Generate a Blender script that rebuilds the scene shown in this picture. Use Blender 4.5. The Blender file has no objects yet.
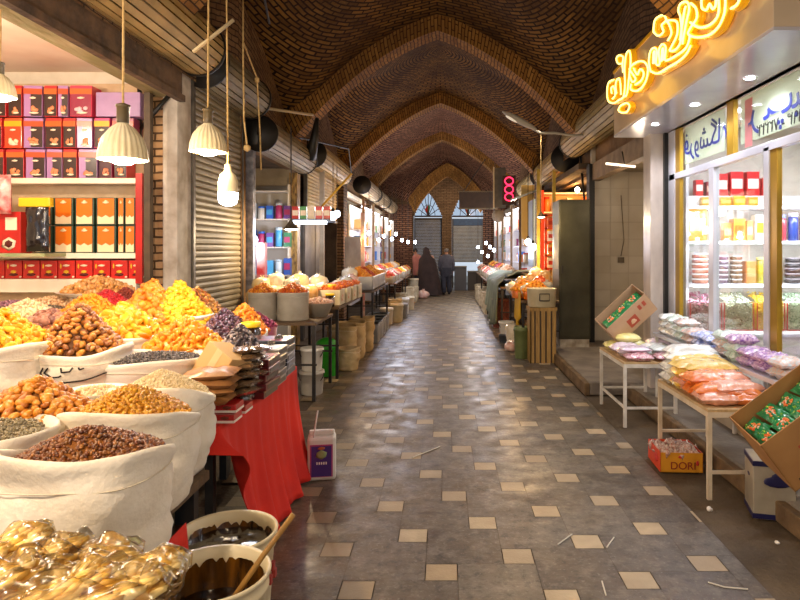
import bpy, math, random
from mathutils import Matrix, Vector, noise
R=random.Random(7)
S=bpy.context.scene
COL=S.collection
PI=math.pi
F=622.0; CX=447.0; CY=250.0; H=1.65
def X(px,Y): return (px-CX)*Y/F
def Z(py,Y): return H-(py-CY)*Y/F
ORD=['first','second','third','fourth','fifth','sixth','seventh','eighth','ninth','tenth','eleventh','twelfth','thirteenth','fourteenth','fifteenth','sixteenth']
# ------------------------------------------------------------ colours, materials
def lin(h):
    h=h.lstrip('#'); r=[]
    for i in (0,2,4):
        c=int(h[i:i+2],16)/255
        r.append(c/12.92 if c<=.04045 else ((c+.055)/1.055)**2.4)
    return (r[0],r[1],r[2],1)
MC={}
def mat(name,c1,c2=None,rough=.6,metal=0,scale=8,bump=0,bscale=30,emit=None,estr=0,island=None,coat=0,alpha=1,spec=.5,detail=4,stretch=(1,1,1),trans=0,sss=0):
    if name in MC: return MC[name]
    m=bpy.data.materials.new(name); m.use_nodes=True; MC[name]=m
    nt=m.node_tree; n=nt.nodes; l=nt.links; b=n['Principled BSDF']
    b.inputs['Roughness'].default_value=rough; b.inputs['Metallic'].default_value=metal
    b.inputs['Coat Weight'].default_value=coat; b.inputs['Coat Roughness'].default_value=.12
    b.inputs['Alpha'].default_value=alpha; b.inputs['Specular IOR Level'].default_value=spec
    b.inputs['Transmission Weight'].default_value=trans
    tc=n.new('ShaderNodeTexCoord'); mp=n.new('ShaderNodeMapping'); mp.inputs['Scale'].default_value=stretch
    l.new(tc.outputs['Object'],mp.inputs['Vector'])
    if island:
        g=n.new('ShaderNodeNewGeometry'); r=n.new('ShaderNodeValToRGB'); r.color_ramp.interpolation='LINEAR'
        cr=r.color_ramp.elements
        while len(cr)<len(island): cr.new(.5)
        for i,h in enumerate(island): cr[i].position=i/(len(island)-1); cr[i].color=lin(h)
        l.new(g.outputs['Random Per Island'],r.inputs['Fac'])
        if c2:
            nz=n.new('ShaderNodeTexNoise'); nz.inputs['Scale'].default_value=scale; l.new(mp.outputs[0],nz.inputs['Vector'])
            mx=n.new('ShaderNodeMix'); mx.data_type='RGBA'; mx.inputs[0].default_value=.3
            l.new(nz.outputs['Fac'],mx.inputs[0]); l.new(r.outputs[0],mx.inputs[6]); mx.inputs[7].default_value=lin(c2)
            l.new(mx.outputs[2],b.inputs['Base Color'])
        else: l.new(r.outputs[0],b.inputs['Base Color'])
    elif c2:
        nz=n.new('ShaderNodeTexNoise'); nz.inputs['Scale'].default_value=scale; nz.inputs['Detail'].default_value=detail
        l.new(mp.outputs[0],nz.inputs['Vector'])
        r=n.new('ShaderNodeValToRGB'); r.color_ramp.elements[0].position=.35; r.color_ramp.elements[1].position=.68
        r.color_ramp.elements[0].color=lin(c1); r.color_ramp.elements[1].color=lin(c2)
        l.new(nz.outputs['Fac'],r.inputs['Fac']); l.new(r.outputs[0],b.inputs['Base Color'])
    else:
        b.inputs['Base Color'].default_value=lin(c1)
    if bump:
        nb=n.new('ShaderNodeTexNoise'); nb.inputs['Scale'].default_value=bscale; nb.inputs['Detail'].default_value=5
        l.new(mp.outputs[0],nb.inputs['Vector'])
        bp=n.new('ShaderNodeBump'); bp.inputs['Strength'].default_value=bump; bp.inputs['Distance'].default_value=.02
        l.new(nb.outputs['Fac'],bp.inputs['Height']); l.new(bp.outputs[0],b.inputs['Normal'])
    if emit:
        b.inputs['Emission Color'].default_value=lin(emit); b.inputs['Emission Strength'].default_value=estr
    return m
def glass_mat(name,tint='#ffffff',mixf=.12,rough=.02,gm=.9):
    if name in MC: return MC[name]
    m=bpy.data.materials.new(name); m.use_nodes=True; MC[name]=m
    nt=m.node_tree; n=nt.nodes; l=nt.links
    for x in list(n):
        if x.type=='BSDF_PRINCIPLED': n.remove(x)
    out=[x for x in n if x.type=='OUTPUT_MATERIAL'][0]
    t=n.new('ShaderNodeBsdfTransparent'); t.inputs[0].default_value=lin(tint)
    g=n.new('ShaderNodeBsdfGlossy'); g.inputs['Roughness'].default_value=rough
    fr=n.new('ShaderNodeFresnel'); fr.inputs[0].default_value=1.45
    ad=n.new('ShaderNodeMath'); ad.operation='MULTIPLY_ADD'; ad.inputs[1].default_value=gm; ad.inputs[2].default_value=mixf
    l.new(fr.outputs[0],ad.inputs[0])
    mx=n.new('ShaderNodeMixShader'); l.new(ad.outputs[0],mx.inputs[0]); l.new(t.outputs[0],mx.inputs[1]); l.new(g.outputs[0],mx.inputs[2])
    l.new(mx.outputs[0],out.inputs[0]); return m
def brick_mat(name,c1,c2,mort,bw=.22,rh=.065,bump=.6,dirt='#1a120a',dirtf=.5,uv=True,msize=.010):
    if name in MC: return MC[name]
    m=bpy.data.materials.new(name); m.use_nodes=True; MC[name]=m
    nt=m.node_tree; n=nt.nodes; l=nt.links; b=n['Principled BSDF']; b.inputs['Roughness'].default_value=.85
    b.inputs['Specular IOR Level'].default_value=.25
    tc=n.new('ShaderNodeTexCoord')
    # wobble
    nz=n.new('ShaderNodeTexNoise'); nz.inputs['Scale'].default_value=3; l.new(tc.outputs['Object'],nz.inputs['Vector'])
    vs=n.new('ShaderNodeVectorMath'); vs.operation='MULTIPLY_ADD'; vs.inputs[1].default_value=(.05,.05,0); 
    l.new(nz.outputs['Color'],vs.inputs[0]); l.new(tc.outputs['UV'],vs.inputs[2])
    br=n.new('ShaderNodeTexBrick'); br.inputs['Scale'].default_value=1; br.inputs['Brick Width'].default_value=bw; br.inputs['Row Height'].default_value=rh
    br.inputs['Mortar Size'].default_value=msize; br.inputs['Mortar Smooth'].default_value=.3; br.inputs['Bias'].default_value=-.1
    br.inputs['Color1'].default_value=lin(c1); br.inputs['Color2'].default_value=lin(c2); br.inputs['Mortar'].default_value=lin(mort)
    l.new(vs.outputs[0],br.inputs['Vector'])
    n2=n.new('ShaderNodeTexNoise'); n2.inputs['Scale'].default_value=1.1; n2.inputs['Detail'].default_value=7; n2.inputs['Roughness'].default_value=.65
    l.new(tc.outputs['Object'],n2.inputs['Vector'])
    r=n.new('ShaderNodeValToRGB'); r.color_ramp.elements[0].position=.42; r.color_ramp.elements[1].position=.62
    l.new(n2.outputs['Fac'],r.inputs['Fac'])
    mm=n.new('ShaderNodeMath'); mm.operation='MULTIPLY'; mm.inputs[1].default_value=dirtf; l.new(r.outputs[0],mm.inputs[0])
    mx=n.new('ShaderNodeMix'); mx.data_type='RGBA'; l.new(mm.outputs[0],mx.inputs[0]); l.new(br.outputs['Color'],mx.inputs[6]); mx.inputs[7].default_value=lin(dirt)
    l.new(mx.outputs[2],b.inputs['Base Color'])
    iv=n.new('ShaderNodeMath'); iv.operation='SUBTRACT'; iv.inputs[0].default_value=1; l.new(br.outputs['Fac'],iv.inputs[1])
    n3=n.new('ShaderNodeTexNoise'); n3.inputs['Scale'].default_value=14; l.new(tc.outputs['Object'],n3.inputs['Vector'])
    a=n.new('ShaderNodeMath'); a.operation='MULTIPLY_ADD'; a.inputs[1].default_value=.7; l.new(n3.outputs['Fac'],a.inputs[0]); l.new(iv.outputs[0],a.inputs[2])
    bp=n.new('ShaderNodeBump'); bp.inputs['Strength'].default_value=bump; bp.inputs['Distance'].default_value=.03
    l.new(a.outputs[0],bp.inputs['Height']); l.new(bp.outputs[0],b.inputs['Normal'])
    return m
# ------------------------------------------------------------ mesh builder
class MB:
    def __init__(s): s.v=[]; s.f=[]; s.m=[]; s.uv=[]; s.mi=0; s.tf=None; s.sm=[]; s.smooth=False
    def add(s,vs,fs,uvs=None):
        o=len(s.v)
        if s.tf is not None: vs=[tuple(s.tf@Vector(p)) for p in vs]
        s.v+=[tuple(p) for p in vs]
        for k,f in enumerate(fs):
            s.f.append(tuple(i+o for i in f)); s.m.append(s.mi); s.sm.append(s.smooth)
            s.uv.append(uvs[k] if uvs else None)
        return s
    def box(s,a,b):
        x0,y0,z0=a; x1,y1,z1=b
        return s.add([(x0,y0,z0),(x1,y0,z0),(x1,y1,z0),(x0,y1,z0),(x0,y0,z1),(x1,y0,z1),(x1,y1,z1),(x0,y1,z1)],
              [(3,2,1,0),(4,5,6,7),(0,1,5,4),(1,2,6,5),(2,3,7,6),(3,0,4,7)])
    def cbox(s,c,d): return s.box([c[i]-d[i]/2 for i in range(3)],[c[i]+d[i]/2 for i in range(3)])
    def quad(s,a,b,c,d): return s.add([a,b,c,d],[(0,1,2,3)])
    def tube(s,path,r,n=8,caps=True,rs=None):
        P=[Vector(p) for p in path]; vs=[]; fs=[]
        up=None
        for i,p in enumerate(P):
            t=(P[min(i+1,len(P)-1)]-P[max(i-1,0)])
            if t.length<1e-9: t=Vector((0,0,1))
            t.normalize()
            if up is None:
                up=Vector((0,0,1)) if abs(t.z)<.9 else Vector((1,0,0))
            a=t.cross(up)
            if a.length<1e-6: a=t.cross(Vector((0,1,0)))
            a.normalize(); b=a.cross(t).normalized(); up=b
            rr=rs[i] if rs else r
            for k in range(n):
                q=p+(a*math.cos(2*PI*k/n)+b*math.sin(2*PI*k/n))*rr; vs.append(tuple(q))
        for i in range(len(P)-1):
            for k in range(n):
                k2=(k+1)%n; fs.append((i*n+k,i*n+k2,(i+1)*n+k2,(i+1)*n+k))
        if caps: fs.append(tuple(range(n))[::-1]); fs.append(tuple((len(P)-1)*n+k for k in range(n)))
        o=s.smooth; s.smooth=n>5; s.add(vs,fs); s.smooth=o; return s
    def lathe(s,prof,n=24,c=(0,0,0),sq=1.0,fn=None,cap0=True,cap1=False,smooth=True,sx=1,sy=1):
        vs=[];fs=[]
        for j,(r,z) in enumerate(prof):
            for k in range(n):
                a=2*PI*k/n; ca,sa=math.cos(a),math.sin(a)
                x=math.copysign(abs(ca)**sq,ca)*r*sx; y=math.copysign(abs(sa)**sq,sa)*r*sy; zz=z
                if fn: x,y,zz=fn(x,y,zz,a,j)
                vs.append((c[0]+x,c[1]+y,c[2]+zz))
        for j in range(len(prof)-1):
            for k in range(n):
                k2=(k+1)%n; fs.append((j*n+k,j*n+k2,(j+1)*n+k2,(j+1)*n+k))
        if cap0: fs.append(tuple(range(n))[::-1])
        if cap1: fs.append(tuple((len(prof)-1)*n+k for k in range(n)))
        o=s.smooth; s.smooth=smooth; s.add(vs,fs); s.smooth=o; return s
    def grid(s,fn,nu,nv,uvfn=None,smooth=True):
        vs=[fn(i/nu,j/nv) for j in range(nv+1) for i in range(nu+1)]; fs=[];uvs=[]
        w=nu+1
        for j in range(nv):
            for i in range(nu):
                fs.append((j*w+i,j*w+i+1,(j+1)*w+i+1,(j+1)*w+i))
                if uvfn: uvs.append([uvfn(i/nu,j/nv,i+.5,j+.5),uvfn((i+1)/nu,j/nv,i+.5,j+.5),uvfn((i+1)/nu,(j+1)/nv,i+.5,j+.5),uvfn(i/nu,(j+1)/nv,i+.5,j+.5)])
        o=s.smooth; s.smooth=smooth; s.add(vs,fs,uvs if uvfn else None); s.smooth=o; return s
    def blob(s,c,r,q=None,tmpl=None):
        vs,fs=tmpl or ICO1
        M=Matrix.Diagonal(Vector(r)).to_3x3()
        if q is not None: M=q@M
        C=Vector(c)
        o=s.smooth; s.smooth=True; s.add([tuple(M@Vector(p)+C) for p in vs],fs); s.smooth=o; return s
    def obj(s,name,mats,parent=None,loc=None,rot=None,bevel=0,sub=0):
        me=bpy.data.meshes.new(name); me.from_pydata(s.v,[],s.f)
        if not isinstance(mats,(list,tuple)): mats=[mats]
        for m in mats: me.materials.append(m)
        me.polygons.foreach_set('material_index',s.m); me.polygons.foreach_set('use_smooth',s.sm)
        if any(u is not None for u in s.uv):
            ul=me.uv_layers.new(name='UVMap'); i=0
            for p,u in zip(me.polygons,s.uv):
                for k in range(len(p.vertices)):
                    if u is not None: ul.data[p.loop_start+k].uv=u[k]
        me.update()
        o=bpy.data.objects.new(name,me); COL.objects.link(o)
        if parent: o.parent=parent
        if loc: o.location=loc
        if rot: o.rotation_euler=rot
        if bevel:
            b=o.modifiers.new('bevel','BEVEL'); b.width=bevel; b.segments=2; b.limit_method='ANGLE'
        if sub:
            b=o.modifiers.new('sub','SUBSURF'); b.levels=sub; b.render_levels=sub
        return o
def _ico(n):
    import bmesh
    bm=bmesh.new(); bmesh.ops.create_icosphere(bm,subdivisions=n,radius=1)
    vs=[tuple(v.co) for v in bm.verts]; fs=[tuple(v.index for v in f.verts) for f in bm.faces]; bm.free(); return vs,fs
ICO1=_ico(1); ICO2=_ico(2)
def rq():
    from mathutils import Quaternion
    q=Quaternion((R.gauss(0,1),R.gauss(0,1),R.gauss(0,1),R.gauss(0,1))); q.normalize(); return q.to_matrix()
def tag(o,label,cat,group=None,kind=None):
    o['label']=label; o['category']=cat
    if group: o['group']=group
    if kind: o['kind']=kind
    return o
def struct(o): o['kind']='structure'; return o
def T(name,label,cat,loc=(0,0,0),rz=0,group=None):
    o=bpy.data.objects.new(name,None); COL.objects.link(o); o.location=loc; o.rotation_euler=(0,0,rz); o.empty_display_size=.05
    return tag(o,label,cat,group)
def dup(o,loc=None,rot=None,label=None,parent=None,group=None,scale=None):
    c=o.copy(); COL.objects.link(c); c.parent=parent
    if parent is None:
        if loc is not None: c.location=loc
        if rot is not None: c.rotation_euler=rot
        if label: c['label']=label
        if group: c['group']=group
        if scale is not None: c.scale=scale
    for ch in list(o.children): dup(ch,parent=c)
    return c
def lamp(loc,power,col='#ffd9a0',r=.03,name='lamp_light',kind='POINT',rot=None,size=None,spot=None):
    d=bpy.data.lights.new(name,kind); d.energy=power; d.color=lin(col)[:3]
    if kind=='POINT' or kind=='SPOT': d.shadow_soft_size=r
    if kind=='AREA': d.shape='RECTANGLE'; d.size,d.size_y=size
    if kind=='SPOT': d.spot_size=spot; d.spot_blend=.6
    o=bpy.data.objects.new(name,d); COL.objects.link(o); o.location=loc
    if rot: o.rotation_euler=rot
    return o
def sstep(a,b,x):
    t=max(0,min(1,(x-a)/(b-a))); return t*t*(3-2*t)
# ------------------------------------------------------------ scene, camera
cam=bpy.data.cameras.new('camera'); co=bpy.data.objects.new('camera',cam); COL.objects.link(co)
co.location=(0,0,H); co.rotation_euler=(PI/2,0,0); cam.sensor_width=36; cam.lens=F*36/800
cam.shift_x=-(CX-400)/800; cam.shift_y=-(300-CY)/800; cam.clip_end=200
S.camera=co
S.view_settings.view_transform='Standard'; S.view_settings.look='None'; S.view_settings.gamma=1; S.view_settings.exposure=EXPO if 'EXPO' in globals() else 0.35
w=bpy.data.worlds.new('world'); S.world=w; w.use_nodes=True
w.node_tree.nodes['Background'].inputs[0].default_value=lin('#d9e6f5'); w.node_tree.nodes['Background'].inputs[1].default_value=.7
# ============================================================ THE SETTING
BR=brick_mat('brick_vault','#8a622a','#5e3f1b','#1e1308',bw=.24,rh=.078,dirtf=.72,dirt='#3a2412',msize=.016,bump=.8)
BRR=brick_mat('brick_rib','#a87838','#865a26','#3c2612',bw=.22,rh=.06,dirtf=.4,dirt='#3a2412',bump=.7,msize=.008)
BRP=brick_mat('brick_pink','#946a50','#704a38','#2a1c16',bw=.24,rh=.078,dirtf=.4,dirt='#4a2f28',msize=.016)
BRW=brick_mat('brick_wall','#8a6a48','#6b4c32','#3a2a1c',bw=.24,rh=.07,dirtf=.55,dirt='#2b1c10')
# floor : big grey squares with small cream squares between them
def floor():
    s,t=.41,.167; g=.004
    fm=MB()
    n=0
    # base mortar
    fm.mi=0; fm.quad((-6,-3,-.012),(7,-3,-.012),(7,32,-.012),(-6,32,-.012))
    A=(s,t); B=(-t,s); O=(-.439-.083,3.01-.075)
    ang=0.0
    rr=random.Random(3)
    for i in range(-60,90):
        for j in range(-30,90):
            ox=O[0]+i*A[0]+j*B[0]; oy=O[1]+i*A[1]+j*B[1]
            if oy<-2.5 or oy>29 or ox<-1.75 or ox>1.54: continue
            CL=lambda x:min(x,1.55)
            # small square at [0,t]^2, big square at [t, t+s] x [0, s]
            fm.mi=1; fm.quad((CL(ox+g),oy+g,0),(CL(ox+t-g),oy+g,0),(CL(ox+t-g),oy+t-g,0),(CL(ox+g),oy+t-g,0))
            fm.mi=2 
            fm.quad((CL(ox+.001),oy+t+.001,0),(CL(ox+s-.001),oy+t+.001,0),(CL(ox+s-.001),oy+t+s-.001,0),(CL(ox+.001),oy+t+s-.001,0))
    base=mat('floor_dirt','#4b3d2c','#6b5a44',rough=.75,scale=2.5,bump=.5,bscale=40,detail=8)
    sm=mat('floor_cream_tile','#d9b88c',c2='#9a8468',rough=.5,scale=7,detail=8,island=['#c4b290','#dcc9a4','#ae9c80','#d0b890','#9c8a70'],bump=.15,bscale=60)
    # large tile: grey marble with brownish stain toward random
    bg=mat('floor_grey_tile','#6b6560',rough=.42,scale=3,detail=9,island=['#605b56','#746e66','#524e4c','#7c766a','#4a4744','#6a645e','#605c58','#403c3a'],bump=.12,bscale=25)
    def grime(mt):  # mixes brown into the tile colour, more towards the left
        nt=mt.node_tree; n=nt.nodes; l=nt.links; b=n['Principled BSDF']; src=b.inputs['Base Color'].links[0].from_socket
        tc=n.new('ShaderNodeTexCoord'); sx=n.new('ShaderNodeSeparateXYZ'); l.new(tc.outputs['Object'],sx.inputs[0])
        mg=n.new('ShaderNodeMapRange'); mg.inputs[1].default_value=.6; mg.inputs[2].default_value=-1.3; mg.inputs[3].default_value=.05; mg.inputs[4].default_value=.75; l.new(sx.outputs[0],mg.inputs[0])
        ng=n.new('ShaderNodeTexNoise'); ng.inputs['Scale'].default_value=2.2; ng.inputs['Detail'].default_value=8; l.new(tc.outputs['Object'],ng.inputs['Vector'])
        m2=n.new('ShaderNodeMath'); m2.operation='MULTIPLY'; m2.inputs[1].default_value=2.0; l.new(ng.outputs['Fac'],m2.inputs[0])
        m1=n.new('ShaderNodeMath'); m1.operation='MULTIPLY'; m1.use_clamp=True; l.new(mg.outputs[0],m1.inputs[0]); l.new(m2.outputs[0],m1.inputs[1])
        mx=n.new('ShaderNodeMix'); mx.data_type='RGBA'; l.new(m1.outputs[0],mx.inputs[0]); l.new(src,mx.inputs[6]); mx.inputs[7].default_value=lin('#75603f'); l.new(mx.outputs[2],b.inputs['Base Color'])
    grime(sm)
    nt=bg.node_tree; n=nt.nodes; l=nt.links; b=n['Principled BSDF']
    src=b.inputs['Base Color'].links[0].from_socket
    tc=n.new('ShaderNodeTexCoord')
    def stain(scale,lo,hi,col,fac,src,seed):
        mp=n.new('ShaderNodeMapping'); mp.inputs['Location'].default_value=(seed,seed*2,0); l.new(tc.outputs['Object'],mp.inputs['Vector'])
        nz=n.new('ShaderNodeTexNoise'); nz.inputs['Scale'].default_value=scale; nz.inputs['Detail'].default_value=9; nz.inputs['Roughness'].default_value=.7; l.new(mp.outputs[0],nz.inputs['Vector'])
        r=n.new('ShaderNodeValToRGB'); r.color_ramp.elements[0].position=lo; r.color_ramp.elements[1].position=hi
        r.color_ramp.elements[1].color=(fac,fac,fac,1); l.new(nz.outputs['Fac'],r.inputs['Fac'])
        mx=n.new('ShaderNodeMix'); mx.data_type='RGBA'; l.new(r.outputs[0],mx.inputs[0]); l.new(src,mx.inputs[6]); mx.inputs[7].default_value=lin(col)
        return mx.outputs[2],r.outputs[0]
    a,_=stain(.9,.40,.66,'#5c4830',.85,src,3)
    # brown mixed in through noise, stronger towards the left stalls
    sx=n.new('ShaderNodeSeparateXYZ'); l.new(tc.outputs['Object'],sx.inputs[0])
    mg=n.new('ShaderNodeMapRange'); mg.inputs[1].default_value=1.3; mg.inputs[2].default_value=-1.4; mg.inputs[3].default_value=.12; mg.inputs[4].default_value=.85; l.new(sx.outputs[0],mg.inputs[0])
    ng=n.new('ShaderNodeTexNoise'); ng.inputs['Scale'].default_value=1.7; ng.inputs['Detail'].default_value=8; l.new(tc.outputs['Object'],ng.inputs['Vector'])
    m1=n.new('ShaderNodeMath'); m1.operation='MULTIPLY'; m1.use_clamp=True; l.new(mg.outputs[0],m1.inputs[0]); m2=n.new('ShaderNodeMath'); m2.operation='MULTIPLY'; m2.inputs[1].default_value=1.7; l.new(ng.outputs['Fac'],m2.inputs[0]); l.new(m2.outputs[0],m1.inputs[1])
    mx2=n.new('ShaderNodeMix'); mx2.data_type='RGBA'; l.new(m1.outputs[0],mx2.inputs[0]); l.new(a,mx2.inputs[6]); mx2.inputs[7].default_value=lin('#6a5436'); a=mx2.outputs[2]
    a,_=stain(3.2,.5,.72,'#3c342c',.6,a,23)
    a,_=stain(5.5,.55,.78,'#8c8478',.5,a,31)
    a,_=stain(9,.5,.75,'#a79c8c',.45,a,7)
    a,_=stain(16,.5,.66,'#342e28',.75,a,11)
    a,_=stain(45,.55,.7,'#a89e90',.5,a,41)
    l.new(a,b.inputs['Base Color'])
    nz=n.new('ShaderNodeTexNoise'); nz.inputs['Scale'].default_value=5; nz.inputs['Detail'].default_value=8; l.new(tc.outputs['Object'],nz.inputs['Vector'])
    mr=n.new('ShaderNodeMapRange'); mr.inputs[1].default_value=.3; mr.inputs[2].default_value=.7; mr.inputs[3].default_value=.28; mr.inputs[4].default_value=.62
    l.new(nz.outputs['Fac'],mr.inputs[0]); l.new(mr.outputs[0],b.inputs['Roughness'])
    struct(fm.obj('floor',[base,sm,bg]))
floor()
# right kerb / raised pavement in front of the shops
kb=MB(); kb.box((2.06,-1,0),(2.6,7.05,.13)); kb.box((1.62,7.05,0),(2.6,13.6,.15))
struct(kb.obj('trim_1',mat('kerb_stone','#6e6357','#8b7f70',rough=.8,scale=4,bump=.5,bscale=30),bevel=.015))
kb=MB(); kb.box((2.0,-1,0),(2.06,7.0,.125)); kb.box((1.56,7.05,0),(1.62,13.6,.14))
struct(kb.obj('trim_2',mat('kerb_edge','#5a452c','#7d6240',rough=.85,scale=6,bump=.6,bscale=20),bevel=.01))
# ---- the vault
XC=-.15; AW=2.32; ZF=3.52; ZA=5.2
def prof(t,h=ZA-ZF): return h*(1-.416*t-.584*t*t)
def smax(a,b,k=.12):
    h=max(k-abs(a-b),0)/k; return max(a,b)+h*h*k*.25
ribsY=[-4.4,.3,5.0,9.7,14.4,19.1,23.8]
for bi in range(len(ribsY)-1):
    y0,y1=ribsY[bi],ribsY[bi+1]; ym=(y0+y1)/2
    def P(u,v,y0=y0,y1=y1):
        a=abs(2*u-1); b=abs(2*v-1)
        za=prof(a); zb=prof(b,1.15)*1.0
        z=smax(za,zb,.5)+.32*(1-a*a)*(1-b*b)
        x=XC+(2*u-1)*(AW+.04); y=y0+(y1-y0)*v
        z+=.02*noise.noise((x*1.5,y*1.5,0))
        return (x,y,ZF+z)
    def UV(u,v,i,j,y0=y0,y1=y1,P=P):
        NU,NV=36,30
        def th(u,v): return math.atan2((v-.5)*(y1-y0),(u-.5)*2*AW)
        t=th(u,v); t0=th(i/NU,j/NV)
        while t-t0>PI: t-=2*PI
        while t-t0<-PI: t+=2*PI
        x,y,z=P(u,v); r=math.hypot((v-.5)*(y1-y0),(u-.5)*2*AW)
        return (t*1.9,r*1.1+(ZA-z)*.35)
    m=MB(); m.grid(P,36,30,UV)
    for k in range(len(m.f)): m.f[k]=m.f[k][::-1]; m.uv[k]=m.uv[k][::-1]
    struct(m.obj('ceiling',BR if bi<4 else BRP))
    # lunette walls under the vault at both sides
    for sx in (-1,1):
        m=MB(); xx=XC+sx*(AW+.0)
        def W(u,v,sx=sx,xx=xx):
            y=y0+(y1-y0)*u; b=abs(2*u-1); zt=ZF+prof(b,1.15)+.1
            zb=3.3
            return (xx,y,zb+(zt-zb)*v)
        m.grid(W,20,4,lambda u,v,i,j:(u*4.7,v*1.4),smooth=False)
        struct(m.obj('wall_left' if sx<0 else 'wall_right',BRW))
# ribs and piers
for k,y in enumerate(ribsY):
    m=MB(); N=48; th=.2; wy=.42
    aw=AW-.0
    last=(k==6)
    if last: aw=1.36
    xc=XC+(.17 if last else 0)
    za=ZA-(.3 if last else 0)
    def pt(t,off):
        x=xc+t*(aw-off*.5); z=ZF-(.25 if last else 0)+prof(abs(t))*(1 if not last else .82)-off
        return x,z
    def ribf(y0,y1,o0,o1,flip=False):
        L=0; prev=None; ss=[0]
        for i in range(N+1):
            t=-1+2*i/N; p=pt(t,o0)
            if prev: ss.append(ss[-1]+math.dist(p,prev))
            prev=p
        def f(u,v):
            i=u*N; t=-1+2*u; x,z=pt(t,o0+(o1-o0)*v); return (x,y0+(y1-y0)*v,z)
        def uv(u,v,i,j): return (v*(abs(y1-y0)+abs(o1-o0)),ss[int(round(u*N))])
        m.grid(f,N,1,uv,smooth=False)
    ribf(y-wy/2,y+wy/2,th,th)      # soffit
    ribf(y-wy/2,y-wy/2,-.3,th)     # near face
    ribf(y+wy/2,y+wy/2,th,-.3)
    struct(m.obj('trim_%d'%(3+k),BRR))
    if last:
        # infill between the narrower last arch and the vault
        m=MB()
        def G(u,v):
            t=-1+2*u; x,z=pt(t,-.2); X2=XC+t*AW; Z2=ZF+prof(abs(t))+.3
            return (x+(X2-x)*v,y,z+(Z2-z)*v)
        m.grid(G,40,3,lambda u,v,i,j:(u*5,v*1.2),smooth=False)
        for sx,xa in ((-1,xc-aw),(1,xc+aw)): 
            xb=XC+sx*(AW+.4); a,b=min(xa,xb),max(xa,xb)
            m.add([(a,y,0),(b,y,0),(b,y,3.4),(a,y,3.4)],[(0,1,2,3)],[[(0,0),(b-a,0),(b-a,3.4),(0,3.4)]])
        struct(m.obj('wall_back',BRP))
for i,(y,sides) in enumerate([(-4.4,(-1,1)),(.3,(1,)),(9.7,()),(14.4,(-1,1)),(19.1,(-1,1))]):
    for sx in sides:
        xi=XC+sx*(AW-.12); xo=XC+sx*(AW+.5)
        a,b=min(xi,xo),max(xi,xo)
        m=MB(); 
        for (p,q) in (((a,y-.25),(b,y-.25)),((b,y-.25),(b,y+.25)),((b,y+.25),(a,y+.25)),((a,y+.25),(a,y-.25))):
            L=math.dist(p,q)
            m.add([(p[0],p[1],0),(q[0],q[1],0),(q[0],q[1],3.62),(p[0],p[1],3.62)],[(0,1,2,3)],[[(0,0),(L,0),(L,3.6),(0,3.6)]])
        struct(m.obj('wall_left' if sx<0 else 'wall_right',BRW))
# outer shells of the shops (plaster), left and right
plaster=mat('plaster','#b8a890','#9a8a72',rough=.85,scale=3,bump=.3,bscale=20)
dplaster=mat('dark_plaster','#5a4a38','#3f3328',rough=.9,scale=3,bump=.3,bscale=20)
wplaster=mat('white_plaster','#e6dccb','#cfc2ac',rough=.8,scale=3,bump=.15,bscale=20)
def wall(name,a,b,m,bev=0): mb=MB(); mb.box(a,b); return struct(mb.obj(name,m,bevel=bev))
# shop 1 (left, near): shell
wall('wall_left',(-5.6,5.98,0),(-2.83,6.10,3.9),wplaster)
wall('wall_left',(-5.7,-1.5,0),(-5.6,6.1,3.9),wplaster)
wall('ceiling',(-5.6,-1.5,3.36),(-2.75,6.0,3.44),mat('pink_ceiling','#efd9c2','#e2c4aa',rough=.8,scale=2))
# lintel beam of shop 1
bm=MB(); bm.box((-2.76,-1.5,3.08),(-2.5,5.85,3.34)); 
struct(bm.obj('trim_10',mat('beam_plaster','#8c8052','#b09a74',rough=.85,scale=5,bump=.8,bscale=14,stretch=(1,.4,1)),bevel=.02))
bm=MB(); bm.box((-2.52,-1.5,3.04),(-2.46,5.85,3.10)); bm.box((-2.53,-1.5,3.1),(-2.49,5.85,3.9))
struct(bm.obj('trim_11',mat('rusty_steel','#6b5138','#3f3024',rough=.7,scale=7,bump=.5,bscale=20)))
# pillar at the end of shop 1 : brick strip, plaster strip
bm=MB(); bm.add([(-2.82,5.84,0),(-2.64,5.84,0),(-2.64,5.84,3.9),(-2.82,5.84,3.9)],[(0,1,2,3)],[[(0,0),(.18,0),(.18,3.9),(0,3.9)]])
bm.add([(-2.64,5.84,0),(-2.64,6.12,0),(-2.64,6.12,3.9),(-2.64,5.84,3.9)],[(0,1,2,3)],[[(0,0),(.28,0),(.28,3.9),(0,3.9)]])
struct(bm.obj('wall_left',brick_mat('brick_strip','#c9a276','#a98256','#5c4530',bw=.2,rh=.075,dirtf=.2,bump=.9)))
wall('trim_12',(-2.655,5.80,0),(-2.515,6.12,3.9),mat('grey_plaster','#d6cdc0','#a89a88',rough=.8,scale=5,bump=.4,bscale=12),.012)
wall('trim_13',(-2.71,5.56,0),(-2.655,5.62,3.06),mat('dark_wood_post','#3f3020','#57442e',rough=.6,scale=8))
# wall behind shutter 1 and rest of the left side (set back behind the shop fronts)
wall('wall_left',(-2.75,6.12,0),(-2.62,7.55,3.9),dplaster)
wall('wall_left',(-4.2,7.5,0),(-2.6,7.6,3.9),plaster)
wall('wall_left',(-2.6,7.55,0),(-2.5,7.72,3.9),BRW)
wall('wall_left',(-4.3,7.6,0),(-4.2,14.2,3.9),dplaster)
wall('wall_left',(-4.2,10.3,0),(-2.6,10.4,3.9),plaster)
wall('wall_left',(-4.2,14.1,0),(-2.5,14.2,3.9),dplaster)
wall('wall_left',(-3.5,14.6,0),(-3.4,24,3.9),wplaster)
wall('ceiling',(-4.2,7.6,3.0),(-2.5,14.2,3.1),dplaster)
wall('ceiling',(-3.5,14.6,3.0),(-2.45,24,3.1),wplaster)
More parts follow.
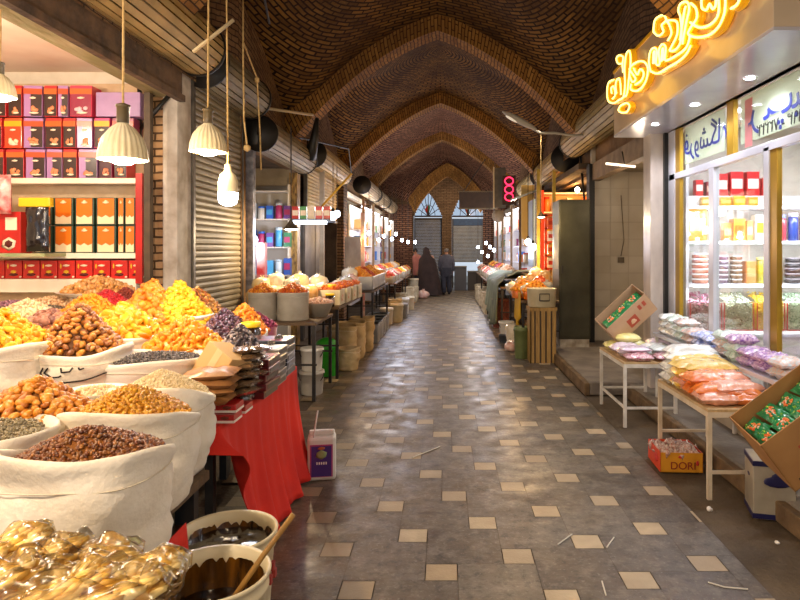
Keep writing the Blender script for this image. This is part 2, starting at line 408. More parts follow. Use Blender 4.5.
# floors under the shops get dirt floor from the main floor; right side
wall('wall_right',(2.40,10.30,0),(4.2,10.42,3.9),None or mat('niche_back','#c9bda8','#b5a68e',rough=.5,scale=2))
wall('wall_right',(4.2,-1.5,0),(4.3,14.2,3.9),wplaster)
wall('wall_right',(2.55,7.0,0),(4.2,7.1,3.9),wplaster)
wall('ceiling',(2.4,7.1,2.95),(4.2,10.3,3.05),plaster)
wall('ceiling',(2.5,-1.5,3.02),(4.2,7.0,3.1),mat('shop_ceiling','#f2efe8',rough=.6))
wall('wall_right',(2.4,14.1,0),(4.2,14.2,3.9),dplaster)
wall('wall_right',(3.4,14.6,0),(3.5,24,3.9),plaster)
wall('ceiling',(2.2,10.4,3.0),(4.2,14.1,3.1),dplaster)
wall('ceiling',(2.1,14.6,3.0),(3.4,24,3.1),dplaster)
wall('wall_right',(2.46,7.1,2.95),(2.58,14.2,3.95),BRW); wall('wall_right',(2.5,-1.5,3.06),(2.6,7.1,3.95),BRW); wall('wall_right',(2.3,14.2,3.0),(2.4,24,3.95),BRW)
wall('wall_left',(-2.66,7.6,2.98),(-2.56,14.2,3.95),BRW); wall('wall_left',(-2.66,14.2,2.98),(-2.56,24,3.95),BRW)
# white ceramic tiles on the niche wall (facing the street and the camera)
def tiled(x0,x1,z0,z1,y,nx,nz):
    m=MB(); g=.006; rr=random.Random(5)
    for i in range(nx):
        for j in range(nz):
            a=x0+(x1-x0)*i/nx; b=x0+(x1-x0)*(i+1)/nx; c=z0+(z1-z0)*j/nz; d=z0+(z1-z0)*(j+1)/nz
            m.add([(a+g,y,c+g),(b-g,y,c+g),(b-g,y,d-g),(a+g,y,d-g)],[(0,1,2,3)])
    return m
m=tiled(2.40,4.2,.15,2.95,10.285,6,10)
tm=mat('white_wall_tile','#d8cfc0',rough=.3,island=['#d8cebc','#e6dece','#cfc4b2'],c2='#b5a68c',scale=2)
struct(m.obj('wall_right',tm))
# marble pillar between niche and glass shop
wall('trim_14',(2.24,6.85,0),(2.56,7.1,3.6),mat('marble','#cfc3b6','#a3958a',rough=.3,scale=4,detail=8,stretch=(1,1,.5)),.008)
wall('trim_15',(2.38,6.80,.1),(2.43,6.86,3.0),mat('blackish','#15130f',rough=.5))
wall('trim_16',(2.31,10.1,0),(2.40,10.3,3.05),mat('blackish','#15130f',rough=.5))
# lintel over niche
wall('trim_17',(2.36,7.1,2.78),(2.50,10.2,3.05),mat('brown_lintel','#8c7458','#6b563e',rough=.7,scale=5))
# ---- far end wall with two fanlit doorways
YE=27.0
BRW2=brick_mat('brick_end','#8c6e50','#74583e','#4a3826',bw=.24,rh=.07,dirtf=.5,dirt='#4a3826')
def archwall():
    # columns of the wall around two arched openings
    m=MB()
    ops=[(-1.42,-.22,3.12,1.0),(.22,1.62,3.12,1.35)]   # x0,x1,spring z,rise
    def top(x):
        for a,b,z,h in ops:
            if a<x<b:
                t=abs((x-(a+b)/2)/((b-a)/2)); return z+h*(1-t**1.35)
        return None
    N=120; x0,x1=-3.2,3.2
    for i in range(N):
        a=x0+(x1-x0)*i/N; b=x0+(x1-x0)*(i+1)/N; ta,tb=top((a+b)/2),None
        zt=5.6; zb=ta if ta else 0
        m.add([(a,YE,zb),(b,YE,zb),(b,YE,zt),(a,YE,zt)],[(0,1,2,3)],[[(a,zb),(b,zb),(b,zt),(a,zt)]])
    # reveals
    for a,b,z,h in ops:
        for xx in (a,b): m.add([(xx,YE,0),(xx,YE+.3,0),(xx,YE+.3,z),(xx,YE,z)],[(0,1,2,3)],[[(0,0),(.3,0),(.3,z),(0,z)]])
    struct(m.obj('wall_back',BRW2))
    return ops
ops=archwall()
wall('wall_left',(-3.2,24,0),(-2.6,27,4.5),dplaster); wall('wall_right',(2.6,24,0),(3.2,27,4.5),dplaster)
wall('ceiling',(-3.2,23.9,4.95),(3.2,27.2,5.1),dplaster)
for k,(a,b,z,h) in enumerate(ops):
    xc=(a+b)/2; hw=(b-a)/2
    fr=mat('fan_frame','#3b2a22',rough=.5); pane=glass_mat('pale_glass','#dfeaf5',.05)
    win=T('window_%d'%(k+1),'','window'); del win['label']; del win['category']; win['kind']='structure'
    m=MB()
    for q in range(9):
        t=-1+2*q/8; x=xc+t*hw*.98; zt=z+h*(1-abs(t)**1.35)
        m.tube([(xc,YE+.15,z),(x,YE+.15,zt if q not in(0,8) else z+.02)],.018,6)
    m.tube([(a,YE+.15,z),(b,YE+.15,z)],.04,6)
    for q in (.5,):
        m.tube([(xc+q*hw*math.cos(s),YE+.15,z+q*h*math.sin(s)) for s in [PI*i/12 for i in range(13)]],.014,6)
    m.obj('window_frame',fr,win)
    cols=[('#c33324',[2,3]),('#2f9a4e',[4]),('#dfeaf5',[0,1,5,6,7])]
    for hexc,segs in cols:
        m=MB()
        for q in range(8):
            sg = (0 if hexc!='#dfeaf5' else 0)
            t0=-1+2*q/8; t1=-1+2*(q+1)/8
            o=(xc,YE+.16,z)
            p0=(xc+t0*hw,YE+.16,z+h*(1-abs(t0)**1.35)); p1=(xc+t1*hw,YE+.16,z+h*(1-abs(t1)**1.35))
            i0=tuple(o[n_]+(p0[n_]-o[n_])*.5 for n_ in range(3)); i1=tuple(o[n_]+(p1[n_]-o[n_])*.5 for n_ in range(3))
            if hexc=='#dfeaf5':
                m.add([i0,i1,p1,p0],[(0,1,2,3)])
            if q in segs: m.add([o,i0,i1],[(0,1,2)])
        if m.f: m.obj('pane',glass_mat('pane_'+hexc[1:],hexc,.05),win)
# ============================================================ ROLLER SHUTTERS
def shutter(label,x,y0,y1,zc,r,side,zbot=None,col=('#b39b6c','#8f7a52'),group=None,end='#14110d',prot=None,cx=None):
    """housing = slatted roll round a horizontal axle along Y; side -1 left wall, +1 right"""
    t=T('roller_shutter',label,'shutter',(x,y0,0),0,group)
    m=MB(); n=22; L=y1-y0
    for k in range(n):
        a0=2*PI*k/n; a1=2*PI*(k+.80)/n; a2=2*PI*(k+1)/n
        for (aa,bb,ra,rb) in ((a0,a1,r,r),(a1,a2,r-.024,r-.024)):
            m.quad((ra*math.cos(aa),0,zc+ra*math.sin(aa)),(rb*math.cos(bb),0,zc+rb*math.sin(bb)),(rb*math.cos(bb),L,zc+rb*math.sin(bb)),(ra*math.cos(aa),L,zc+ra*math.sin(aa)))
        m.quad((r*math.cos(a1),0,zc+r*math.sin(a1)),((r-.012)*math.cos(a1),0,zc+(r-.012)*math.sin(a1)),((r-.012)*math.cos(a1),L,zc+(r-.012)*math.sin(a1)),(r*math.cos(a1),L,zc+r*math.sin(a1)))
    sm=mat('slat_%s'%col[0][1:],col[0],col[1],rough=.55,metal=.05,scale=2.5,detail=6,bump=.1,bscale=8)
    m.obj('slat_roll',sm,t)
    for yy in (0,L):
        d=MB(); d.tube([(0,yy-.015,zc),(0,yy+.015,zc)],r*1.06,24); d.tube([(0,yy-.05,zc),(0,yy+.05,zc)],.03,8)
        d.obj('end_plate',mat('end_plate_'+end[1:],end,rough=.6),t)
    if zbot is not None:
        c=MB(); ph=.065; z=zbot; xo=-side*(0) 
        xf=side*.12
        k=0
        top=zc
        pr=[]
        while z<top:
            for (dz,dx) in ((0,0),(.012,-.012),(.035,-.016),(.055,-.010),(.064,.004)):
                pr.append((xf+(-side)*(-dx),z+dz))
            z+=ph
        for (a,b) in zip(pr[:-1],pr[1:]):
            c.smooth=False; c.quad((a[0],0,a[1]),(a[0],L,a[1]),(b[0],L,b[1]),(b[0],0,b[1]))
        c.obj('curtain',sm,t)
        for yy in (0,L):
            g=MB(); g.cbox((xf,yy,(zbot+top)/2),(.06,.05,top-zbot)); g.obj('guide_rail',mat('rail_steel','#4a4640','#6e675c',rough=.5,metal=.5,scale=6),t)
        g=MB(); g.cbox((xf,L/2,zbot+.02),(.04,L,.05)); g.obj('bottom_bar',mat('rail_steel','#4a4640'),t)
    return t
# left side
shutter('slatted roll-up shutter housing above the tea-box shop, nearest on the left',-2.36,-1.2,5.9,3.56,.25,-1,col=('#b8985c','#8f7442'))
shutter('closed grey-brown roller shutter filling the wall beside the brick strip pillar',-2.40,6.14,7.6,3.50,.24,-1,zbot=.02,col=('#8f8266','#6d624c'))
shutter('slatted shutter roll over the second stall with blue-lit shop, left side',-2.33,7.75,10.1,3.10,.215,-1,col=('#9c8a64','#7a6a48'))
shutter('half lowered slatted shutter before the first full brick pier on the left',-2.38,11.0,14.05,3.35,.24,-1,zbot=2.25,col=('#b89c5c','#94793f'))
for i,(a,b) in enumerate([(15.0,17.4),(17.7,20.2),(20.5,23.2)]):
    shutter('far left shutter roll with dark round end, %s one past the brick pier'%ORD[i],-2.05,a,b,3.22,.21,-1,col=('#a08a6a','#7f6b4c'),group='far left shutter rolls')
# right side
shutter('slatted shutter roll over the white tiled niche, next to the neon sign',2.2,7.25,10.75,3.50,.25,1,col=('#a58e5c','#83703f'))
shutter('slatted shutter roll over the warm lit shop behind the metal cabinet',2.2,11.6,14.1,3.36,.25,1,col=('#b59a58','#91783c'))
shutter('slatted shutter roll on the right behind the hanging tube lamp',2.2,14.6,17.6,3.38,.24,1,col=('#a58e5c','#83703f'))
# far end gates
t=T('closed_gate','tall brown closed gate at the far end, left of the centre pier','gate',(-.82,YE+.2,0))
m=MB(); 
for k in range(46): m.box((-.58,-.01 if k%2 else 0,k*.065),(.58,.03,(k+.9)*.065))
m.obj('slatted_leaf',mat('gate_brown','#57452f','#6b573c',rough=.6,scale=3),t)
m=MB(); m.box((-.62,-.05,0),(-.56,.05,3.0)); m.box((.56,-.05,0),(.62,.05,3.0)); m.box((-.62,-.05,2.98),(.62,.05,3.05)); m.obj('frame',mat('gate_frame','#3d2f22'),t)
t=T('roller_gate','half raised roller gate with blue band at the far end, right of the centre pier','gate',(.92,YE+.2,0))
m=MB()
for k in range(27): m.box((-.66,-.01 if k%2 else 0,1.12+k*.06),(.66,.03,1.12+(k+.9)*.06))
m.obj('slatted_leaf',mat('gate_grey','#6e6450','#857a62',rough=.6,scale=3),t)
m=MB(); m.box((-.66,-.03,2.72),(.66,.02,3.02)); m.obj('blue_band',mat('blue_band','#2b4668','#35537a'),t)
m=MB(); m.box((-.7,-.05,0),(-.64,.05,3.02)); m.box((.64,-.05,0),(.7,.05,3.02)); m.obj('frame',mat('gate_frame','#3d2f22'),t)
struct(MB().box((-4,27.3,-.05),(4,40,-.02)).obj('floor',mat('outside_ground','#8a8478','#a09888',scale=1)))
# ============================================================ SHOP 1 SHELF (tea boxes)
shelf=T('wall_shelf','red-edged display shelf with white boards holding the tea boxes','shelf',(-4.1,5.6,0))
wm=mat('shelf_white','#f4ead8','#e6d8c0',rough=.5,scale=3); redm=mat('shelf_red','#c8241c','#a81a14',rough=.4,scale=4)
zs=[Z(178,5.6),Z(253,5.6),Z(279,5.6)]
for z in zs:
    m=MB(); m.box((-1.5,0,z-.05 if z!=zs[2] else z-.12),(1.30,.19,z)); m.obj('board',wm,shelf,bevel=.004)
m=MB(); m.box((-1.6,.20,.9),(1.34,.22,3.2)); m.obj('back_panel',mat('shelf_back','#c9ae8c','#b89a78',rough=.7),shelf)
m=MB(); m.box((1.30,-.01,1.35),(1.36,.19,2.34)); m.obj('side_panel',redm,shelf)
def teabox(kind,w,h,d):
    """kind: colours (sides, front, stripe, blob)"""
    side,front,stripe,blob,topc=kind
    m=MB(); m.mi=0; m.box((-w/2,0,0),(w/2,d,h))
    o=None
    return m
def make_tea(name,kind,w,h,d,label,cat,group):
    side,front,stripe,blob=kind
    t=T(name,label,cat,(0,0,0),0,group)
    m=MB(); m.box((-w/2,0,0),(w/2,d,h)); m.obj('carton',mat('tea_'+side[1:],side,rough=.35,coat=.3),t,bevel=.003)
    m=MB(); m.mi=0; m.box((-w*(.12 if side==MAU[0] else .47),-.003,h*.02),(w*.47,.001,h*.76)); m.mi=1; m.box((-w*.5,-.005,h*.72),(w*.5,.001,h*.90))
    m.mi=2
    for k in range(7):
        m.blob((R.uniform(-.2,.22)*w,-.004,h*R.uniform(.14,.3)),(w*.13,.004,h*.07))
    m.mi=3; m.blob((w*.05,-.004,h*.12),(w*.3,.004,h*.04)); m.blob((0,-.006,h*.60),(w*.2,.002,h*.04))
    m.obj('printed_front',[mat('tf_'+front[1:],front,rough=.3,coat=.3),mat('tf_'+stripe[1:],stripe,rough=.3),mat('tf_'+blob[1:],blob,rough=.4),mat('tf_cream','#f3dfc4')],t)
    return t
MAU=('#a878ac','#3a2622','#c9502a','#e08a5c'); MRD=('#c22b30','#3a2622','#d8642a','#e08a5c'); OR1=('#e8542a','#e2431f','#e9a820','#f2d9b8')
DRD=('#8e3050','#4a1f2a','#b5422a','#d8805a')
Ys=5.62
def row(z,items,rowname,h):
    n=0
    protos={}
    for i,(px0,px1,kind,desc) in enumerate(items):
        x=(X(px0,Ys)+X(px1,Ys))/2; w=abs(X(px1,Ys)-X(px0,Ys))-.006
        t=make_tea('tea_box',kind,w,h,.17,'%s, %s from left in %s'%(desc,ORD[i],rowname),'box','tea boxes in '+rowname)
        t.location=(x,Ys,z); t.rotation_euler=(0,0,R.uniform(-.04,.04)+ (.12 if desc.startswith('mauve') else 0))
DM='mauve and black tea box'; DR='red and black tea box'
h1=.26
zA=zs[0]+.002
row(zA,[(-14,4,MRD,DR),(6,24,MRD,DR),(26,45,MAU,DM),(47,62,MAU,DM),(63,77,MRD,DR),(79,97,MAU,DM),(99,112,DRD,'dark red tea box'),(114,127,MRD,DR)],'the row on the top board',h1)
h2=.27
row(zA+h1+.012,[(-14,2,MRD,DR),(4,22,OR1,'orange and yellow tea box'),(24,43,MAU,DM),(45,62,MRD,DR),(63,76,MRD,DR),(77,92,MAU,DM),(94,110,('#d8407a','#3a2622','#e9a820','#e08a5c'),'pink and black tea box'),(112,134,DRD,'dark red tea box')],'the row below the uppermost',h2)
row(zA+h1+h2+.026,[(-12,6,MRD,DR),(8,22,MRD,DR),(24,42,MAU,DM),(44,57,MRD,DR),(58,68,MAU,DM),(70,92,('#d23050','#8e2040','#d8642a','#e8c0c8'),'pink-red tea box with a pale picture'),],'the uppermost row',h2+.01)
# long mauve carton
m=MB(); m.box((-.2,0,0),(.2,.18,.22)); o=m.obj('long_carton',mat('mauve_carton','#a884b0','#9a78a4',rough=.4),loc=(X(118,Ys),Ys,zA+h1+h2+.026),bevel=.004)
tag(o,'long plain mauve carton lying at the right end of the uppermost tea box row','box')
# middle shelf : orange boxes two high
OB=('#3d5a44','#e8791c','#e8791c','#f7e2b8')
def orangebox(w,h,label,grp):
    t=T('orange_box',label,'box',(0,0,0),0,grp)
    m=MB(); m.box((-w/2,0,0),(w/2,.12,h)); m.obj('carton',mat('ob_side','#39503f',rough=.4),t,bevel=.003)
    m=MB(); m.mi=0; m.box((-w*.42,-.003,h*.03),(w*.42,.001,h*.97)); m.mi=1
    m.add([(-w*.42,-.005,h*.03),(w*.42,-.005,h*.03),(w*.42,-.005,h*.34),(w*.2,-.005,h*.27),(0,-.005,h*.36),(-w*.2,-.005,h*.27),(-w*.42,-.005,h*.34)],[tuple(range(7))])
    m.blob((0,-.005,h*.82),(w*.2,.002,h*.05)); m.blob((0,-.005,h*.86),(w*.1,.002,h*.05))
    m.obj('printed_front',[mat('ob_orange','#e8761a',rough=.35,coat=.2),mat('ob_cream','#f6dfb4')],t)
    return t
zB=zs[1]+.002; hb=.245
for r_ in range(2):
    for i,(a,b) in enumerate([(34,52),(54,73),(75,94),(96,116),(118,124),(125,135)]):
        w=X(b,Ys)-X(a,Ys)-.004
        nm='the upper row' if r_ else 'the lower row'
        t=orangebox(w,hb,'orange cream-printed box, %s from left in %s of the middle shelf'%(ORD[i],nm),'orange boxes on the middle shelf')
        t.location=((X(a,Ys)+X(b,Ys))/2,Ys,zB+r_*(hb+.008))
# bottom hanging red boxes
for i in range(9):
    a=-12+i*17.6; w=X(16.4,Ys)-X(0,Ys); 
    t=T('red_box','small bright red box, %s from the left in the lowest shelf row'%ORD[i],'box',(X(a+8,Ys),Ys,zs[2]+.002),0,'small red boxes on the lowest shelf')
    h=.165
    m=MB(); m.box((-w/2,0,0),(w/2,.12,h)); m.obj('carton',mat('rb','#cc1f14','#b81a12',rough=.35,coat=.3),t,bevel=.003)
    m=MB(); m.mi=0; m.blob((0,-.003,h*.72),(w*.25,.002,h*.07)); m.mi=1; m.blob((-w*.33,-.003,h*.68),(w*.06,.002,h*.16)); m.blob((0,-.003,h*.38),(w*.2,.003,h*.1)); m.mi=2; m.blob((0,-.002,h*.22),(w*.32,.003,h*.09))
    m.mi=0; m.blob((w*.42,-.003,h*.1),(w*.09,.002,h*.06))
    m.obj('printed_front',[mat('tf_cream','#f3dfc4'),mat('rb_y','#eab72a'),mat('rb_b','#5a1410')],t)
# black coffee bag with yellow band, red box beside it, white/red bag
m=MB(); m.box((X(-25,5.4)+4.1,-.3,zs[1]-.03),(X(52,5.4)+4.1,0,zs[1]-.002)); m.obj('ledge',mat('ledge_green','#8c9a6a','#b0a880'),shelf)
t=T('coffee_bag','black shiny bag with a yellow top standing before the orange boxes','bag',(X(37,5.4),5.4,zs[1]))
m=MB()
def pil(u,v,w=.2,h=.44,th=.06):
    a=2*u-1;b=2*v-1
    return (a*w/2*(1-.1*(1-b*b)),0,h/2+b*h/2)
def pillow(w,h,th,nu=14,nv=14,wr=.006,seed=0,flat=.0,pw=.5):
    """closed pillow lying in XY, thickness along z"""
    m=MB(); 
    for sgn in (1,-1):
        def f(u,v,sgn=sgn):
            a=2*u-1;b=2*v-1
            e=max(0,(1-abs(a)**3.0))**pw*max(0,(1-abs(b)**3.0))**pw
            pin=1-.07*(1-b*b)*0-.05*(abs(a))*(1-abs(b))
            z=sgn*th/2*e+wr*(e>0.02)*noise.noise((a*3+seed,b*3,seed+sgn*3.1))*2
            x=a*w/2*(1-.02*(1-b*b)); y=b*h/2*(1-.02*(1-a*a))
            return (x,y,z+th/2)
        o=len(m.f); m.grid(f,nu,nv)
        if sgn<0:
            for k in range(o,len(m.f)): m.f[k]=m.f[k][::-1]
    return m
m=pillow(.2,.42,.09,wr=.012); o=m.obj('bag_body',mat('black_foil','#1c1416',rough=.22,coat=.6),t,loc=(0,.05,.22),rot=(PI/2,0,0))
m=MB(); m.box((-.145,-.03,.40),(.13,.03,.48)); m.obj('yellow_header',mat('hdr_yellow','#e8c01c',rough=.4),t,bevel=.01)
t=T('red_gift_box','red box with a round coffee cup picture, at the left frame edge of the shelf','box',(X(9,5.4),5.4,zs[1]))
m=MB(); m.box((-.1,0,0),(.1,.15,.36)); m.obj('carton',redm,t,bevel=.004)
m=MB(); m.mi=0; m.blob((0,-.003,.08),(.07,.004,.06)); m.mi=1; m.blob((0,-.006,.08),(.04,.004,.035)); m.mi=0; m.box((-.03,-.004,.2),(.07,.001,.31))
m.obj('printed_front',[mat('tf_cream','#f3dfc4'),mat('rb_b','#5a1410')],t)
t=T('snack_bag','white and red puffed bag above the red gift box at the left frame edge','bag',(X(-2,5.35),5.35,zs[0]-.34))
m=pillow(.24,.34,.12,wr=.014); m.obj('bag_body',mat('bag_whitered','#e8d8d0','#c83030',rough=.3,scale=9),t,loc=(0,.05,.17),rot=(PI/2,0,0))
# low counter below shelf with trays
t=T('back_counter','pale wooden counter under the tea box shelf','counter',(-4.1,5.0,0))
m=MB(); m.box((-1.5,-.2,0),(1.4,.75,1.12)); m.obj('cabinet_body',mat('pale_wood','#d8c29a','#c2a87c',rough=.6,scale=3,stretch=(1,1,6)),t)
m=MB(); m.box((-1.5,-.22,1.12),(1.42,.77,1.15)); m.obj('counter_top',wm,t)
# ============================================================ HEAPS, SACKS
cloth=mat('sack_cloth','#f4ebda','#e6d8c0',rough=.9,scale=5,bump=.25,bscale=45,detail=6)
cloth2=mat('sack_cloth_white','#ece4d6','#d9cfbe',rough=.85,scale=4,bump=.2,bscale=40)
NUT={}
def sack(name,label,cx,cy,zb,zt,r,sq=.8,seed=0,m_=None,mark=False,taper=.93,lean=(0,0),grp=None,tilt=.0,rx=1,ry=1):
    m=MB(); hgt=zt-zb; N=56
    pr=[(r*taper*.9,0),(r*taper,.02)]
    K=16
    for k in range(1,K+1):
        s=k/K; pr.append((r*(taper+(1.02-taper)*s+.05*math.sin(PI*s)),.02+(hgt-.05)*s))
    pr+=[(r*1.045,hgt-.02),(r*1.05,hgt-.005),(r*1.03,hgt+.008),(r*.99,hgt+.004),(r*.96,hgt-.02),(r*.94,hgt-.06)]
    def fn(x,y,z,a,j):
        s=max(0,min(1,z/hgt))
        n_=noise.noise((x*4+seed*3.3,y*4,z*9+seed))*.022*(1 if j<len(pr)-1 else .3)+noise.noise((x*10+seed,y*10,z*26))*.009
        rr=1+n_/r
        zz=z+ (s**3)*(.009*math.sin(a*2+seed)+.008*math.sin(3*a+seed*2)) - tilt*s*s*y/r*.05
        # horizontal folds
        f=1+.010*math.sin(z*75+2.2*math.sin(a*1.5+seed)+noise.noise((x*5,y*5,seed))*4)*(s<.93)+.006*math.sin(z*170+3*math.sin(a*2+seed))*(s<.9)
        return x*rr*f+lean[0]*s,y*rr*f+lean[1]*s,zz
    m.lathe(pr,N,sq=sq,fn=fn,sx=rx,sy=ry)
    mats=[m_ or cloth]
    t=T(name,label,'sack',(cx,cy,zb),0,grp)
    m.obj('sack_cloth',mats,t)
    # hem stitching ring, a sewn seam a hand below the rim
    h=MB(); pts=[]
    for k in range(N+1):
        a=2*PI*k/N; ca,sa=math.cos(a),math.sin(a)
        zz=hgt-.05; rr=r*1.047
        x=math.copysign(abs(ca)**sq,ca)*rr*rx; y=math.copysign(abs(sa)**sq,sa)*rr*ry
        x,y,_=fn(x,y,zz,a,9); pts.append((x,y,zz+.006*math.sin(3*a)))
    h.tube(pts,.0022,5,caps=False); h.obj('hem_seam',mat('seam_thread','#e0d2b8',rough=.9),t)
    if mark:
        h=MB()
        def on(aa,z):
            ca,sa=math.cos(aa),math.sin(aa); x=math.copysign(abs(ca)**sq,ca)*r*1.06*rx; y=math.copysign(abs(sa)**sq,sa)*r*1.06*ry
            x,y,_=fn(x,y,z,aa,9); return (x*1.03,y*1.03,z)
        for pts_ in mark:
            P_=[]
            for (a0,z0),(a1,z1) in zip(pts_[:-1],pts_[1:]):
                for q in range(6): P_.append(on(a0+(a1-a0)*q/6,z0+(z1-z0)*q/6))
            P_.append(on(*pts_[-1])); h.tube(P_,.0042,5)
        h.obj('black_print',mat('print_black','#2b241c',rough=.8),t)
    return t
def heapmesh(rx,ry,h,n,size,jit=.35,asp=(1,1,1),tm=ICO1,sq=1.0,px=0,py=0,pw=1.25,lay=.5,fill=True,base=.03):
    """surface of a mound scattered with n lumps; origin at rim level centre"""
    m=MB(); 
    def hz(u,a):   # u 0..1 radial
        return h*(1-u**pw)
    def pos(u,a):
        ca,sa=math.cos(a),math.sin(a)
        x=math.copysign(abs(ca)**sq,ca)*u*rx; y=math.copysign(abs(sa)**sq,sa)*u*ry
        k=(1-u)
        return x+px*k, y+py*k, hz(u,a)
    m.mi=0
    if fill:
        pr=[]
        N=28
        vs=[];
        rings=[1.0,.9,.75,.6,.45,.3,.15,.02]
        vs=[];fs=[]
        for j,u in enumerate(rings):
            for k in range(N):
                x,y,z=pos(u,2*PI*k/N); vs.append((x,y,z-size*.6))
        for j in range(len(rings)-1):
            for k in range(N):
                k2=(k+1)%N; fs.append((j*N+k,j*N+k2,(j+1)*N+k2,(j+1)*N+k))
        fs.append(tuple((len(rings)-1)*N+k for k in range(N)))
        # skirt down
        o=len(vs)
        for k in range(N):
            x,y,z=pos(.97,2*PI*k/N); vs.append((x*.95,y*.95,-base))
        for k in range(N):
            k2=(k+1)%N; fs.append((o+k,o+k2,k2,k))
        m.smooth=True; m.add(vs,fs); m.smooth=False
    pts=[]
    for i in range(n):
        u=math.sqrt((i+.5)/n)*.985; a=i*2.399963+R.uniform(-.3,.3)
        x,y,z=pos(u,a)
        z+=R.uniform(-lay,lay)*size*.6
        s=size*R.uniform(1-jit,1+jit)
        pts.append((x,y,z,s))
    for (x,y,z,s) in pts:
        m.blob((x,y,z),(s*asp[0],s*asp[1],s*asp[2]),rq(),tm)
    return m
def deep(c):
    v=[int(c[i:i+2],16)/255 for i in (1,3,5)]; mx=max(v); v=[v[0]*.97,v[1]*.95,v[2]*(.62 if v[2]<.42*v[0] else .97)]
    return '#%02x%02x%02x'%tuple(int(255*min(1,q)) for q in v)
def heap(name,label,cx,cy,z,rx,ry,h,n,size,pal,rough=.45,grp=None,coat=.1,sat=True,**k):
    if sat: pal=[deep(c) for c in pal]
    rx*=1.05; ry*=1.05; z+=.012
    m=heapmesh(rx,ry,h,n,size,**k)
    mt=mat('heap_'+name+'_'+pal[0][1:]+str(len(pal)),pal[0],rough=rough,island=pal,coat=coat)
    o=m.obj(name,mt,loc=(cx,cy,z)); tag(o,label,name.replace('_',' '),grp,'stuff'); return o
def pieces(name,label,cat,grp,cx,cy,z,rx,ry,h,n,size,pals,asp,jit=.2,sq=1,px=0,py=0,pw=1.2,rough=.35,lumpy=.12,core='#8a5a20',coat=.2,core_where=''):
    """individually built fruits lying on a mound: protos, then copies"""
    protos=[]
    for q,c in enumerate(pals):
        m=MB(); vs,fs=ICO2; seed=R.random()*50
        V=[]
        for p in vs:
            k=1+lumpy*noise.noise((p[0]*1.6+seed,p[1]*1.6,p[2]*1.6))*2
            V.append((p[0]*k*asp[0],p[1]*k*asp[1],p[2]*k*asp[2]))
        m.smooth=True; m.add(V,fs)
        me=m.obj(name,mat('pc_'+c[1:]+name,c,rough=rough,coat=coat,bump=.25,bscale=2.5,)); me.scale=(size,)*3
        protos.append(me); tag(me,label,cat,grp)
    # core mound so that no gap shows through
    first=[True]*len(protos)
    cm=heapmesh(rx*.97,ry*.97,h,0,size,pw=pw,sq=sq,px=px,py=py)
    co_=cm.obj(name+'_heap',mat('core_'+core[1:],core,rough=.7),loc=(cx,cy,z)); tag(co_,'packed '+cat+' mass under the loose pieces '+core_where,cat,grp+' packed below','stuff')
    for i in range(n):
        u=math.sqrt((i+.5)/n)*.99; a=i*2.399963+R.uniform(-.15,.15)
        ca,sa=math.cos(a),math.sin(a)
        x=math.copysign(abs(ca)**sq,ca)*u*rx+px*(1-u); y=math.copysign(abs(sa)**sq,sa)*u*ry+py*(1-u); zz=h*(1-u**pw)
        q=R.randrange(len(protos))
        loc=(cx+x,cy+y,z+zz+R.uniform(-.15,.3)*size); rot=(R.uniform(-.7,.7),R.uniform(-.7,.7),R.uniform(0,6.28)); sc=size*R.uniform(1-jit,1+jit)
        if first[q]: o=protos[q]; first[q]=False
        else:
            o=protos[q].copy(); COL.objects.link(o)
        o.location=loc; o.rotation_euler=rot; o.scale=(sc,sc,sc)
# --- stepped stall platform (wood) with red cloth
wood=mat('stall_wood','#6b5236','#4f3b26',rough=.7,scale=5,stretch=(1,6,1),bump=.2)
redc=mat('red_cloth','#e2280c','#cc1e0a',rough=.8,scale=3,bump=.12,bscale=60)
st=T('stepped_stall','stepped wooden stall platform under the sacks of nuts and dried fruit','stall',(-3,3,0))
steps=[(-2.2,-.12,1.1,2.80,.66),(-2.2,1.35,2.92,3.7,.80),(-2.2,1.45,3.7,4.55,.93),(-2.2,1.42,4.55,5.15,1.02)]
for (xa,xb,ya,yb,z) in steps:
    if ya<2: xa,xb=-2.2,1.93
    m=MB(); m.box((xa,ya-3,z-.04),(xb,yb-3,z)); 
    m.obj('step_board',wood,st)
    m=MB()
    dsm=mat('dark_steel','#262220','#3a332c',rough=.5,metal=.3,scale=8)
    for xx in (xa+.1,(xa+xb)/2,xb-.06):
        for yy in (ya-3+.06,yb-3-.06): m=MB(); m.box((xx-.025,yy-.025,0),(xx+.025,yy+.025,z-.04)); m.obj('leg',dsm,st)
    for xx in (xa+.1,xb-.06): m=MB(); m.box((xx-.015,ya-3+.06,.3),(xx+.015,yb-3-.06,.34)); m.obj('stretcher',dsm,st)
# red table
rt=T('draped_table','long narrow stall table standing under the red cloth','table',(-1.45,3.75,0))
m=MB(); m.box((-.3,-.74,.76),(.33,.78,.795)); m.obj('tabletop',wood,rt)
for sx in (-.26,.29):
    for sy in (-.7,.72): m=MB(); m.box((sx-.02,sy-.02,0),(sx+.02,sy+.02,.76)); m.obj('leg',mat('dark_steel','#262220'),rt)
m=MB()
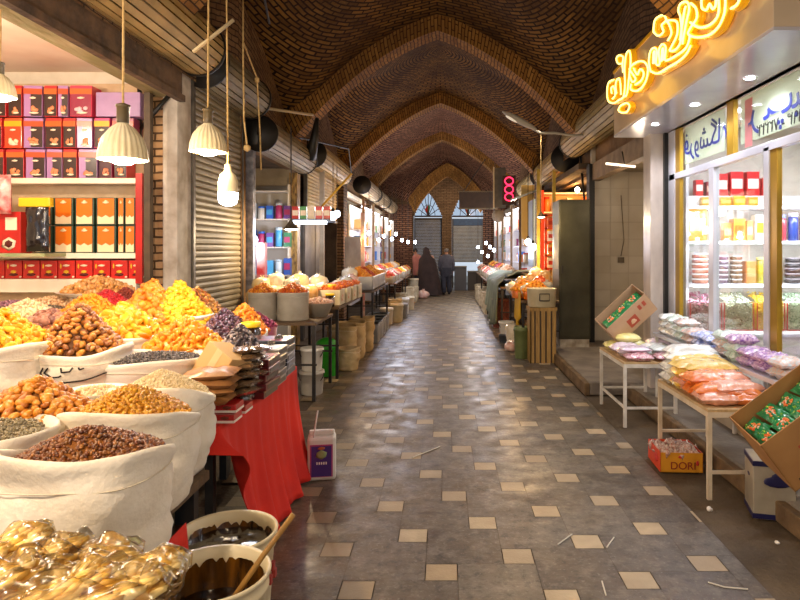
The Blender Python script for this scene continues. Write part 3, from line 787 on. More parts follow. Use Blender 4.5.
# cloth: top + right side drape + near end swag
def clo(u,v):
    # u along perimeter: path from back-left near corner, along near edge to right, then along right side to the far corner and around
    L1=.62; L2=1.56; L3=.25; Lt=L1+L2+L3; s=u*Lt
    if s<L1: x=-1.74+s; y=2.99; nx,ny=0,-1; c=.5
    elif s<L1+L2: x=-1.10; y=2.99+(s-L1); nx,ny=1,0
    else: x=-1.10-(s-L1-L2); y=4.55; nx,ny=0,1
    # drop length
    if s<L1: drop=.13+.02*math.sin(s*9)
    else: drop=.13+.645*sstep(0,1,(s-L1)/.42)**.8
    d=drop*v
    fl=.11*v*v*(1 if s>=L1*.9 else .3); 
    wav=.028*v**1.2*math.sin(s*22+.8*math.sin(s*5))+.012*v*math.sin(s*47)
    z=.80-d; 
    if s<L1: z=.80-d
    return (x+nx*(fl+wav)+.0, y+ny*(fl*.4+wav)+ (-.03*v if s>L1 else 0), max(.012,z))
m.grid(clo,150,18)
m.quad((-1.74,2.99,.801),(-1.10,2.99,.801),(-1.10,4.55,.801),(-1.74,4.55,.801))
o=m.obj('red_tablecloth',redc); tag(o,'bright red cloth draped over the long stall table to the floor','tablecloth')
sm_=o.modifiers.new('solid','SOLIDIFY'); sm_.thickness=.004
m=MB()
def clo2(u,v):
    s=u*1.3; wav=.02*v*math.sin(s*25)+.01*v*math.sin(s*53)
    return (-.955+.04*v+wav,1.62+s*.5,.655-(.63)*v)
m.grid(clo2,70,12); o=m.obj('red_side_cloth',redc); tag(o,'red cloth hanging from the stall edge below the big sacks, behind the syrup buckets','cloth')
sm_=o.modifiers.new('solid','SOLIDIFY'); sm_.thickness=.004
# --- front sacks : (cx, cy, zb, zt, r)
sack('sack','open cloth sack filled with brown raisins, largest in the foreground',X(89,1.93),1.93,.66,Z(452,1.93),.222,sq=.85,seed=1,tilt=1)
heap('brown_raisins','heap of small reddish brown raisins in the foreground sack',X(91,1.93),1.93,Z(458,1.93),.205,.19,.085,1500,.0072,['#5a2c18','#7d4426','#935934','#6b3822','#4a2112','#a06a40','#5f2e1a'],asp=(1,.8,.7),rough=.35,px=-.02)
sack('sack','cloth sack of grey-green seeds cut off by the left frame edge',X(-38,2.0),2.02,.66,Z(437,2.0),.225,sq=.85,seed=2)
heap('seeds','low heap of grey-green seeds in the sack at the left frame edge',X(-38,2.0),2.02,Z(441,2.0),.205,.2,.03,1200,.006,['#8a7d58','#6e6344','#a09268','#5c5238','#94875f'],asp=(1,.7,.7))
sack('sack','cloth sack holding large tan dried fruits, behind the seeds',X(24,2.35),2.38,.66,Z(418,2.35),.245,sq=.85,seed=3)
pieces('dried_fruit','tan-orange oval dried fruit lying loose in the sack behind the seeds','dried fruit','tan dried fruits in the sack behind the seeds',X(26,2.35),2.38,Z(420,2.35),.225,.215,.15,280,.0178,['#d98a24','#c4781e','#e09a34','#b5681e','#d98e2c'],(1.15,.85,.72),px=.03,core='#8f5a22',core_where='in the sack behind the seeds')
sack('sack','tall cloth sack heaped with golden raisins beside the brown raisins',X(131,2.42),2.42,.66,Z(414,2.42),.225,sq=.85,seed=4,tilt=1)
heap('golden_raisins','heap of golden amber raisins in the sack beside the brown raisins',X(131,2.42),2.42,Z(418,2.42),.208,.2,.115,1500,.0088,['#c88a20','#dba232','#b87818','#e6b34a','#a8690f','#d2952a'],asp=(1,.75,.7),rough=.3)
sack('sack','cloth sack of pale cream grain standing nearest the red tablecloth',X(162,2.78),2.78,.66,Z(392,2.78),.205,sq=.85,seed=5,tilt=1)
heap('cream_grain','smooth heap of pale cream grain in the sack nearest the red tablecloth',X(162,2.78),2.78,Z(396,2.78),.188,.18,.105,1700,.0062,['#ead9a8','#f0e2b8','#dcc890','#e6d3a0'],asp=(1,.6,.5),rough=.6)
# pale bowl
t=T('steel_bowl','shallow white bowl of pale kernels between the tan fruits and golden raisins','bowl',(X(97,2.85),2.85,Z(398,2.85)))
m=MB(); m.lathe([(.05,-.02),(.10,0),(.135,.035),(.14,.04),(.13,.036),(.095,.006),(.0,.004)],36); m.obj('bowl_body',mat('enamel_white','#f0eadd',rough=.3),t)
m=MB(); m.lathe([(.09,0),(.11,.1)],24,c=(0,0,-.12)); m.obj('stand_foot',mat('enamel_white','#f0eadd'),t)
heap('pale_kernels','thin layer of pale kernels in the shallow white bowl',X(97,2.85),2.85,Z(398,2.85)+.02,.105,.105,.02,220,.009,['#ecd3a0','#e0c088','#f2e0b8'],asp=(1,.6,.5))
# second row
mk=[[(-2.2,.29),(-2.2,.2),(-2.12,.165),(-1.6,.14),(-1.0,.155),(-.45,.2)],[(-1.62,.27),(-1.66,.23),(-1.62,.2)],[(-1.56,.27),(-1.6,.23),(-1.5,.195),(-1.38,.2),(-1.34,.21)],[(-1.36,.27),(-1.34,.235),(-1.2,.24),(-1.15,.27)],[(-1.05,.27),(-1.03,.25),(-.95,.26)]]
zt7=Z(350,3.25)
mk=[[(a,zt7-.8-.045-(.29-z)*.6) for a,z in L] for L in mk]
sack('sack','cloth sack with black printed lines holding brown glossy dates',X(77,3.3),3.3,.8,zt7,.235,sq=.85,seed=7,mark=mk)
pieces('dried_date','glossy brown dried date lying in the sack with black printed lines','date','brown dates in the printed sack',X(78,3.3),3.3,zt7-.005,.22,.215,.245,290,.0178,['#c8822a','#b06c1c','#965418','#d08c30','#7f481a','#c27e2c'],(1.2,.85,.8),core='#5f3610',coat=.45,rough=.28,px=.01,pw=1.1,core_where='in the black-printed sack')
sack('sack','cloth sack heaped with yellow dried mulberries at the left edge',X(-2,3.1),3.1,.8,Z(344,3.1),.235,sq=.85,seed=8)
heap('yellow_fruit','tall heap of bright orange-yellow dried fruit at the left frame edge',X(-2,3.1),3.1,Z(347,3.1),.22,.215,.17,420,.020,['#f0a018','#f5b52c','#e28c10','#f8c648','#ea9a1c'],asp=(1.2,.9,.6),rough=.35,tm=ICO2)
sack('sack','wide low cloth sack of black seeds in front of the orange apricots',X(157,3.35),3.35,.8,Z(357,3.35),.222,sq=.85,seed=9,m_=cloth2,rx=1.05)
heap('black_seeds','flat layer of black and white seeds in the wide low sack',X(157,3.35),3.35,Z(361,3.35),.21,.19,.035,1400,.0078,['#2a2220','#1c1615','#3f3632','#4d4440','#8c8074','#332a28'],asp=(1.3,.6,.4))
# middle rows
def psack(label,cx,cy,z,r,seed,zb=.8,**k): return sack('sack',label,cx,cy,zb,z,r,sq=.85,seed=seed,m_=cloth2,**k)
psack('cloth sack of yellow-orange dried peaches behind the black seeds',X(124,3.85),3.85,Z(336,3.85),.2,10,zb=.93)
heap('dried_peaches','heap of translucent yellow-orange dried peaches behind the brown dates',X(124,3.85),3.85,Z(338,3.85),.205,.18,.19,190,.03,['#f2a51c','#f7bb34','#e88e12','#fbd058','#f0b028'],asp=(1.2,1,.45),tm=ICO2,rough=.25,coat=.4)
psack('cloth sack of orange apricots heaped beside the tan carton',X(183,3.7),3.72,Z(348,3.7),.21,11,zb=.93)
heap('dried_apricots','heap of bright orange dried apricots left of the tan carton',X(185,3.72),3.72,Z(350,3.72),.215,.2,.17,330,.021,['#f09418','#f5a82c','#e0800f','#f8b840','#ea8c16'],asp=(1.2,1,.5),tm=ICO2,rough=.3,coat=.3)
psack('cloth sack of pinkish figs behind the brown dates',X(50,3.85),3.85,Z(330,3.85),.22,12,zb=.93)
heap('pinkish_figs','small heap of pinkish brown figs behind the brown dates',X(50,3.85),3.85,Z(330,3.85),.2,.2,.10,120,.028,['#b0785a','#8f5a48','#c08c70','#7a4a40','#a56c50'],asp=(1,.95,.8),tm=ICO2,rough=.35)
psack('cloth sack of orange fruit pieces behind the pinkish figs',X(88,4.3),4.32,Z(318,4.3),.22,13,zb=.93)
heap('orange_pieces','heap of fine orange dried fruit pieces behind the brown dates',X(90,4.32),4.32,Z(320,4.3),.22,.2,.17,520,.016,['#e88c14','#f09e28','#d87c10','#f4ac3c'],asp=(1.2,.8,.5),rough=.35)
psack('cloth sack of crimson barberries in the back rows',X(105,4.7),4.72,Z(310,4.7),.2,14,zb=1.02)
heap('barberries','heap of crimson red barberries in the back rows',X(107,4.72),4.72,Z(311,4.72),.21,.19,.15,900,.008,['#b01030','#c81838','#960c28','#d02848'],rough=.4)
heap('dark_red_spice','small heap of dark red-brown spice at the foot of the wooden post',X(126,5.0),5.0,Z(306,5.0),.14,.14,.14,500,.008,['#7a2420','#8f3228','#661a18'],rough=.6,base=.3)
psack('cloth sack of tan apricots rising to a peak before the brick pillar',X(148,4.4),4.42,Z(318,4.4),.2,15,zb=.93)
heap('tan_apricots','peaked heap of tan-orange whole apricots before the brick pillar',X(150,4.42),4.42,Z(322,4.4),.22,.26,.28,330,.024,['#e08c2c','#cf7820','#eda040','#c06c20','#e89838'],asp=(1.1,.9,.8),tm=ICO2,px=-.04,py=.12,pw=1.05,base=.1)
psack('cloth sack of yellow dried fruit in front of the shutter pillar',X(178,4.45),4.5,Z(316,4.45),.2,16,zb=.93)
heap('yellow_plums','peaked heap of yellow dried plums before the grey plaster pillar',X(180,4.5),4.5,Z(322,4.45),.21,.27,.27,330,.022,['#f2b01c','#f8c434','#e89c14','#f6bc2c','#fad054'],asp=(1.2,.9,.6),tm=ICO2,px=-.06,py=.12,pw=1.05,base=.1)
psack('cloth sack of mixed nuts beside the closed shutter',X(197,4.85),4.87,Z(314,4.85),.19,17,zb=1.02)
heap('mixed_nuts','peaked heap of mixed brown nuts beside the closed shutter',X(199,4.87),4.87,Z(317,4.85),.2,.22,.22,380,.017,['#b5602a','#8f4a1e','#d9a050','#a05828','#e0b470','#7a3c18'],asp=(1.2,.8,.7),px=-.05,py=.08,pw=1.1,base=.1)
psack('cloth sack of dark prunes spilling towards the yellow lidded jars',X(222,4.15),4.17,Z(338,4.15),.17,18,zb=.93)
heap('prunes','sloping heap of dark purple prunes behind the orange apricots',X(222,4.15),4.2,Z(342,4.15),.17,.3,.19,420,.016,['#3a2230','#4a2c38','#2a1820','#6b4650','#57303c','#8a6a70'],asp=(1.2,.9,.7),px=-.04,py=.1,base=.12,coat=.4,rough=.3)
psack('cloth sack of bright orange apricots next to the jars',X(246,4.5),4.5,Z(333,4.5),.15,19,zb=.93)
heap('orange_apricots','sloping heap of vivid orange apricots behind the yellow lidded jars',X(244,4.52),4.52,Z(336,4.5),.15,.27,.2,280,.018,['#f08c14','#e87c10','#f69e28','#d86c0c'],asp=(1.2,1,.6),px=-.05,py=.14,base=.12,tm=ICO2)
heap('dried_cherries','low heap of dark red dried cherries at the corner by the second table',X(254,4.92),4.92,Z(328,4.9),.17,.18,.13,420,.012,['#7a1c38','#92284a','#5c1228','#a83c58'],base=.2,px=-.04)
psack('white cloth sack folded open over black plums behind the tan carton',X(238,3.55),3.6,Z(352,3.6),.13,20,zb=.80)
heap('black_plums','small heap of black and white speckled plums behind the tan carton',X(240,3.62),3.62,Z(355,3.6),.12,.2,.16,330,.011,['#2a1c28','#1c1218','#4a3840','#c0b0a8','#352430'],base=.1,coat=.4)
# back counter heaps
def dish(label,cx,cy,z,r):
    m=MB(); m.lathe([(r*.75,0),(r,.035),(r*1.04,.038),(r*.98,.03),(r*.7,.006)],36,cap1=True); o=m.obj('tray',mat('enamel_white','#f0eadd'),loc=(cx,cy,z)); tag(o,label,'tray')
dish('round white tray of walnuts on the pale counter under the shelf',X(102,5.2),5.15,1.15+.12,.30)
m=MB(); m.lathe([(.2,0),(.2,.12)],24,cap1=True); o=m.obj('tin_riser',mat('enamel_white','#f0eadd'),loc=(X(102,5.2),5.15,1.15)); tag(o,'round riser under the walnut tray on the pale counter','riser')
heap('walnuts','heap of shelled tan walnuts in the round white tray under the shelf',X(102,5.2),5.15,1.15+.15,.27,.24,.12,420,.016,['#c88c44','#d9a260','#b5783a','#e0b478','#a86a30'],asp=(1.2,1,.7))
dish('wide white tray of pistachios on the pale counter, left part',X(58,5.1),5.02,1.151,.32)
heap('pistachios','heap of pale pistachios in the wide white tray under the shelf',X(58,5.1),5.02,1.17,.29,.24,.09,520,.013,['#dcb988','#e8cba0','#c9a070','#d4a878'],asp=(1.2,.8,.7))
heap('pale_almonds','low heap of cream almonds between the walnuts and the barberries',X(118,4.95),4.95,1.13,.16,.14,.09,260,.013,['#ecca8c','#f0d8a4','#dcb474'],base=.15,asp=(1.3,.8,.5))
heap('dark_berries','low heap of dark purple berries in front of the pistachio tray',X(14,4.9),4.9,1.19,.24,.18,.05,420,.010,['#8a5a68','#a87888','#6a4450'],base=.2)
heap('white_mulberries','heap of cream-white mulberries behind the pinkish figs',X(22,4.25),4.3,Z(322,4.3),.25,.2,.14,420,.015,['#f0d8a8','#e6c48c','#f6e4c0'],base=.25,asp=(1.3,.8,.7))
dish('long silver tray of dark seeds in the back rows on the left',X(30,4.7),4.65,1.17,.3)
heap('dark_seed_mix','thin layer of dark seeds in the silver tray on the left',X(30,4.7),4.65,1.195,.25,.22,.03,320,.011,['#5a4c3c','#3a3026','#8c7c60'])
# ============================================================ GOODS ON THE RED TABLE
card=mat('cardboard','#c99a62','#b88850',rough=.8,scale=4,bump=.1,bscale=30)
t=T('tan_carton','plain tan carton tilted up at the table end beside the black plums','carton',(X(213,3.28),3.3,Z(378,3.3)),.0)
m=MB(); m.tf=Matrix.Rotation(.55,4,'Y')@Matrix.Rotation(-.35,4,'Z'); m.box((-.09,-.09,0),(.09,.09,.17)); m.obj('carton_body',mat('tan_card','#dcb47a','#cfa468',rough=.7,scale=3),t,bevel=.004)
m=MB(); m.tf=Matrix.Rotation(.55,4,'Y')@Matrix.Rotation(-.35,4,'Z'); m.box((-.02,-.091,0),(.02,-.0895,.17)); m.obj('tape_strip',mat('tape','#e2c493',rough=.3),t)
foil=mat('brown_pouch','#b88450','#84562c',rough=.45,scale=9,coat=.2,bump=.3,bscale=22)
foil2=mat('dark_pouch','#4a3628','#8a6a48',rough=.25,scale=9,coat=.6)
def flat_packet(name,label,cat,loc,w,h,th,mt,grp=None,rot=(0,0,0),seed=0,lab=None,wr=.006):
    m=pillow(w,h,th,12,12,wr=wr,seed=seed); 
    if lab:
        t=T(name,label,cat,loc,0,grp); t.rotation_euler=rot
        m.obj('pouch',mt,t); q=pillow(w*.55,h*.6,th*.6,8,8,wr=wr*.5,seed=seed); q.obj('printed_label',lab,t,loc=(0,0,th*.48)); return t
    o=m.obj(name,mt,loc=loc,rot=rot); tag(o,label,cat,grp); return o
bp_=[(217,400),(218,393),(219,387),(220,381),(238,385),(241,378),(244,370)]
for i,(px,py) in enumerate([(206,397),(207,391),(208,385),(209,379)]):
    flat_packet('brown_pouch','flat brown pouch of sweets, %s up in the left pouch pile beside the grain sack'%ORD[i],'packet',(X(px+4,3.12),3.1,.885+i*.042),.26,.2,.05,foil,'brown pouches in the left pile',rot=(0,R.uniform(-.05,.05),R.uniform(-.3,.3)),seed=i)
for i in range(6):
    flat_packet('brown_pouch','glossy dark brown pouch, %s up in the right pouch pile on the red boxes'%ORD[i],'packet',(X(238,3.35)+i*.002,3.3+i*.03,.87+i*.04),.2,.32,.045,foil2,'dark pouches in the right pile',rot=(-.12,-.1+R.uniform(-.05,.05),R.uniform(-.3,.1)),seed=i+9)
for i,(px,Y,z) in enumerate([(220,3.10,.803),(232,3.28,.803),(222,3.13,.846)]):
    t=T('date_box','small red and white date box, %s'%['nearest on the red cloth corner','right of the nearest box under the dark pouches','topmost under the left pouches'][i],'box',(X(px,Y),Y,z),.0,'red and white boxes on the cloth')
    m=MB(); m.box((-.09,-.06,0),(.09,.06,.04)); m.obj('box_body',mat('date_red','#c41a1a','#ab1414',rough=.35,scale=5,coat=.3),t,bevel=.003)
    m=MB(); m.box((-.091,-.061,0),(.091,.061,.012)); m.obj('white_base',mat('paper_white','#f2ebe0'),t)
    m=MB(); m.mi=0; m.box((-.07,-.062,.018),(-.01,-.0595,.034)); m.mi=1; m.blob((.045,-.06,.024),(.025,.002,.010)); m.obj('printed_label',[mat('paper_white','#f2ebe0'),mat('brownpic','#6b2c18')],t)
# stacks of flat cartons : red, white, blue
def stack(name,label,n,cx,cy,z,w,d,h,mtf,grp,colr,rz=0):
    for i in range(n):
        t=T(name,label%ORD[i],'box',(cx+R.uniform(-.01,.01),cy+R.uniform(-.01,.01)+i*.004,z+i*(h+.002)),rz+R.uniform(-.05,.05),grp)
        m=MB(); m.box((-w/2,-d/2,0),(w/2,d/2,h)); m.obj('box_body',mat('stk'+colr,colr,rough=.3,coat=.5),t,bevel=.004)
        m=MB(); m.mi=0; m.box((-w*.4,-d*.4,h-.001),(w*.4,d*.35,h+.0015)); m.mi=1; m.box((w*.5-.001,-d*.4,h*.2),(w*.5+.0015,d*.4,h*.8)); m.obj('printed_label',[mtf,mat('dkprint','#2c2620',rough=.3,coat=.5)],t)
stack('sweet_box','flat box with a red top, %s from below in the stack beside the dark pouches',5,X(252,3.62),3.66,.803,.22,.26,.042,mat('toplab_red','#c44448','#b0343a',rough=.3,coat=.5,scale=9),'red-topped flat boxes','#6a1c20')
stack('sweet_box','flat box with a white top, %s from below in the stack behind the red-topped boxes',5,X(264,3.95),3.95,.803,.22,.24,.044,mat('toplab_white','#e6e6e2','#c8ccd0',rough=.3,coat=.5,scale=9),'white-topped flat boxes','#8a8680')
stack('sweet_box','blue-topped flat box, %s from below in the rearmost stack on the red cloth',5,X(274,4.28),4.28,.803,.24,.26,.046,mat('toplab_blue','#6f8fc4','#b9485a',rough=.3,coat=.5,scale=6),'blue-topped flat boxes','#3d4450')
# cellophane packs leaning at the table edge
cel=mat('cellophane_dark','#6b6358','#2a2420',rough=.12,scale=14,coat=.9)
for i,(Y,z) in enumerate([(3.42,.86),(3.58,.88),(3.75,.88),(3.93,.90),(4.1,.92),(4.3,.93)]):
    flat_packet('cellophane_pack','shiny dark cellophane pack leaning at the red table edge, %s from its near end'%ORD[i],'packet',(-1.16,Y,z+.03),.2,.17,.06,cel,'cellophane packs at the table edge',rot=(0,1.15,R.uniform(-.2,.2)),seed=i*2,wr=.012)
# jars with yellow lids
def jar(label,loc,r,h,grp):
    t=T('jar',label,'jar',loc,R.uniform(0,6),grp)
    m=MB(); m.lathe([(r*.9,0),(r,.01),(r,h*.8),(r*.85,h*.86),(r*.8,h*.9)],24,cap1=True); m.obj('glass_body',mat('jar_dark','#241612','#3a241a',rough=.1,coat=.8),t)
    m=MB(); m.lathe([(r*.98,h*.86),(r*1.0,h*.88),(r*1.0,h),(r*.93,h*1.01)],24,cap1=True); m.obj('yellow_lid',mat('lid_yellow','#f0c416',rough=.35),t)
    m=MB(); m.lathe([(r*1.01,h*.2),(r*1.015,h*.22),(r*1.015,h*.62),(r*1.01,h*.64)],24,cap0=False,smooth=True); m.obj('paper_label',mat('jar_label','#c8a898','#5a2c28',rough=.5,scale=18),t)
jar('dark jar with yellow lid, front one beside the orange apricots',(X(240,3.95),3.97,Z(364,3.95)-.02),.062,.19,'yellow lidded jars')
jar('dark jar with yellow lid, rear one standing higher beside the orange apricots',(X(251,4.25),4.25,Z(350,4.25)-.04),.065,.23,'yellow lidded jars')
m=MB(); m.box((-.12,-.22,0),(.12,.25,.125)); o=m.obj('wooden_riser',wood,loc=(X(246,4.1),4.1,.80),bevel=.005); tag(o,'low wooden riser under the yellow lidded jars','riser')
# ============================================================ SYRUP BUCKETS
pail=mat('pail_cream','#e8d9b4','#d8c498',rough=.4,scale=3,bump=.1,bscale=8)
def pail_obj(label,cx,cy,z0,zt,r,stick=False,lv=.13):
    h=zt-z0
    t=T('syrup_bucket',label,'bucket',(cx,cy,z0))
    m=MB(); m.lathe([(r*.82,0),(r*.84,.01),(r*.95,h-.06),(r*1.0,h-.055),(r*1.0,h-.045),(r*.965,h-.04),(r*.975,h-.012),(r*1.03,h-.01),(r*1.04,h),(r*1.02,h+.006),(r*.96,h),(r*.94,h-.05),(r*.9,h-.12),(r*.86,h-.2)],48); m.obj('bucket_wall',pail,t)
    m=MB()
    # syrup smear inside wall (irregular upper edge)
    def f(u,v):
        a=2*PI*u; top=h-.03-.02*abs(noise.noise((math.cos(a)*3,math.sin(a)*3,cy*3)))-.035*max(0,noise.noise((math.cos(a)*9,math.sin(a)*9,1)))
        z=(h-.2)+(top-(h-.2))*v; rr=r*(.85+(.93-.85)*((z-(h-.2))/.17))
        rr=min(rr,r*.935)
        return (rr*math.cos(a),rr*math.sin(a),z)
    m.grid(f,96,10); m.obj('syrup_smear',mat('syrup_smear','#140a05','#7a4c14',rough=.15,scale=11,coat=.6,stretch=(1.6,1.6,.3)),t)
    m=MB(); 
    def g(u,v):
        a=2*PI*u; rr=r*(.93 if lv<.1 else .885)*v; return (rr*math.cos(a),rr*math.sin(a),h-lv+.006*noise.noise((rr*math.cos(a)*18,rr*math.sin(a)*18,2)))
    m.grid(g,48,14); m.obj('syrup',mat('date_syrup','#0e0705','#1c0f08',rough=.08,coat=.8,scale=9,bump=.25,bscale=25),t)
    m=MB(); m.mi=0
    for k in range(5):
        a=-.5+k*.16; rr=r*.93
        m.box((rr*math.cos(a)*1-.004,rr*math.sin(a)-.012,.2+k%2*.04),(rr*math.cos(a)+.012,rr*math.sin(a)+.012,.23+k%2*.04))
    m.obj('red_print',mat('print_red','#a83a30'),t)
    return t
pail_obj('cream bucket of dark date syrup, rear one next to the red cloth',X(228,2.36),2.36,.20,Z(531,2.36),.178,lv=.055)
pail_obj('cream bucket of dark date syrup with a wooden stick, nearest the camera',X(211,1.97),1.97,.20,Z(573,1.97),.178)
m=MB(); m.box((-.26,-.5,0),(.2,.42,.2)); o=m.obj('wooden_crate',wood,loc=(-.8,2.15,0),bevel=.01); tag(o,'low wooden platform under the two syrup buckets','platform')
m=MB(); a=Vector((X(236,1.97),1.90,Z(590,1.95)-.02)); b=Vector((X(279,1.8),1.97,Z(524,1.9)))
m.tube([a,a.lerp(b,.5)+Vector((0,0,.004)),b],.009,8); o=m.obj('wooden_stick',mat('stick_wood','#b08440','#8f6428',rough=.6,scale=9)); tag(o,'wooden stirring stick standing in the nearest syrup bucket','stick')
# paper and cellophane sweets bags in the foreground
gold=mat('golden_sweets','#f2cc78',rough=.45,coat=0,island=['#f4cc68','#eebc50','#f8dc98','#e0a840','#f6d47c','#fae8bc'])
clear=glass_mat('cellophane','#fffdf6',.05,.22,.7)
tp=T('display_table','low table at the near left corner carrying the cellophane bags','table',(-1.15,1.28,0))
m=MB(); m.box((-.55,-.4,.84),(.42,.14,.87)); m.obj('tabletop',wood,tp)
for sx in (-.5,.36):
    for sy in (-.36,.1): m=MB(); m.box((sx-.02,sy-.02,0),(sx+.02,sy+.02,.84)); m.obj('leg',mat('dark_steel','#262220'),tp)
bags=[(12,588,1.30,-.75),(58,590,1.28,-.9),(102,596,1.28,-.95),(30,566,1.38,-.7),(78,570,1.38,-.9),(-10,552,1.42,-.6),(-26,590,1.26,-.8),(124,588,1.36,-1.1)]
for i,(px,py,Y,rz) in enumerate(bags):
    names=['third from the left frame edge','fourth from the left frame edge','broad one at the bottom edge of the picture','rear one against the raisin sack','rear one with a dark twisted neck','highest at the left frame edge','lowest at the left frame edge','rightmost beside the green paper']
    t=T('sweets_bag','cellophane bag of golden sweets, '+names[i],'bag',(X(px,Y),Y,max(.87,Z(py,Y)-.07)),rz,'cellophane bags in the foreground'); t.rotation_euler=(0,-.28,rz+1.3)
    m=MB(); L=.30; W=.125
    for q in range(150):
        u=R.uniform(-1,1); v=R.uniform(-1,1)
        hh=.034*(max(0,1-abs(u)**3)*max(0,1-abs(v)**3))**.5
        m.blob((u*L*.40,v*W*.42,.045+hh*R.choice((1,1,.7,-.5))),(.034,.010,.009),Matrix.Rotation(R.uniform(-.35,.35),3,'Z')@Matrix.Rotation(R.uniform(-.15,.15),3,'Y'))
    m.box((-L*.36,-W*.34,.02),(L*.36,W*.34,.06))
    m.obj('golden_filling',gold,t)
    m=pillow(L,W,.095,30,20,wr=.022,seed=i*5.3,pw=.42); m.obj('cellophane_wrap',clear,t,loc=(0,0,-.004))
m=pillow(.16,.12,.02,wr=.01); o=m.obj('green_paper',mat('green_print','#cfd8a0','#8fae6a',rough=.4,scale=6),loc=(X(150,1.5),1.42,.88),rot=(.2,-.1,.5)); tag(o,'crumpled pale green printed paper beside the nearest syrup bucket','paper')
# white jerrican at the cloth foot
t=T('jerrican','white plastic jerrican with purple label standing at the foot of the red cloth','jerrican',(X(320,4.45),4.52,0),.15)
m=MB(); m.box((-.1,-.08,0),(.1,.08,.31)); m.obj('can_body',mat('white_plastic','#e8e2d6','#d4ccbc',rough=.4,scale=4),t,bevel=.02)
m=MB(); m.box((-.08,-.083,.03),(.08,-.079,.26)); m.obj('pink_border',mat('lab_pink','#b8487a'),t); m=MB(); m.mi=0; m.box((-.07,-.086,.035),(.07,-.0825,.25)); m.mi=1; m.blob((0,-.087,.19),(.045,.002,.035)); m.mi=2; m.blob((0,-.088,.235),(.03,.002,.012)); 
for k in range(5): m.mi=3; m.box((-.035+k*.016,-.0875,.12),(-.026+k*.016,-.086,.138))
m.obj('purple_label',[mat('lab_purple','#4a2a7a'),mat('lab_green','#9aa86a'),mat('lab_orange','#c8703a'),mat('paper_white','#f2ebe0')],t)
m=MB(); m.box((-.09,-.02,.31),(.09,.02,.345)); m.obj('handle',mat('white_plastic','#e8e2d6'),t,bevel=.008)
m=MB(); m.tube([(.02,0,0),(.05,.01,.2)],.006,6); o=m.obj('white_stick',mat('paper_white','#f2ebe0'),loc=(X(309,4.4),4.45,.30)); tag(o,'thin white stick rising from the jerrican top','stick')
# ============================================================ HANGING LAMPS LEFT
def cord(m,pts,r=.006): m.tube(pts,r,6)
cordm=mat('cord_cream','#d8b87a','#b8935a',rough=.8,scale=30)
shade=mat('shade_cream','#f0e2c0','#e2cfa4',rough=.4,emit='#ffdca0',estr=.0)
bulbw=mat('bulb_white','#ffffff',emit='#fff3e0',estr=14)
bulbc=mat('bulb_cool','#ffffff',emit='#dfeaff',estr=16)
def cone_lamp(label,px,py,Y,w,power,top=4.3,grp=None,bulb=bulbw,col='#ffd9a0'):
    x=X(px,Y); z=Z(py,Y)   # py = bottom of shade
    t=T('pendant_lamp',label,'lamp',(x,Y,z),0,grp); r=w/2; h=w*.95
    m=MB()
    def fn(xx,yy,zz,a,j): k=1+.03*math.cos(a*24); return xx*k,yy*k,zz
    m.lathe([(r,0),(r*.98,.02),(r*.94,h*.25),(r*.8,h*.5),(r*.5,h*.72),(r*.25,h*.82),(r*.22,h*.86),(r*.2,h*.84),(r*.45,h*.7),(r*.76,h*.48),(r*.9,h*.24),(r*.95,.02)],96,fn=fn,cap0=False); m.obj('fluted_shade',shade,t)
    m=MB(); m.lathe([(r*.24,h*.84),(r*.26,h*.86),(r*.26,h*1.2),(r*.3,h*1.21),(r*.3,h*1.26),(r*.1,h*1.3)],20,cap1=True); m.obj('bulb_holder',mat('holder_brown','#4f4430','#6b5c40',rough=.4),t)
    m=MB(); m.lathe([(.015,h*.62),(.03,h*.5),(.05,h*.18),(.062,.02),(.06,-.01),(.04,-.022),(.0,-.026)],24,cap0=False); m.obj('bulb',bulb,t)
    m=MB(); cord(m,[(0,0,h*1.28),(.003,0,(top-z)*.5),(-.005*1,0,top-z)],.006); m.obj('cord',cordm,t)
    lamp((x,Y,z-.06),power,col,.05); return t
cone_lamp('large fluted cream pendant lamp hanging before the tea boxes',123,160,3.25,.24,30,4.1,col='#ffe2b8')
cone_lamp('fluted cream pendant lamp hanging before the closed shutter',208,152,4.1,.235,13,4.3,col='#ffe2b8')
cone_lamp('pendant lamp cut off by the left frame edge before the top tea boxes',0,97,3.7,.17,22,3.34,col='#ffe2b8')
# bulb lamp
t=T('bulb_lamp','bare white bulb lamp hanging lowest before the closed shutter','lamp',(X(228,4.2),4.2,Z(206,4.2)))
m=MB(); m.lathe([(.0,0),(.03,.004),(.055,.02),(.065,.05),(.065,.09)],28,cap0=False); m.obj('glowing_bulb',bulbc,t)
m=MB(); m.lathe([(.065,.09),(.066,.16),(.05,.21),(.025,.235),(.02,.28),(.0,.285)],28,cap0=False); m.obj('white_base',mat('shade_cream','#f0e2c0'),t)
m=MB(); cord(m,[(0,0,.27),(-.005,0,1.0),(-.02,0,2.35)]); m.obj('cord',cordm,t)
lamp((X(228,4.2),4.2,Z(206,4.2)-.09),20,'#e8eeff',.05)
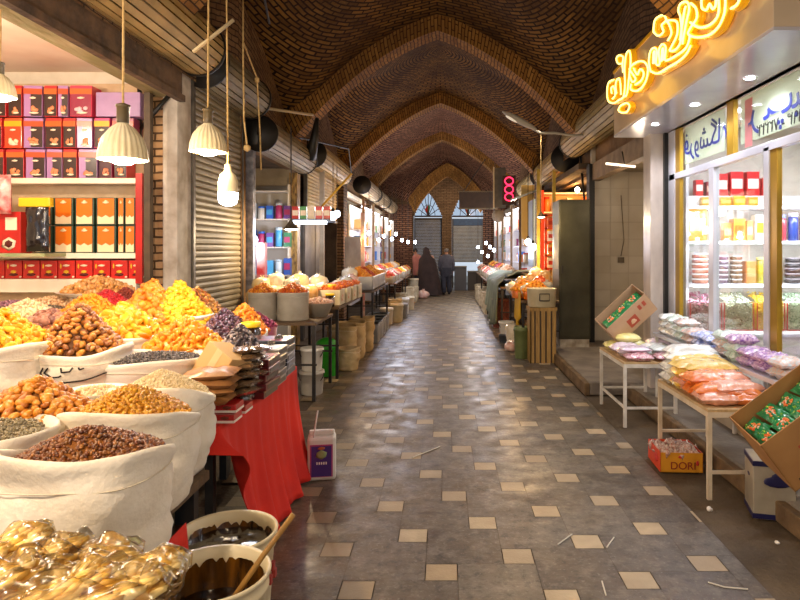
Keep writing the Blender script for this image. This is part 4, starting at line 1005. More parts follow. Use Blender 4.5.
# crossing stick and loose cords
m=MB(); m.tube([(X(193,4.1),4.1,Z(52,4.1)),(X(231,4.1),4.15,Z(17,4.1))],.012,6); o=m.obj('wooden_stick',mat('pale_stick','#cbb890')); tag(o,'pale stick tied across the lamp cord high on the left','stick')
m=MB(); cord(m,[(X(243,6.2),6.2,Z(48,6.2)+.6),(X(243,6.2),6.2,Z(48,6.2)),(X(244,6.2),6.2,Z(120,6.2)),(X(247,6.2),6.2,Z(146,6.2))],.009); m.blob((X(247,6.2),6.2,Z(148,6.2)),(.04,.03,.04)); o=m.obj('power_cable',cordm); tag(o,'long thin cord with a red plug end beside the third shutter','cord')
m=MB(); cord(m,[(X(243,6.2),6.2,Z(42,6.2)),(X(257,6.8),6.8,Z(78,6.8)),(X(260,6.9),6.9,Z(133,6.9)),(X(261,7),7,Z(170,7))],.009); m.blob((X(257,6.8),6.8,Z(80,6.8)),(.03,.03,.04)); o=m.obj('power_cable',cordm); tag(o,'slack knotted cord hanging down before the dark shutter end on the left','cord')
m=MB(); m.tube([(X(264,8),8,Z(108,8)),(X(313,9.5),9.5,Z(115,9.5))],.02,8); o=m.obj('pale_rod',mat('pale_stick','#cbb890')); tag(o,'pale horizontal rod reaching to the first brick rib on the left','rod')
m=MB(); m.tube([(-2.3,1,4.0),(-1.6,3.2,4.12),(-1.55,4.1,4.3),(-1.6,5.0,4.35),(-2.0,7,4.2)],.012,6); o=m.obj('support_wire',mat('blackish','#15130f')); tag(o,'dark support wire from which the left pendant lamps hang','wire')
m=MB()
for (a,b) in (((-.3,0,-.35),(.0,0,.0)),((-.3,0,-.1),(.02,0,.1)),((-.3,0,-.45),(-.3,0,.2))): m.tube([a,b],.02,6)
o=m.obj('wall_bracket',mat('blackish','#15130f'),loc=(X(172,5.75),5.75,Z(92,5.75))); tag(o,'dark angled iron bracket on the grey plaster pillar','bracket')
# ============================================================ NEON SIGN
def txtmesh(s,size,name,mt,parent,loc,rot,mirror=False,ext=.002,align='CENTER'):
    c=bpy.data.curves.new('txt','FONT'); c.body=s; c.size=size; c.extrude=ext; c.align_x=align
    o=bpy.data.objects.new('txt',c); COL.objects.link(o)
    bpy.context.view_layer.update()
    dg=bpy.context.evaluated_depsgraph_get(); me=bpy.data.meshes.new_from_object(o.evaluated_get(dg))
    bpy.data.objects.remove(o); me.materials.clear(); me.materials.append(mt)
    if mirror: me.transform(Matrix.Scale(-1,4,(1,0,0))); me.flip_normals()
    n=bpy.data.objects.new(name,me); COL.objects.link(n)
    if parent: n.parent=parent
    n.location=loc; n.rotation_euler=rot; return n
SX=1.9; SY0,SY1=3.62,7.08
sg=T('neon_sign_box','large beige shop sign box with glowing gold neon lettering over the glass shop front','sign',(SX,SY0,2.93))
sgm=mat('sign_beige','#cbb79c','#bca88c',rough=.25,coat=.3,scale=2)
m=MB(); m.box((0,0,.02),(.56,SY1-SY0,.74)); m.obj('sign_body',sgm,sg,bevel=.004)
m=MB(); m.box((.0,.0,0),(.56,SY1-SY0,.02)); m.obj('soffit_panel',mat('soffit','#c8c4c8','#b4b0b8',rough=.2,scale=2,metal=.1),sg)
m=MB(); m.box((-.012,0,.72),(.02,SY1-SY0,.75)); m.obj('gold_edge',mat('gold','#e0aa22',rough=.3,metal=.6,emit='#c88a10',estr=.25),sg)
spots=[(640,122),(694,103),(751,75)]
spots=[]
for px,py in ((655,122),(695,102),(750,75)):
    Y=622*(2.95-1.65)/(250-py); spots.append((X(px,Y),Y))
for i,(x,y) in enumerate(spots):
    m=MB(); m.lathe([(.05,0),(.052,-.006),(.04,-.008),(.038,-.002)],24,cap0=False); m.obj('spot_ring',mat('chrome','#dddddd',rough=.15,metal=1),sg,loc=(x-SX,y-SY0,-.002))
    m=MB(); m.lathe([(.038,-.004),(.0,-.005)],20,cap0=False); m.obj('spot_lens',mat('spot_white','#ffffff',emit='#f2f4ff',estr=25),sg,loc=(x-SX,y-SY0,-.002))
    lamp((x,y,2.88),28,'#eef0ff',.03,kind='SPOT',rot=(0,0,0),spot=2.6)
def sgp(p):
    px=605+p[0]/4.706; py=p[1]/4.706
    Y=F*SX/(px-CX); return (0,Y-SY0,Z(py,Y)-2.93)
strokes=[
[(75,375),(50,388),(42,430),(48,475),(75,485),(100,470),(122,455),(130,400),(128,320),(136,255),(152,240),(158,290),(150,360),(140,440),(122,455)],
[(65,440),(62,415),(75,408),(82,445),(68,465)],
[(88,440),(84,400),(90,375),(102,370),(108,400),(110,445)],
[(120,340),(118,300),(120,268),(100,260),(88,275),(95,298),(112,300)],
[(105,500),(98,520),(115,530),(140,525),(152,500),(140,485),(120,490),(105,500)],
[(160,395),(158,420),(185,428),(215,408),(236,370),(242,320),(225,292),(200,288),(170,302),(152,325),(165,345),(182,372),(165,385),(150,350)],
[(172,322),(190,350),(205,325),(222,345),(210,378),(180,398)],
[(255,335),(247,290),(255,240),(275,225),(287,245),(283,300),(300,300),(296,240),(312,208),(330,225),(326,280),(345,280),(380,262),(420,235),(440,205),(448,170)],
[(255,335),(290,345),(340,318),(390,290),(430,255),(452,215)],
[(268,300),(270,250),(276,245),(274,300)],[(308,290),(312,235),(318,232),(316,285)],
[(340,190),(358,155),(345,112),(335,98),(372,96),(388,115),(385,165),(360,215),(350,238),(375,235),(400,205),(408,150),(402,80),(392,50),(402,18),(432,8),(445,40),(432,100),(418,170),(412,208)],
[(400,190),(420,60),(428,30)],
[(270,150),(275,100),(295,78),(320,72),(332,95),(310,118),(318,150),(292,168),(270,150)],
[(452,15),(478,40),(482,85),(455,125),(440,160),(480,175),(540,165),(585,130),(612,80),(622,30),(618,-40),(590,-90)],
[(450,105),(490,128),(535,122),(572,95),(590,55),(588,-10),(570,-70)],
[(505,0),(508,38),(530,46),(545,18),(560,42),(576,20),(572,-30),(540,-50),(515,-30),(505,0)],
[(650,40),(680,20),(700,-30),(705,-90)],
]
gold=mat('gold_channel','#e8ac20',rough=.3,metal=.4,emit='#ffae10',estr=.32)
neon=mat('neon_core','#fff2c0',emit='#ffdc70',estr=2.6)
for st_ in strokes:
    P3=[sgp(p) for p in st_]
    # smooth by Catmull
    Q=[]
    for i in range(len(P3)-1):
        p0=Vector(P3[max(i-1,0)]);p1=Vector(P3[i]);p2=Vector(P3[i+1]);p3=Vector(P3[min(i+2,len(P3)-1)])
        for k in range(4):
            t_=k/4; Q.append(.5*((2*p1)+(p2-p0)*t_+(2*p0-5*p1+4*p2-p3)*t_*t_+(3*p1-p0-3*p2+p3)*t_**3))
    Q.append(Vector(P3[-1]))
    m=MB()
    for off in (-.03,-.055): m.tube([q+Vector((off,0,0)) for q in Q],.019,6)
    g=m.obj('gold_letter',gold,sg)
    m=MB(); m.tube([q+Vector((-.078,0,0)) for q in Q],.0085,6); m.obj('neon_tube',neon,g)
for (px,py,Y) in ((645,90,0),(700,40,0)):
    Y=F*SX/(px-CX); lamp((SX-.16,Y,Z(py,Y)),2.2,'#ffb830',.15,name='neon_glow')
# ============================================================ GLASS SHOP FRONT
FX=2.45
wf=mat('frame_white','#d5d6de','#c2c3cc',rough=.3,metal=.2,scale=3)
gf=mat('frame_gold','#b8902c','#9c7820',rough=.3,metal=.5,scale=3)
struct_win=[]
def sframe(name,parts,mt):
    m=MB()
    for a,b in parts: m.box(a,b)
    return struct(m.obj(name,mt,bevel=.003))
ZR=2.43; ZT=2.93; ZB=.35
m=MB(); m.box((FX-.05,.6,ZT),(FX+.05,6.84,3.03)); struct(m.obj('trim_18',mat('fascia_beige','#d8c4b0','#c8b49e',rough=.4,scale=3),bevel=.003))
sframe('trim_19',[((FX-.03,.6,ZR-.03),(FX+.03,6.78,ZR+.035)),((FX-.03,6.62,ZB),(FX+.03,6.80,ZT)),((FX-.028,5.66,ZB),(FX+.028,5.76,ZR)),((FX-.03,4.68,ZB),(FX+.03,4.76,ZR)),((FX-.03,2.5,ZB),(FX+.03,2.6,ZR)),((FX-.03,.6,ZB-.05),(FX+.03,6.8,ZB+.03))],wf)
sframe('trim_20',[((FX-.02,6.50,ZB),(FX+.02,6.62,ZT)),((FX-.02,4.58,ZB),(FX+.02,4.68,ZR)),((FX-.022,5.28,ZR),(FX+.022,5.40,ZT)),((FX-.022,3.6,ZR),(FX+.022,3.7,ZT))],gf)
wall('wall_right',(FX-.04,.6,.13),(FX+.08,6.8,ZB-.02),mat('stone_dado','#b8a890','#a0917c',rough=.5,scale=4))
gl=glass_mat('shop_glass','#fafdfc',.01,.02,.3)
for i,(y0,y1,z0,z1) in enumerate([(5.76,6.5,ZB,ZR),(4.76,5.66,ZB,ZR),(2.6,4.58,ZB,ZR),(5.40,6.5,ZR+.03,ZT),(3.7,5.28,ZR+.03,ZT),(.6,3.6,ZR+.03,ZT)]):
    m=MB(); m.box((FX-.003,y0,z0),(FX+.003,y1,z1)); o=m.obj('window_%d'%(3+i),gl); struct(o)
# window lettering (mirrored, dark blue) on pale strips behind the upper panes
navy=mat('navy_vinyl','#1f2a7a',rough=.4)
strip=mat('window_film','#e4e8d8','#d6dccb',rough=.5,scale=3)
_b=strip.node_tree.nodes['Principled BSDF']; _n=strip.node_tree
_t=_n.nodes.new('ShaderNodeBsdfTranslucent'); _t.inputs[0].default_value=lin('#e8ecdc'); _x=_n.nodes.new('ShaderNodeMixShader'); _x.inputs[0].default_value=.6
_n.links.new(_b.outputs[0],_x.inputs[1]); _n.links.new(_t.outputs[0],_x.inputs[2]); _n.links.new(_x.outputs[0],[q for q in _n.nodes if q.type=='OUTPUT_MATERIAL'][0].inputs[0])
for i,(y0,y1) in enumerate([(5.5,6.42),(3.9,5.2)]):
    m=MB(); m.box((FX+.006,y0,ZR+.1),(FX+.010,y1,ZT-.02)); o=m.obj('window_film',strip); tag(o,['pale window film with mirrored navy lettering, above the narrow panes','pale window film with mirrored lettering and phone number, nearer the camera'][i],'window film')
rotw=(PI/2,0,-PI/2)
o=txtmesh('\ufeea\ufe8e\ufb95\ufeb7\ufeed\ufeae\ufed3'.replace('\ufeea','\ufee9').replace('\ufb95','\ufb95'),.30,'window_lettering',navy,None,(FX-.006,5.92,ZR+.19),rotw,True)
tag(o,'mirrored navy Persian word on the upper pane beside the marble pillar','lettering')
o=txtmesh('\ufef2\ufee8\ufef4\ufb57 \ufeae',.36,'window_lettering',navy,None,(FX-.006,4.45,ZR+.22),rotw,True)
tag(o,'mirrored navy Persian word on the upper pane nearer the camera','lettering')
o=txtmesh('\u06f1\u06f9\u06f3 - \u06f7\u06f2\u06f2\u06f2\u06f2',.13,'phone_number',mat('black_vinyl','#23211f',rough=.4),None,(FX-.006,4.6,ZR+.11),rotw,True)
tag(o,'mirrored black phone number low on the upper pane nearer the camera','lettering')
m=MB(); m.box((FX+.002,5.0,ZR+.06),(FX+.005,5.12,ZT-.05)); o=m.obj('pink_film_strip',mat('film_pink','#d98a8a','#c87878',rough=.5,scale=9)); tag(o,'pinkish red vertical strip on the upper pane next to the gold bar','window film')
# ---- inside shelf unit facing the street end
SY=6.58
su=T('shop_shelf','white shelf unit with lit boards on the side wall inside the glass shop','shelf',(3.3,SY,0))
for py in (206,241,284): m=MB(); m.box((-.75,-.02,Z(py,SY)-.03),(.9,.4,Z(py,SY))); m.obj('board',mat('board_white','#f2f2f4',rough=.3),su)
for py in (206,241,284):
    m=MB(); m.box((-.7,-.035,Z(py,SY)-.03),(.88,-.022,Z(py,SY)-.006)); m.obj('light_strip',mat('strip_light','#ffffff',emit='#eef0ff',estr=5),su)
    lamp((3.3,SY-.12,Z(py,SY)-.08),6,'#f2f2ff',.05,name='shelf_light',kind='AREA',rot=(.6,0,0),size=(1.5,.05))
m=MB(); m.box((-.78,.38,.2),(.9,.41,2.9)); m.obj('back_panel',mat('shelf_backw','#e0dcd2','#d2cec4',rough=.6),su)
m=MB(); m.box((-.78,-.02,.2),(-.75,.4,2.9)); m.obj('side_panel',wf,su)
def small_pack(name,label,cat,grp,x,y,z,w,d,h,c1,c2,style='box',rz=0):
    if style=='box':
        t=T(name,label,cat,(x,y,z),rz,grp)
        m=MB(); m.box((-w/2,-d/2,0),(w/2,d/2,h)); m.obj('pack_body',mat('pk'+c1[1:],c1,rough=.35,coat=.3),t,bevel=.003)
        m=MB(); m.box((-w*.42,-d/2-.002,h*.3),(w*.42,-d/2+.001,h*.7)); m.obj('printed_label',mat('pk'+c2[1:],c2,rough=.35,scale=20),t); return t
    if style=='jar':
        t=T(name,label,cat,(x,y,z),rz,grp); r=w/2
        m=MB(); m.lathe([(r*.9,0),(r,.01),(r,h*.8),(r*.8,h*.88)],16,cap1=True); m.obj('pack_body',mat('pk'+c1[1:],c1,rough=.2,coat=.5),t)
        m=MB(); m.lathe([(r*.95,h*.85),(r*.97,h)],16,cap1=True); m.obj('lid',mat('pk'+c2[1:],c2,rough=.35),t); return t
    if style=='stack':
        t=T(name,label,cat,(x,y,z),rz,grp); r=w/2; k=max(2,int(h/.05))
        m=MB(); 
        for q in range(k): m.lathe([(r*.9,h*q/k),(r,h*(q+.15)/k),(r,h*(q+.6)/k),(r*.85,h*(q+.7)/k)],14,cap1=True)
        m.obj('pack_body',mat('pk'+c1[1:],c1,rough=.25,coat=.5),t)
        m=MB()
        for q in range(k): m.lathe([(r*1.03,h*(q+.7)/k),(r*1.03,h*(q+.93)/k)],14,cap1=True)
        m.obj('pale_lid',mat('pk'+c2[1:],c2,rough=.35),t); return t
rowsR=[ # (py board, [(px0,px1,height px,c1,c2,style,desc)])
 (196,[(694,702,16,'#d8282c','#f6e8e0','box','red and white pack'),(704,714,14,'#8a2c3a','#d8b8a0','box','dark red pack'),(716,726,22,'#d8282c','#f6e8e0','box','red pack with white band'),(728,741,24,'#d42026','#f6e8e0','box','red pack with white band'),(744,757,24,'#d42026','#f6e8e0','box','red pack with white band'),(760,770,18,'#d83838','#f2d8c8','box','red and cream pack')]),
 (206,[(700,710,9,'#e0a838','#f0d890','box','yellow low pack'),(718,729,9,'#e8a020','#f6d070','box','amber low pack'),(731,743,10,'#f0b428','#f6d070','box','yellow low pack'),(746,756,9,'#e8a020','#f6d070','box','amber low pack')]),
 (241,[(686,705,32,'#e09a30','#f2d0a0','box','tall orange box with dark figure'),(722,730,18,'#e08a28','#f0c880','box','orange box'),(731,743,22,'#e8a038','#d8702c','box','orange box'),(745,752,20,'#c8a060','#e8d0a0','box','tan box'),(753,764,26,'#f0e8d8','#d8a838','box','white and yellow box'),(776,786,26,'#c84858','#8a98c0','jar','red and blue jar'),(788,798,28,'#3a50a0','#e0e4f0','jar','blue jar'),(800,812,28,'#b04860','#e8e8f0','jar','dark pink jar')]),
 (284,[(692,708,30,'#b87860','#f0ece4','stack','stack of clear tubs with pale lids'),(717,728,28,'#6b5866','#e6e4ee','stack','stack of dark tubs with pale lids'),(730,742,28,'#7a6048','#ece6da','stack','stack of brown tubs with pale lids'),(744,754,22,'#e09050','#d8a870','box','orange box with a band'),(756,766,26,'#b8b040','#d8d080','jar','yellow-green jar'),(770,782,20,'#c0a028','#e0c860','jar','round yellow jar'),(785,800,26,'#3a3436','#a8a0a8','stack','stack of black tubs with grey lids'),(803,818,28,'#3a3436','#a8a0a8','stack','stack of black tubs with grey lids')]),
]
names=['top shelf, back','top shelf, front','middle shelf','lower shelf']
for ri,(py,items) in enumerate(rowsR):
    z=Z(py if ri else 196,SY)+.003; dy=.2 if ri==0 else .1
    Y=SY+dy
    if ri==0: z=Z(206,SY)+.12; 
    for i,(a,b,h,c1,c2,st_,desc) in enumerate(items):
        w=X(b,Y)-X(a,Y)-.005
        small_pack('sweets_pack','%s, %s from left on the glass shop %s'%(desc,ORD[i],names[ri]),'pack','packs on the '+names[ri],(X(a,Y)+X(b,Y))/2,Y,z,w,min(w,.12),h*Y/F,c1,c2,st_)
m=MB(); m.box((-.72,.12,Z(206,SY)),(.85,.35,Z(206,SY)+.118)); m.obj('inner_step',mat('board_white','#f2f2f4'),su)
# candy bins
bins=[(690,722,['#7a1c38','#b05070','#e0c0c8','#501228','#c8788c'],'maroon and pink'),(724,754,['#2a3a24','#e8f0e0','#5a6a40','#c8d0b0','#90a078'],'green and white'),(757,785,['#e8c81c','#d8a818','#f4e050','#b89018'],'bright yellow'),(787,818,['#9ab890','#e0ecd8','#58784c','#b8ccb0'],'pale green')]
for i,(a,b,pal,nm) in enumerate(bins):
    Y=SY-.12; xa,xb=X(a,Y),X(b,Y); z0=Z(330,Y); zt=Z(303,Y)
    t=T('candy_bin','clear red-edged bin of %s sweets inside the glass shop'%nm,'bin',((xa+xb)/2,Y+.15,z0),0,'candy bins in the glass shop')
    w=(xb-xa)/2-.004
    m=MB(); 
    for xx in (-w,w): m.box((xx-.004,-.155,0),(xx+.004,-.145,zt-z0)); m.box((xx-.004,.145,0),(xx+.004,.155,zt-z0))
    m.box((-w,-.155,-.006),(w,.155,.002)); m.obj('red_edge',mat('edge_red','#c83838',rough=.4),t)
    m=MB(); m.box((-w,-.156,0),(w,-.152,zt-z0)); m.obj('clear_front',clear,t)
    hm=MB()
    rr=[]
    for q in range(420):
        x=R.uniform(-w+.01,w-.01)
        if q<220: y=-.145+R.uniform(0,.02); z=R.uniform(.01,zt-z0)
        else: y=R.uniform(-.14,.14); z=zt-z0+.09*(y+.14)/.28+.02*noise.noise((x*9,y*9,i))
        hm.blob((x,y,z),(.013,.009,.007),rq())
    hm.box((-w+.006,-.13,.003),(w-.006,.14,zt-z0-.004))
    o=hm.obj('wrapped_sweets',mat('cand%d'%i,pal[0],rough=.3,island=pal,coat=.4),loc=((xa+xb)/2,Y+.15,z0)); tag(o,'mass of %s wrapped sweets in the red-edged bin'%nm,'sweets',None,'stuff')
t=T('bin_counter','pale counter under the candy bins inside the glass shop','counter',(3.3,SY,0)); 
m=MB(); m.box((-.8,-.35,0),(.9,.1,Z(331,SY-.12))); m.obj('cabinet_body',mat('counter_pale','#d8d4d0','#c8c4c0',rough=.4),t)
m=MB(); m.box((-.82,-.37,Z(331,SY-.12)-.03),(.92,.1,Z(331,SY-.12)-.003)); m.obj('counter_top',wf,t)
# tube lamps on ceiling inside the shop
for i,y in enumerate((2.8,4.6,5.9)):
    t=T('ceiling_tube_light','long white tube light on the glass shop ceiling, %s from the street end'%ORD[2-i],'light',(3.2,y,2.99),0,'glass shop tube lights')
    m=MB(); m.box((-.5,-.04,0),(.5,.04,.03)); m.obj('fitting',wf,t); m=MB(); m.tube([(-.48,0,-.02),(.48,0,-.02)],.018,10); m.obj('tube',mat('tube_white','#ffffff',emit='#f4f4ff',estr=7),t)
    lamp((3.2,y,2.9),26,'#f2f2ff',.1,kind='AREA',rot=(0,0,0),size=(.9,.15),name='tube_light')
# ============================================================ BENCH & TABLES
tabw=mat('table_white','#e2dcd2','#c4bcae',rough=.5,scale=9); tabtop=mat('table_top','#c8a878','#b09060',rough=.6,scale=6,stretch=(5,1,1))
def table(label,x0,x1,y0,y1,z,zf=0,mt=None):
    """x1 side legs stand on the kerb at zf"""
    t=T('side_table',label,'table',((x0+x1)/2,(y0+y1)/2,0)); cx,cy=(x0+x1)/2,(y0+y1)/2; mt=mt or tabw
    m=MB(); m.box((x0-cx,y0-cy,z-.03),(x1-cx,y1-cy,z)); m.obj('tabletop',tabtop,t,bevel=.003)
    for xx in (x0+.015,x1-.015):
        for yy in (y0+.015,y1-.015):
            m=MB(); zb=zf if xx>2.05 else 0; m.box((xx-cx-.014,yy-cy-.014,zb),(xx-cx+.014,yy-cy+.014,z-.03)); m.obj('leg',mt,t)
    for yy in (y0+.015,y1-.015): m=MB(); m.box((x0-cx,yy-cy-.01,.17),(x1-cx,yy-cy+.01,.19)); m.obj('stretcher',mt,t)
    if y0>5: m=MB(); m.box((x0+.015-cx-.01,y0-cy,.17),(x0+.015-cx+.01,y1-cy,.19)); m.obj('stretcher',mt,t)
    m=MB(); m.box((x0-cx,y0-cy-.002,z-.055),(x1-cx,y0-cy+.015,z-.02)); m.box((x0-cx-.002,y0-cy,z-.055),(x0-cx+.015,y1-cy,z-.02)); m.obj('apron',mt,t)
table('white metal table with sweet packets, farther one before the tiled niche',1.64,2.14,5.77,6.68,.61,.13)
table('white metal table of orange and yellow puff packets, nearer the camera',1.72,2.14,4.10,5.08,.60,.13,mat('table_cream','#dccbb0','#c4b090',rough=.5,scale=9))
def bagm(c1,c2,sc=40,coat=.8): return mat('bag_%s_%s'%(c1[1:],c2[1:]),c1,c2,rough=.22,scale=sc,coat=coat,bump=.35,bscale=30)
ORB=bagm('#f08a38','#e2702a',30); YEB=bagm('#f6d878','#f0c048',30); WHB=bagm('#f2efe6','#dfe2e0',20); PKB=bagm('#f0b498','#e89a7c',40)
LIL=bagm('#e0c8dc','#f0e4ec',50); CND=bagm('#b8506a','#f0d8d8',60); MNT=bagm('#cfe0dc','#eef4f2',40); YPL=bagm('#f0eaa0','#e6dc7c',20)
BLU=bagm('#7a90d8','#e4e8f8',60); PUR=bagm('#8a5aa8','#e8c8e0',60); GRN=bagm('#b8d0c0','#e4ece4',50); MIX=bagm('#e8b8a0','#c8d8e0',60)
# near table, rows from near edge to far
near=[ # px,py,Y,w(px),h(depth m),th,mat,desc
 (700,392,4.28,64,.2,.10,ORB,'orange puff packet, nearest at the left corner'),(765,388,4.28,50,.2,.09,PKB,'pale orange puff packet, nearest at the right'),
 (690,382,4.48,60,.2,.09,ORB,'orange puff packet in the second row, left'),(742,378,4.50,60,.2,.09,ORB,'orange puff packet in the second row, right'),
 (680,383,4.64,52,.2,.12,PKB,'pinkish puff packet at the left table edge'),
 (690,366,4.72,60,.2,.09,YEB,'yellow puff packet in the middle, left'),(752,368,4.66,54,.2,.09,YEB,'yellow puff packet in the middle, right'),
 (682,372,4.86,54,.2,.11,WHB,'white packet at the left table edge'),(745,360,4.86,54,.18,.08,YEB,'yellow puff packet in the rear row, right'),
 (715,358,4.92,56,.2,.10,WHB,'white packet in the rear row, middle'),(690,352,4.98,50,.18,.10,WHB,'white packet in the rear row, left')]
zt_=.602
for i,(px,py,Y,w,d,th,mt,desc) in enumerate(near):
    zb=[0,0,0,0,0,0,0,0,0,0,0][i]
    z=max(zt_,Z(py,Y)-th*.4)
    W=w*Y/F
    flat_packet('puff_packet',desc+' of the nearer table','packet',(min(max(X(px,Y),1.72+W/2-.02),2.16-W/2),Y,z if z<zt_+.3 else zt_+.28),W,d,th,mt,'puff packets on the nearer table',rot=(0,0,R.uniform(-.12,.12)),seed=i*3,wr=.008)
# under packets to lift the piles
base_=[(1.83,4.25,PKB),(2.02,4.25,ORB),(1.83,4.47,ORB),(2.02,4.5,PKB),(1.83,4.7,YEB),(2.02,4.7,YEB),(1.83,4.92,WHB),(2.02,4.92,WHB)]
for k in range(2):
    for i,(x,y,mt) in enumerate(base_):
        if k==1 and i<2: continue
        flat_packet('puff_packet','packet in the %s, row %s from the near table edge, %s side'%(['lowest layer','second layer'][k],ORD[i//2],['left','right'][i%2]),'packet',(x,y,.602+k*.085),.26,.22,.09,mt,'puff packets on the nearer table',rot=(0,0,R.uniform(-.1,.1)),seed=i*3+k*50,wr=.008)
far_=[(1.80,5.86,.60,.26,.2,.07,CND,'candy packet nearest at the left corner'),(2.08,5.86,.60,.26,.2,.07,CND,'candy packet nearest in the middle'),(2.26,5.88,.60,.16,.2,.06,MNT,'pale mint packet nearest at the right'),
 (1.79,6.06,.60,.26,.2,.1,LIL,'lilac packet in the second row, left'),(2.06,6.06,.60,.26,.2,.1,MNT,'mint packet in the second row, middle'),(1.80,5.98,.665,.28,.22,.05,LIL,'lilac packet on top, left'),(2.1,5.98,.665,.28,.22,.05,MNT,'mint packet on top, middle'),
 (1.80,6.28,.60,.3,.2,.10,LIL,'lilac packet in the third row, left'),(2.1,6.28,.60,.3,.2,.1,WHB,'white packet in the third row'),
 (1.77,6.5,.60,.26,.16,.09,YPL,'pale yellow packet at the far left corner'),(1.97,6.52,.60,.22,.16,.09,YPL,'pale yellow packet in the far row'),(1.86,6.42,.69,.26,.16,.09,YPL,'pale yellow packet topmost of three'),(2.2,6.5,.60,.24,.2,.12,LIL,'lilac packet in the far right corner')]
for i,(x,y,z,w,d,th,mt,desc) in enumerate(far_):
    flat_packet('sweets_packet',desc+' of the farther table','packet',(x,y,z+.012),w,d,th,mt,'sweets packets on the farther table',rot=(0,0,R.uniform(-.12,.12)),seed=i*5,wr=.008)
# bench in front of the glass with bags
t=T('display_bench','low pale display bench along the glass shop front','bench',(2.27,5.35,.13)); BZ=.13; 
m=MB(); m.box((-.12,-1.6,.50+BZ),(.13,1.15,.53+BZ)); m.obj('bench_top',wf,t)
for yy in (-1.5,-.2,1.08):
    for xx in (-.1,.11): m=MB(); m.box((xx-.012,yy-.012,0),(xx+.012,yy+.012,.5+BZ)); m.obj('leg',tabw,t)
bb=[]
cols=[WHB,WHB,GRN,MIX,BLU,BLU,MIX,GRN,PUR,PUR,MIX]
nm={id(WHB):'white',id(GRN):'pale green',id(MIX):'mixed colour',id(BLU):'blue and white',id(PUR):'purple'}
for i,y in enumerate([6.36,6.14,5.92,5.7,5.48,5.26,5.04,4.82,4.60,4.38,4.16]):
    for k in range(3 if i<3 or i in(6,7) else 2):
        mt=cols[(i)%len(cols)] if k<2 else cols[(i+1)%len(cols)]
        flat_packet('bagged_sweets','%s bag of sweets, %s stack from the far bench end, %s layer'%(nm[id(mt)],ORD[i],['bottom','second','top'][k]),'packet',(2.28,y,.662+BZ+k*.065),.22,.2,.075,mt,'bags on the display bench',rot=(0,0,R.uniform(-.2,.2)),seed=i*7+k,wr=.01)
# ============================================================ CARTONS
GREENP=bagm('#1f7a48','#2f9a5c',12)
def open_carton(label,W,D,Hh,t_=.006,flaps=True,mark=None,cm=None):
    cm=cm or card
    t=T('open_carton',label,'carton')
    m=MB(); m.box((-W/2,-D/2,0),(W/2,D/2,t_)); m.box((-W/2,-D/2,0),(-W/2+t_,D/2,Hh)); m.box((W/2-t_,-D/2,0),(W/2,D/2,Hh)); m.box((-W/2,-D/2,0),(W/2,-D/2+t_,Hh)); m.box((-W/2,D/2-t_,0),(W/2,D/2,Hh)); m.obj('carton_wall',cm,t)
    return t
def pose(o,xa,ya,za,A,local):
    M=Matrix((xa,ya,za)).transposed(); 
    X_=Vector(xa).normalized(); Z_=Vector(za); Z_=(Z_-X_*Z_.dot(X_)).normalized(); Y_=Z_.cross(X_)
    M=Matrix((X_,Y_,Z_)).transposed(); o.location=Vector(A)-M@Vector(local); o.rotation_euler=M.to_euler(); return M
OW,OD,OH=.54,.25,.26
oc=open_carton('open cardboard carton with red print tilted against the niche, on the farther table',OW,OD,OH,cm=mat('card_pale','#c9a582','#b8936e',rough=.8,scale=4))
pose(oc,(.72,-.05,.69),(0,1,0),(-.64,-.42,.64),(X(606,6.35),6.35,Z(330,6.35)),(-OW/2,-OD/2,OH))
m=MB(); m.box((-.06,-OD/2-.003,.05),(.06,-OD/2+.001,.16)); m.obj('red_print',mat('print_red2','#b04a30',rough=.7),oc)
for q in (.12,.18):
    m=MB(); m.box((q,-OD/2-.003,.15),(q+.035,-OD/2+.001,.21)); m.obj('red_print',mat('print_red2','#b04a30',rough=.7),oc)
m=MB(); m.lathe([(.0,0),(.035,.01),(.02,.05),(.0,.06)],8,c=(0,-OD/2-.0045,.075),sy=.03); m.obj('print_detail',mat('print_pale','#e0b890'),oc)
def green_pack(i,label,loc,rot,parent_grp):
    t=T('frozen_packet',label,'packet',loc,0,parent_grp); t.rotation_euler=rot
    m=pillow(.17,.23,.055,wr=.012,seed=i*4); m.obj('green_bag',GREENP,t)
    m=MB(); 
    for q in range(26): m.blob((R.uniform(-.04,.04),R.uniform(-.045,.045),.053-.02*abs(R.random())*.3),(.017,.014,.009),rq())
    m.mi=1
    for q in range(10): m.blob((R.uniform(-.06,.06),R.choice((-1,1))*R.uniform(.06,.09),.04),(.016,.012,.009),rq())
    m.obj('printed_picture',[mat('pic_orange','#f07a28',rough=.4,island=['#f07a28','#e85c1c','#f6a04c','#f4e0d0']),mat('pic_green','#9ac83a',rough=.4,island=['#9ac83a','#5c9a2c','#d0e060','#e8b840'])],t)
    return t
bpy.context.view_layer.update()
for i in range(3):
    M=oc.matrix_world@Matrix.Translation((-.155+.155*i,0,.18))@Matrix.Rotation(PI/2,4,'Z')@Matrix.Scale(.78,4)
    g=green_pack(i,'green packet %s the tilted carton by the niche'%['lowest in','in the middle of','uppermost in'][i],M.translation,M.to_euler(),'green packets in the far carton'); g.scale=(.78,)*3
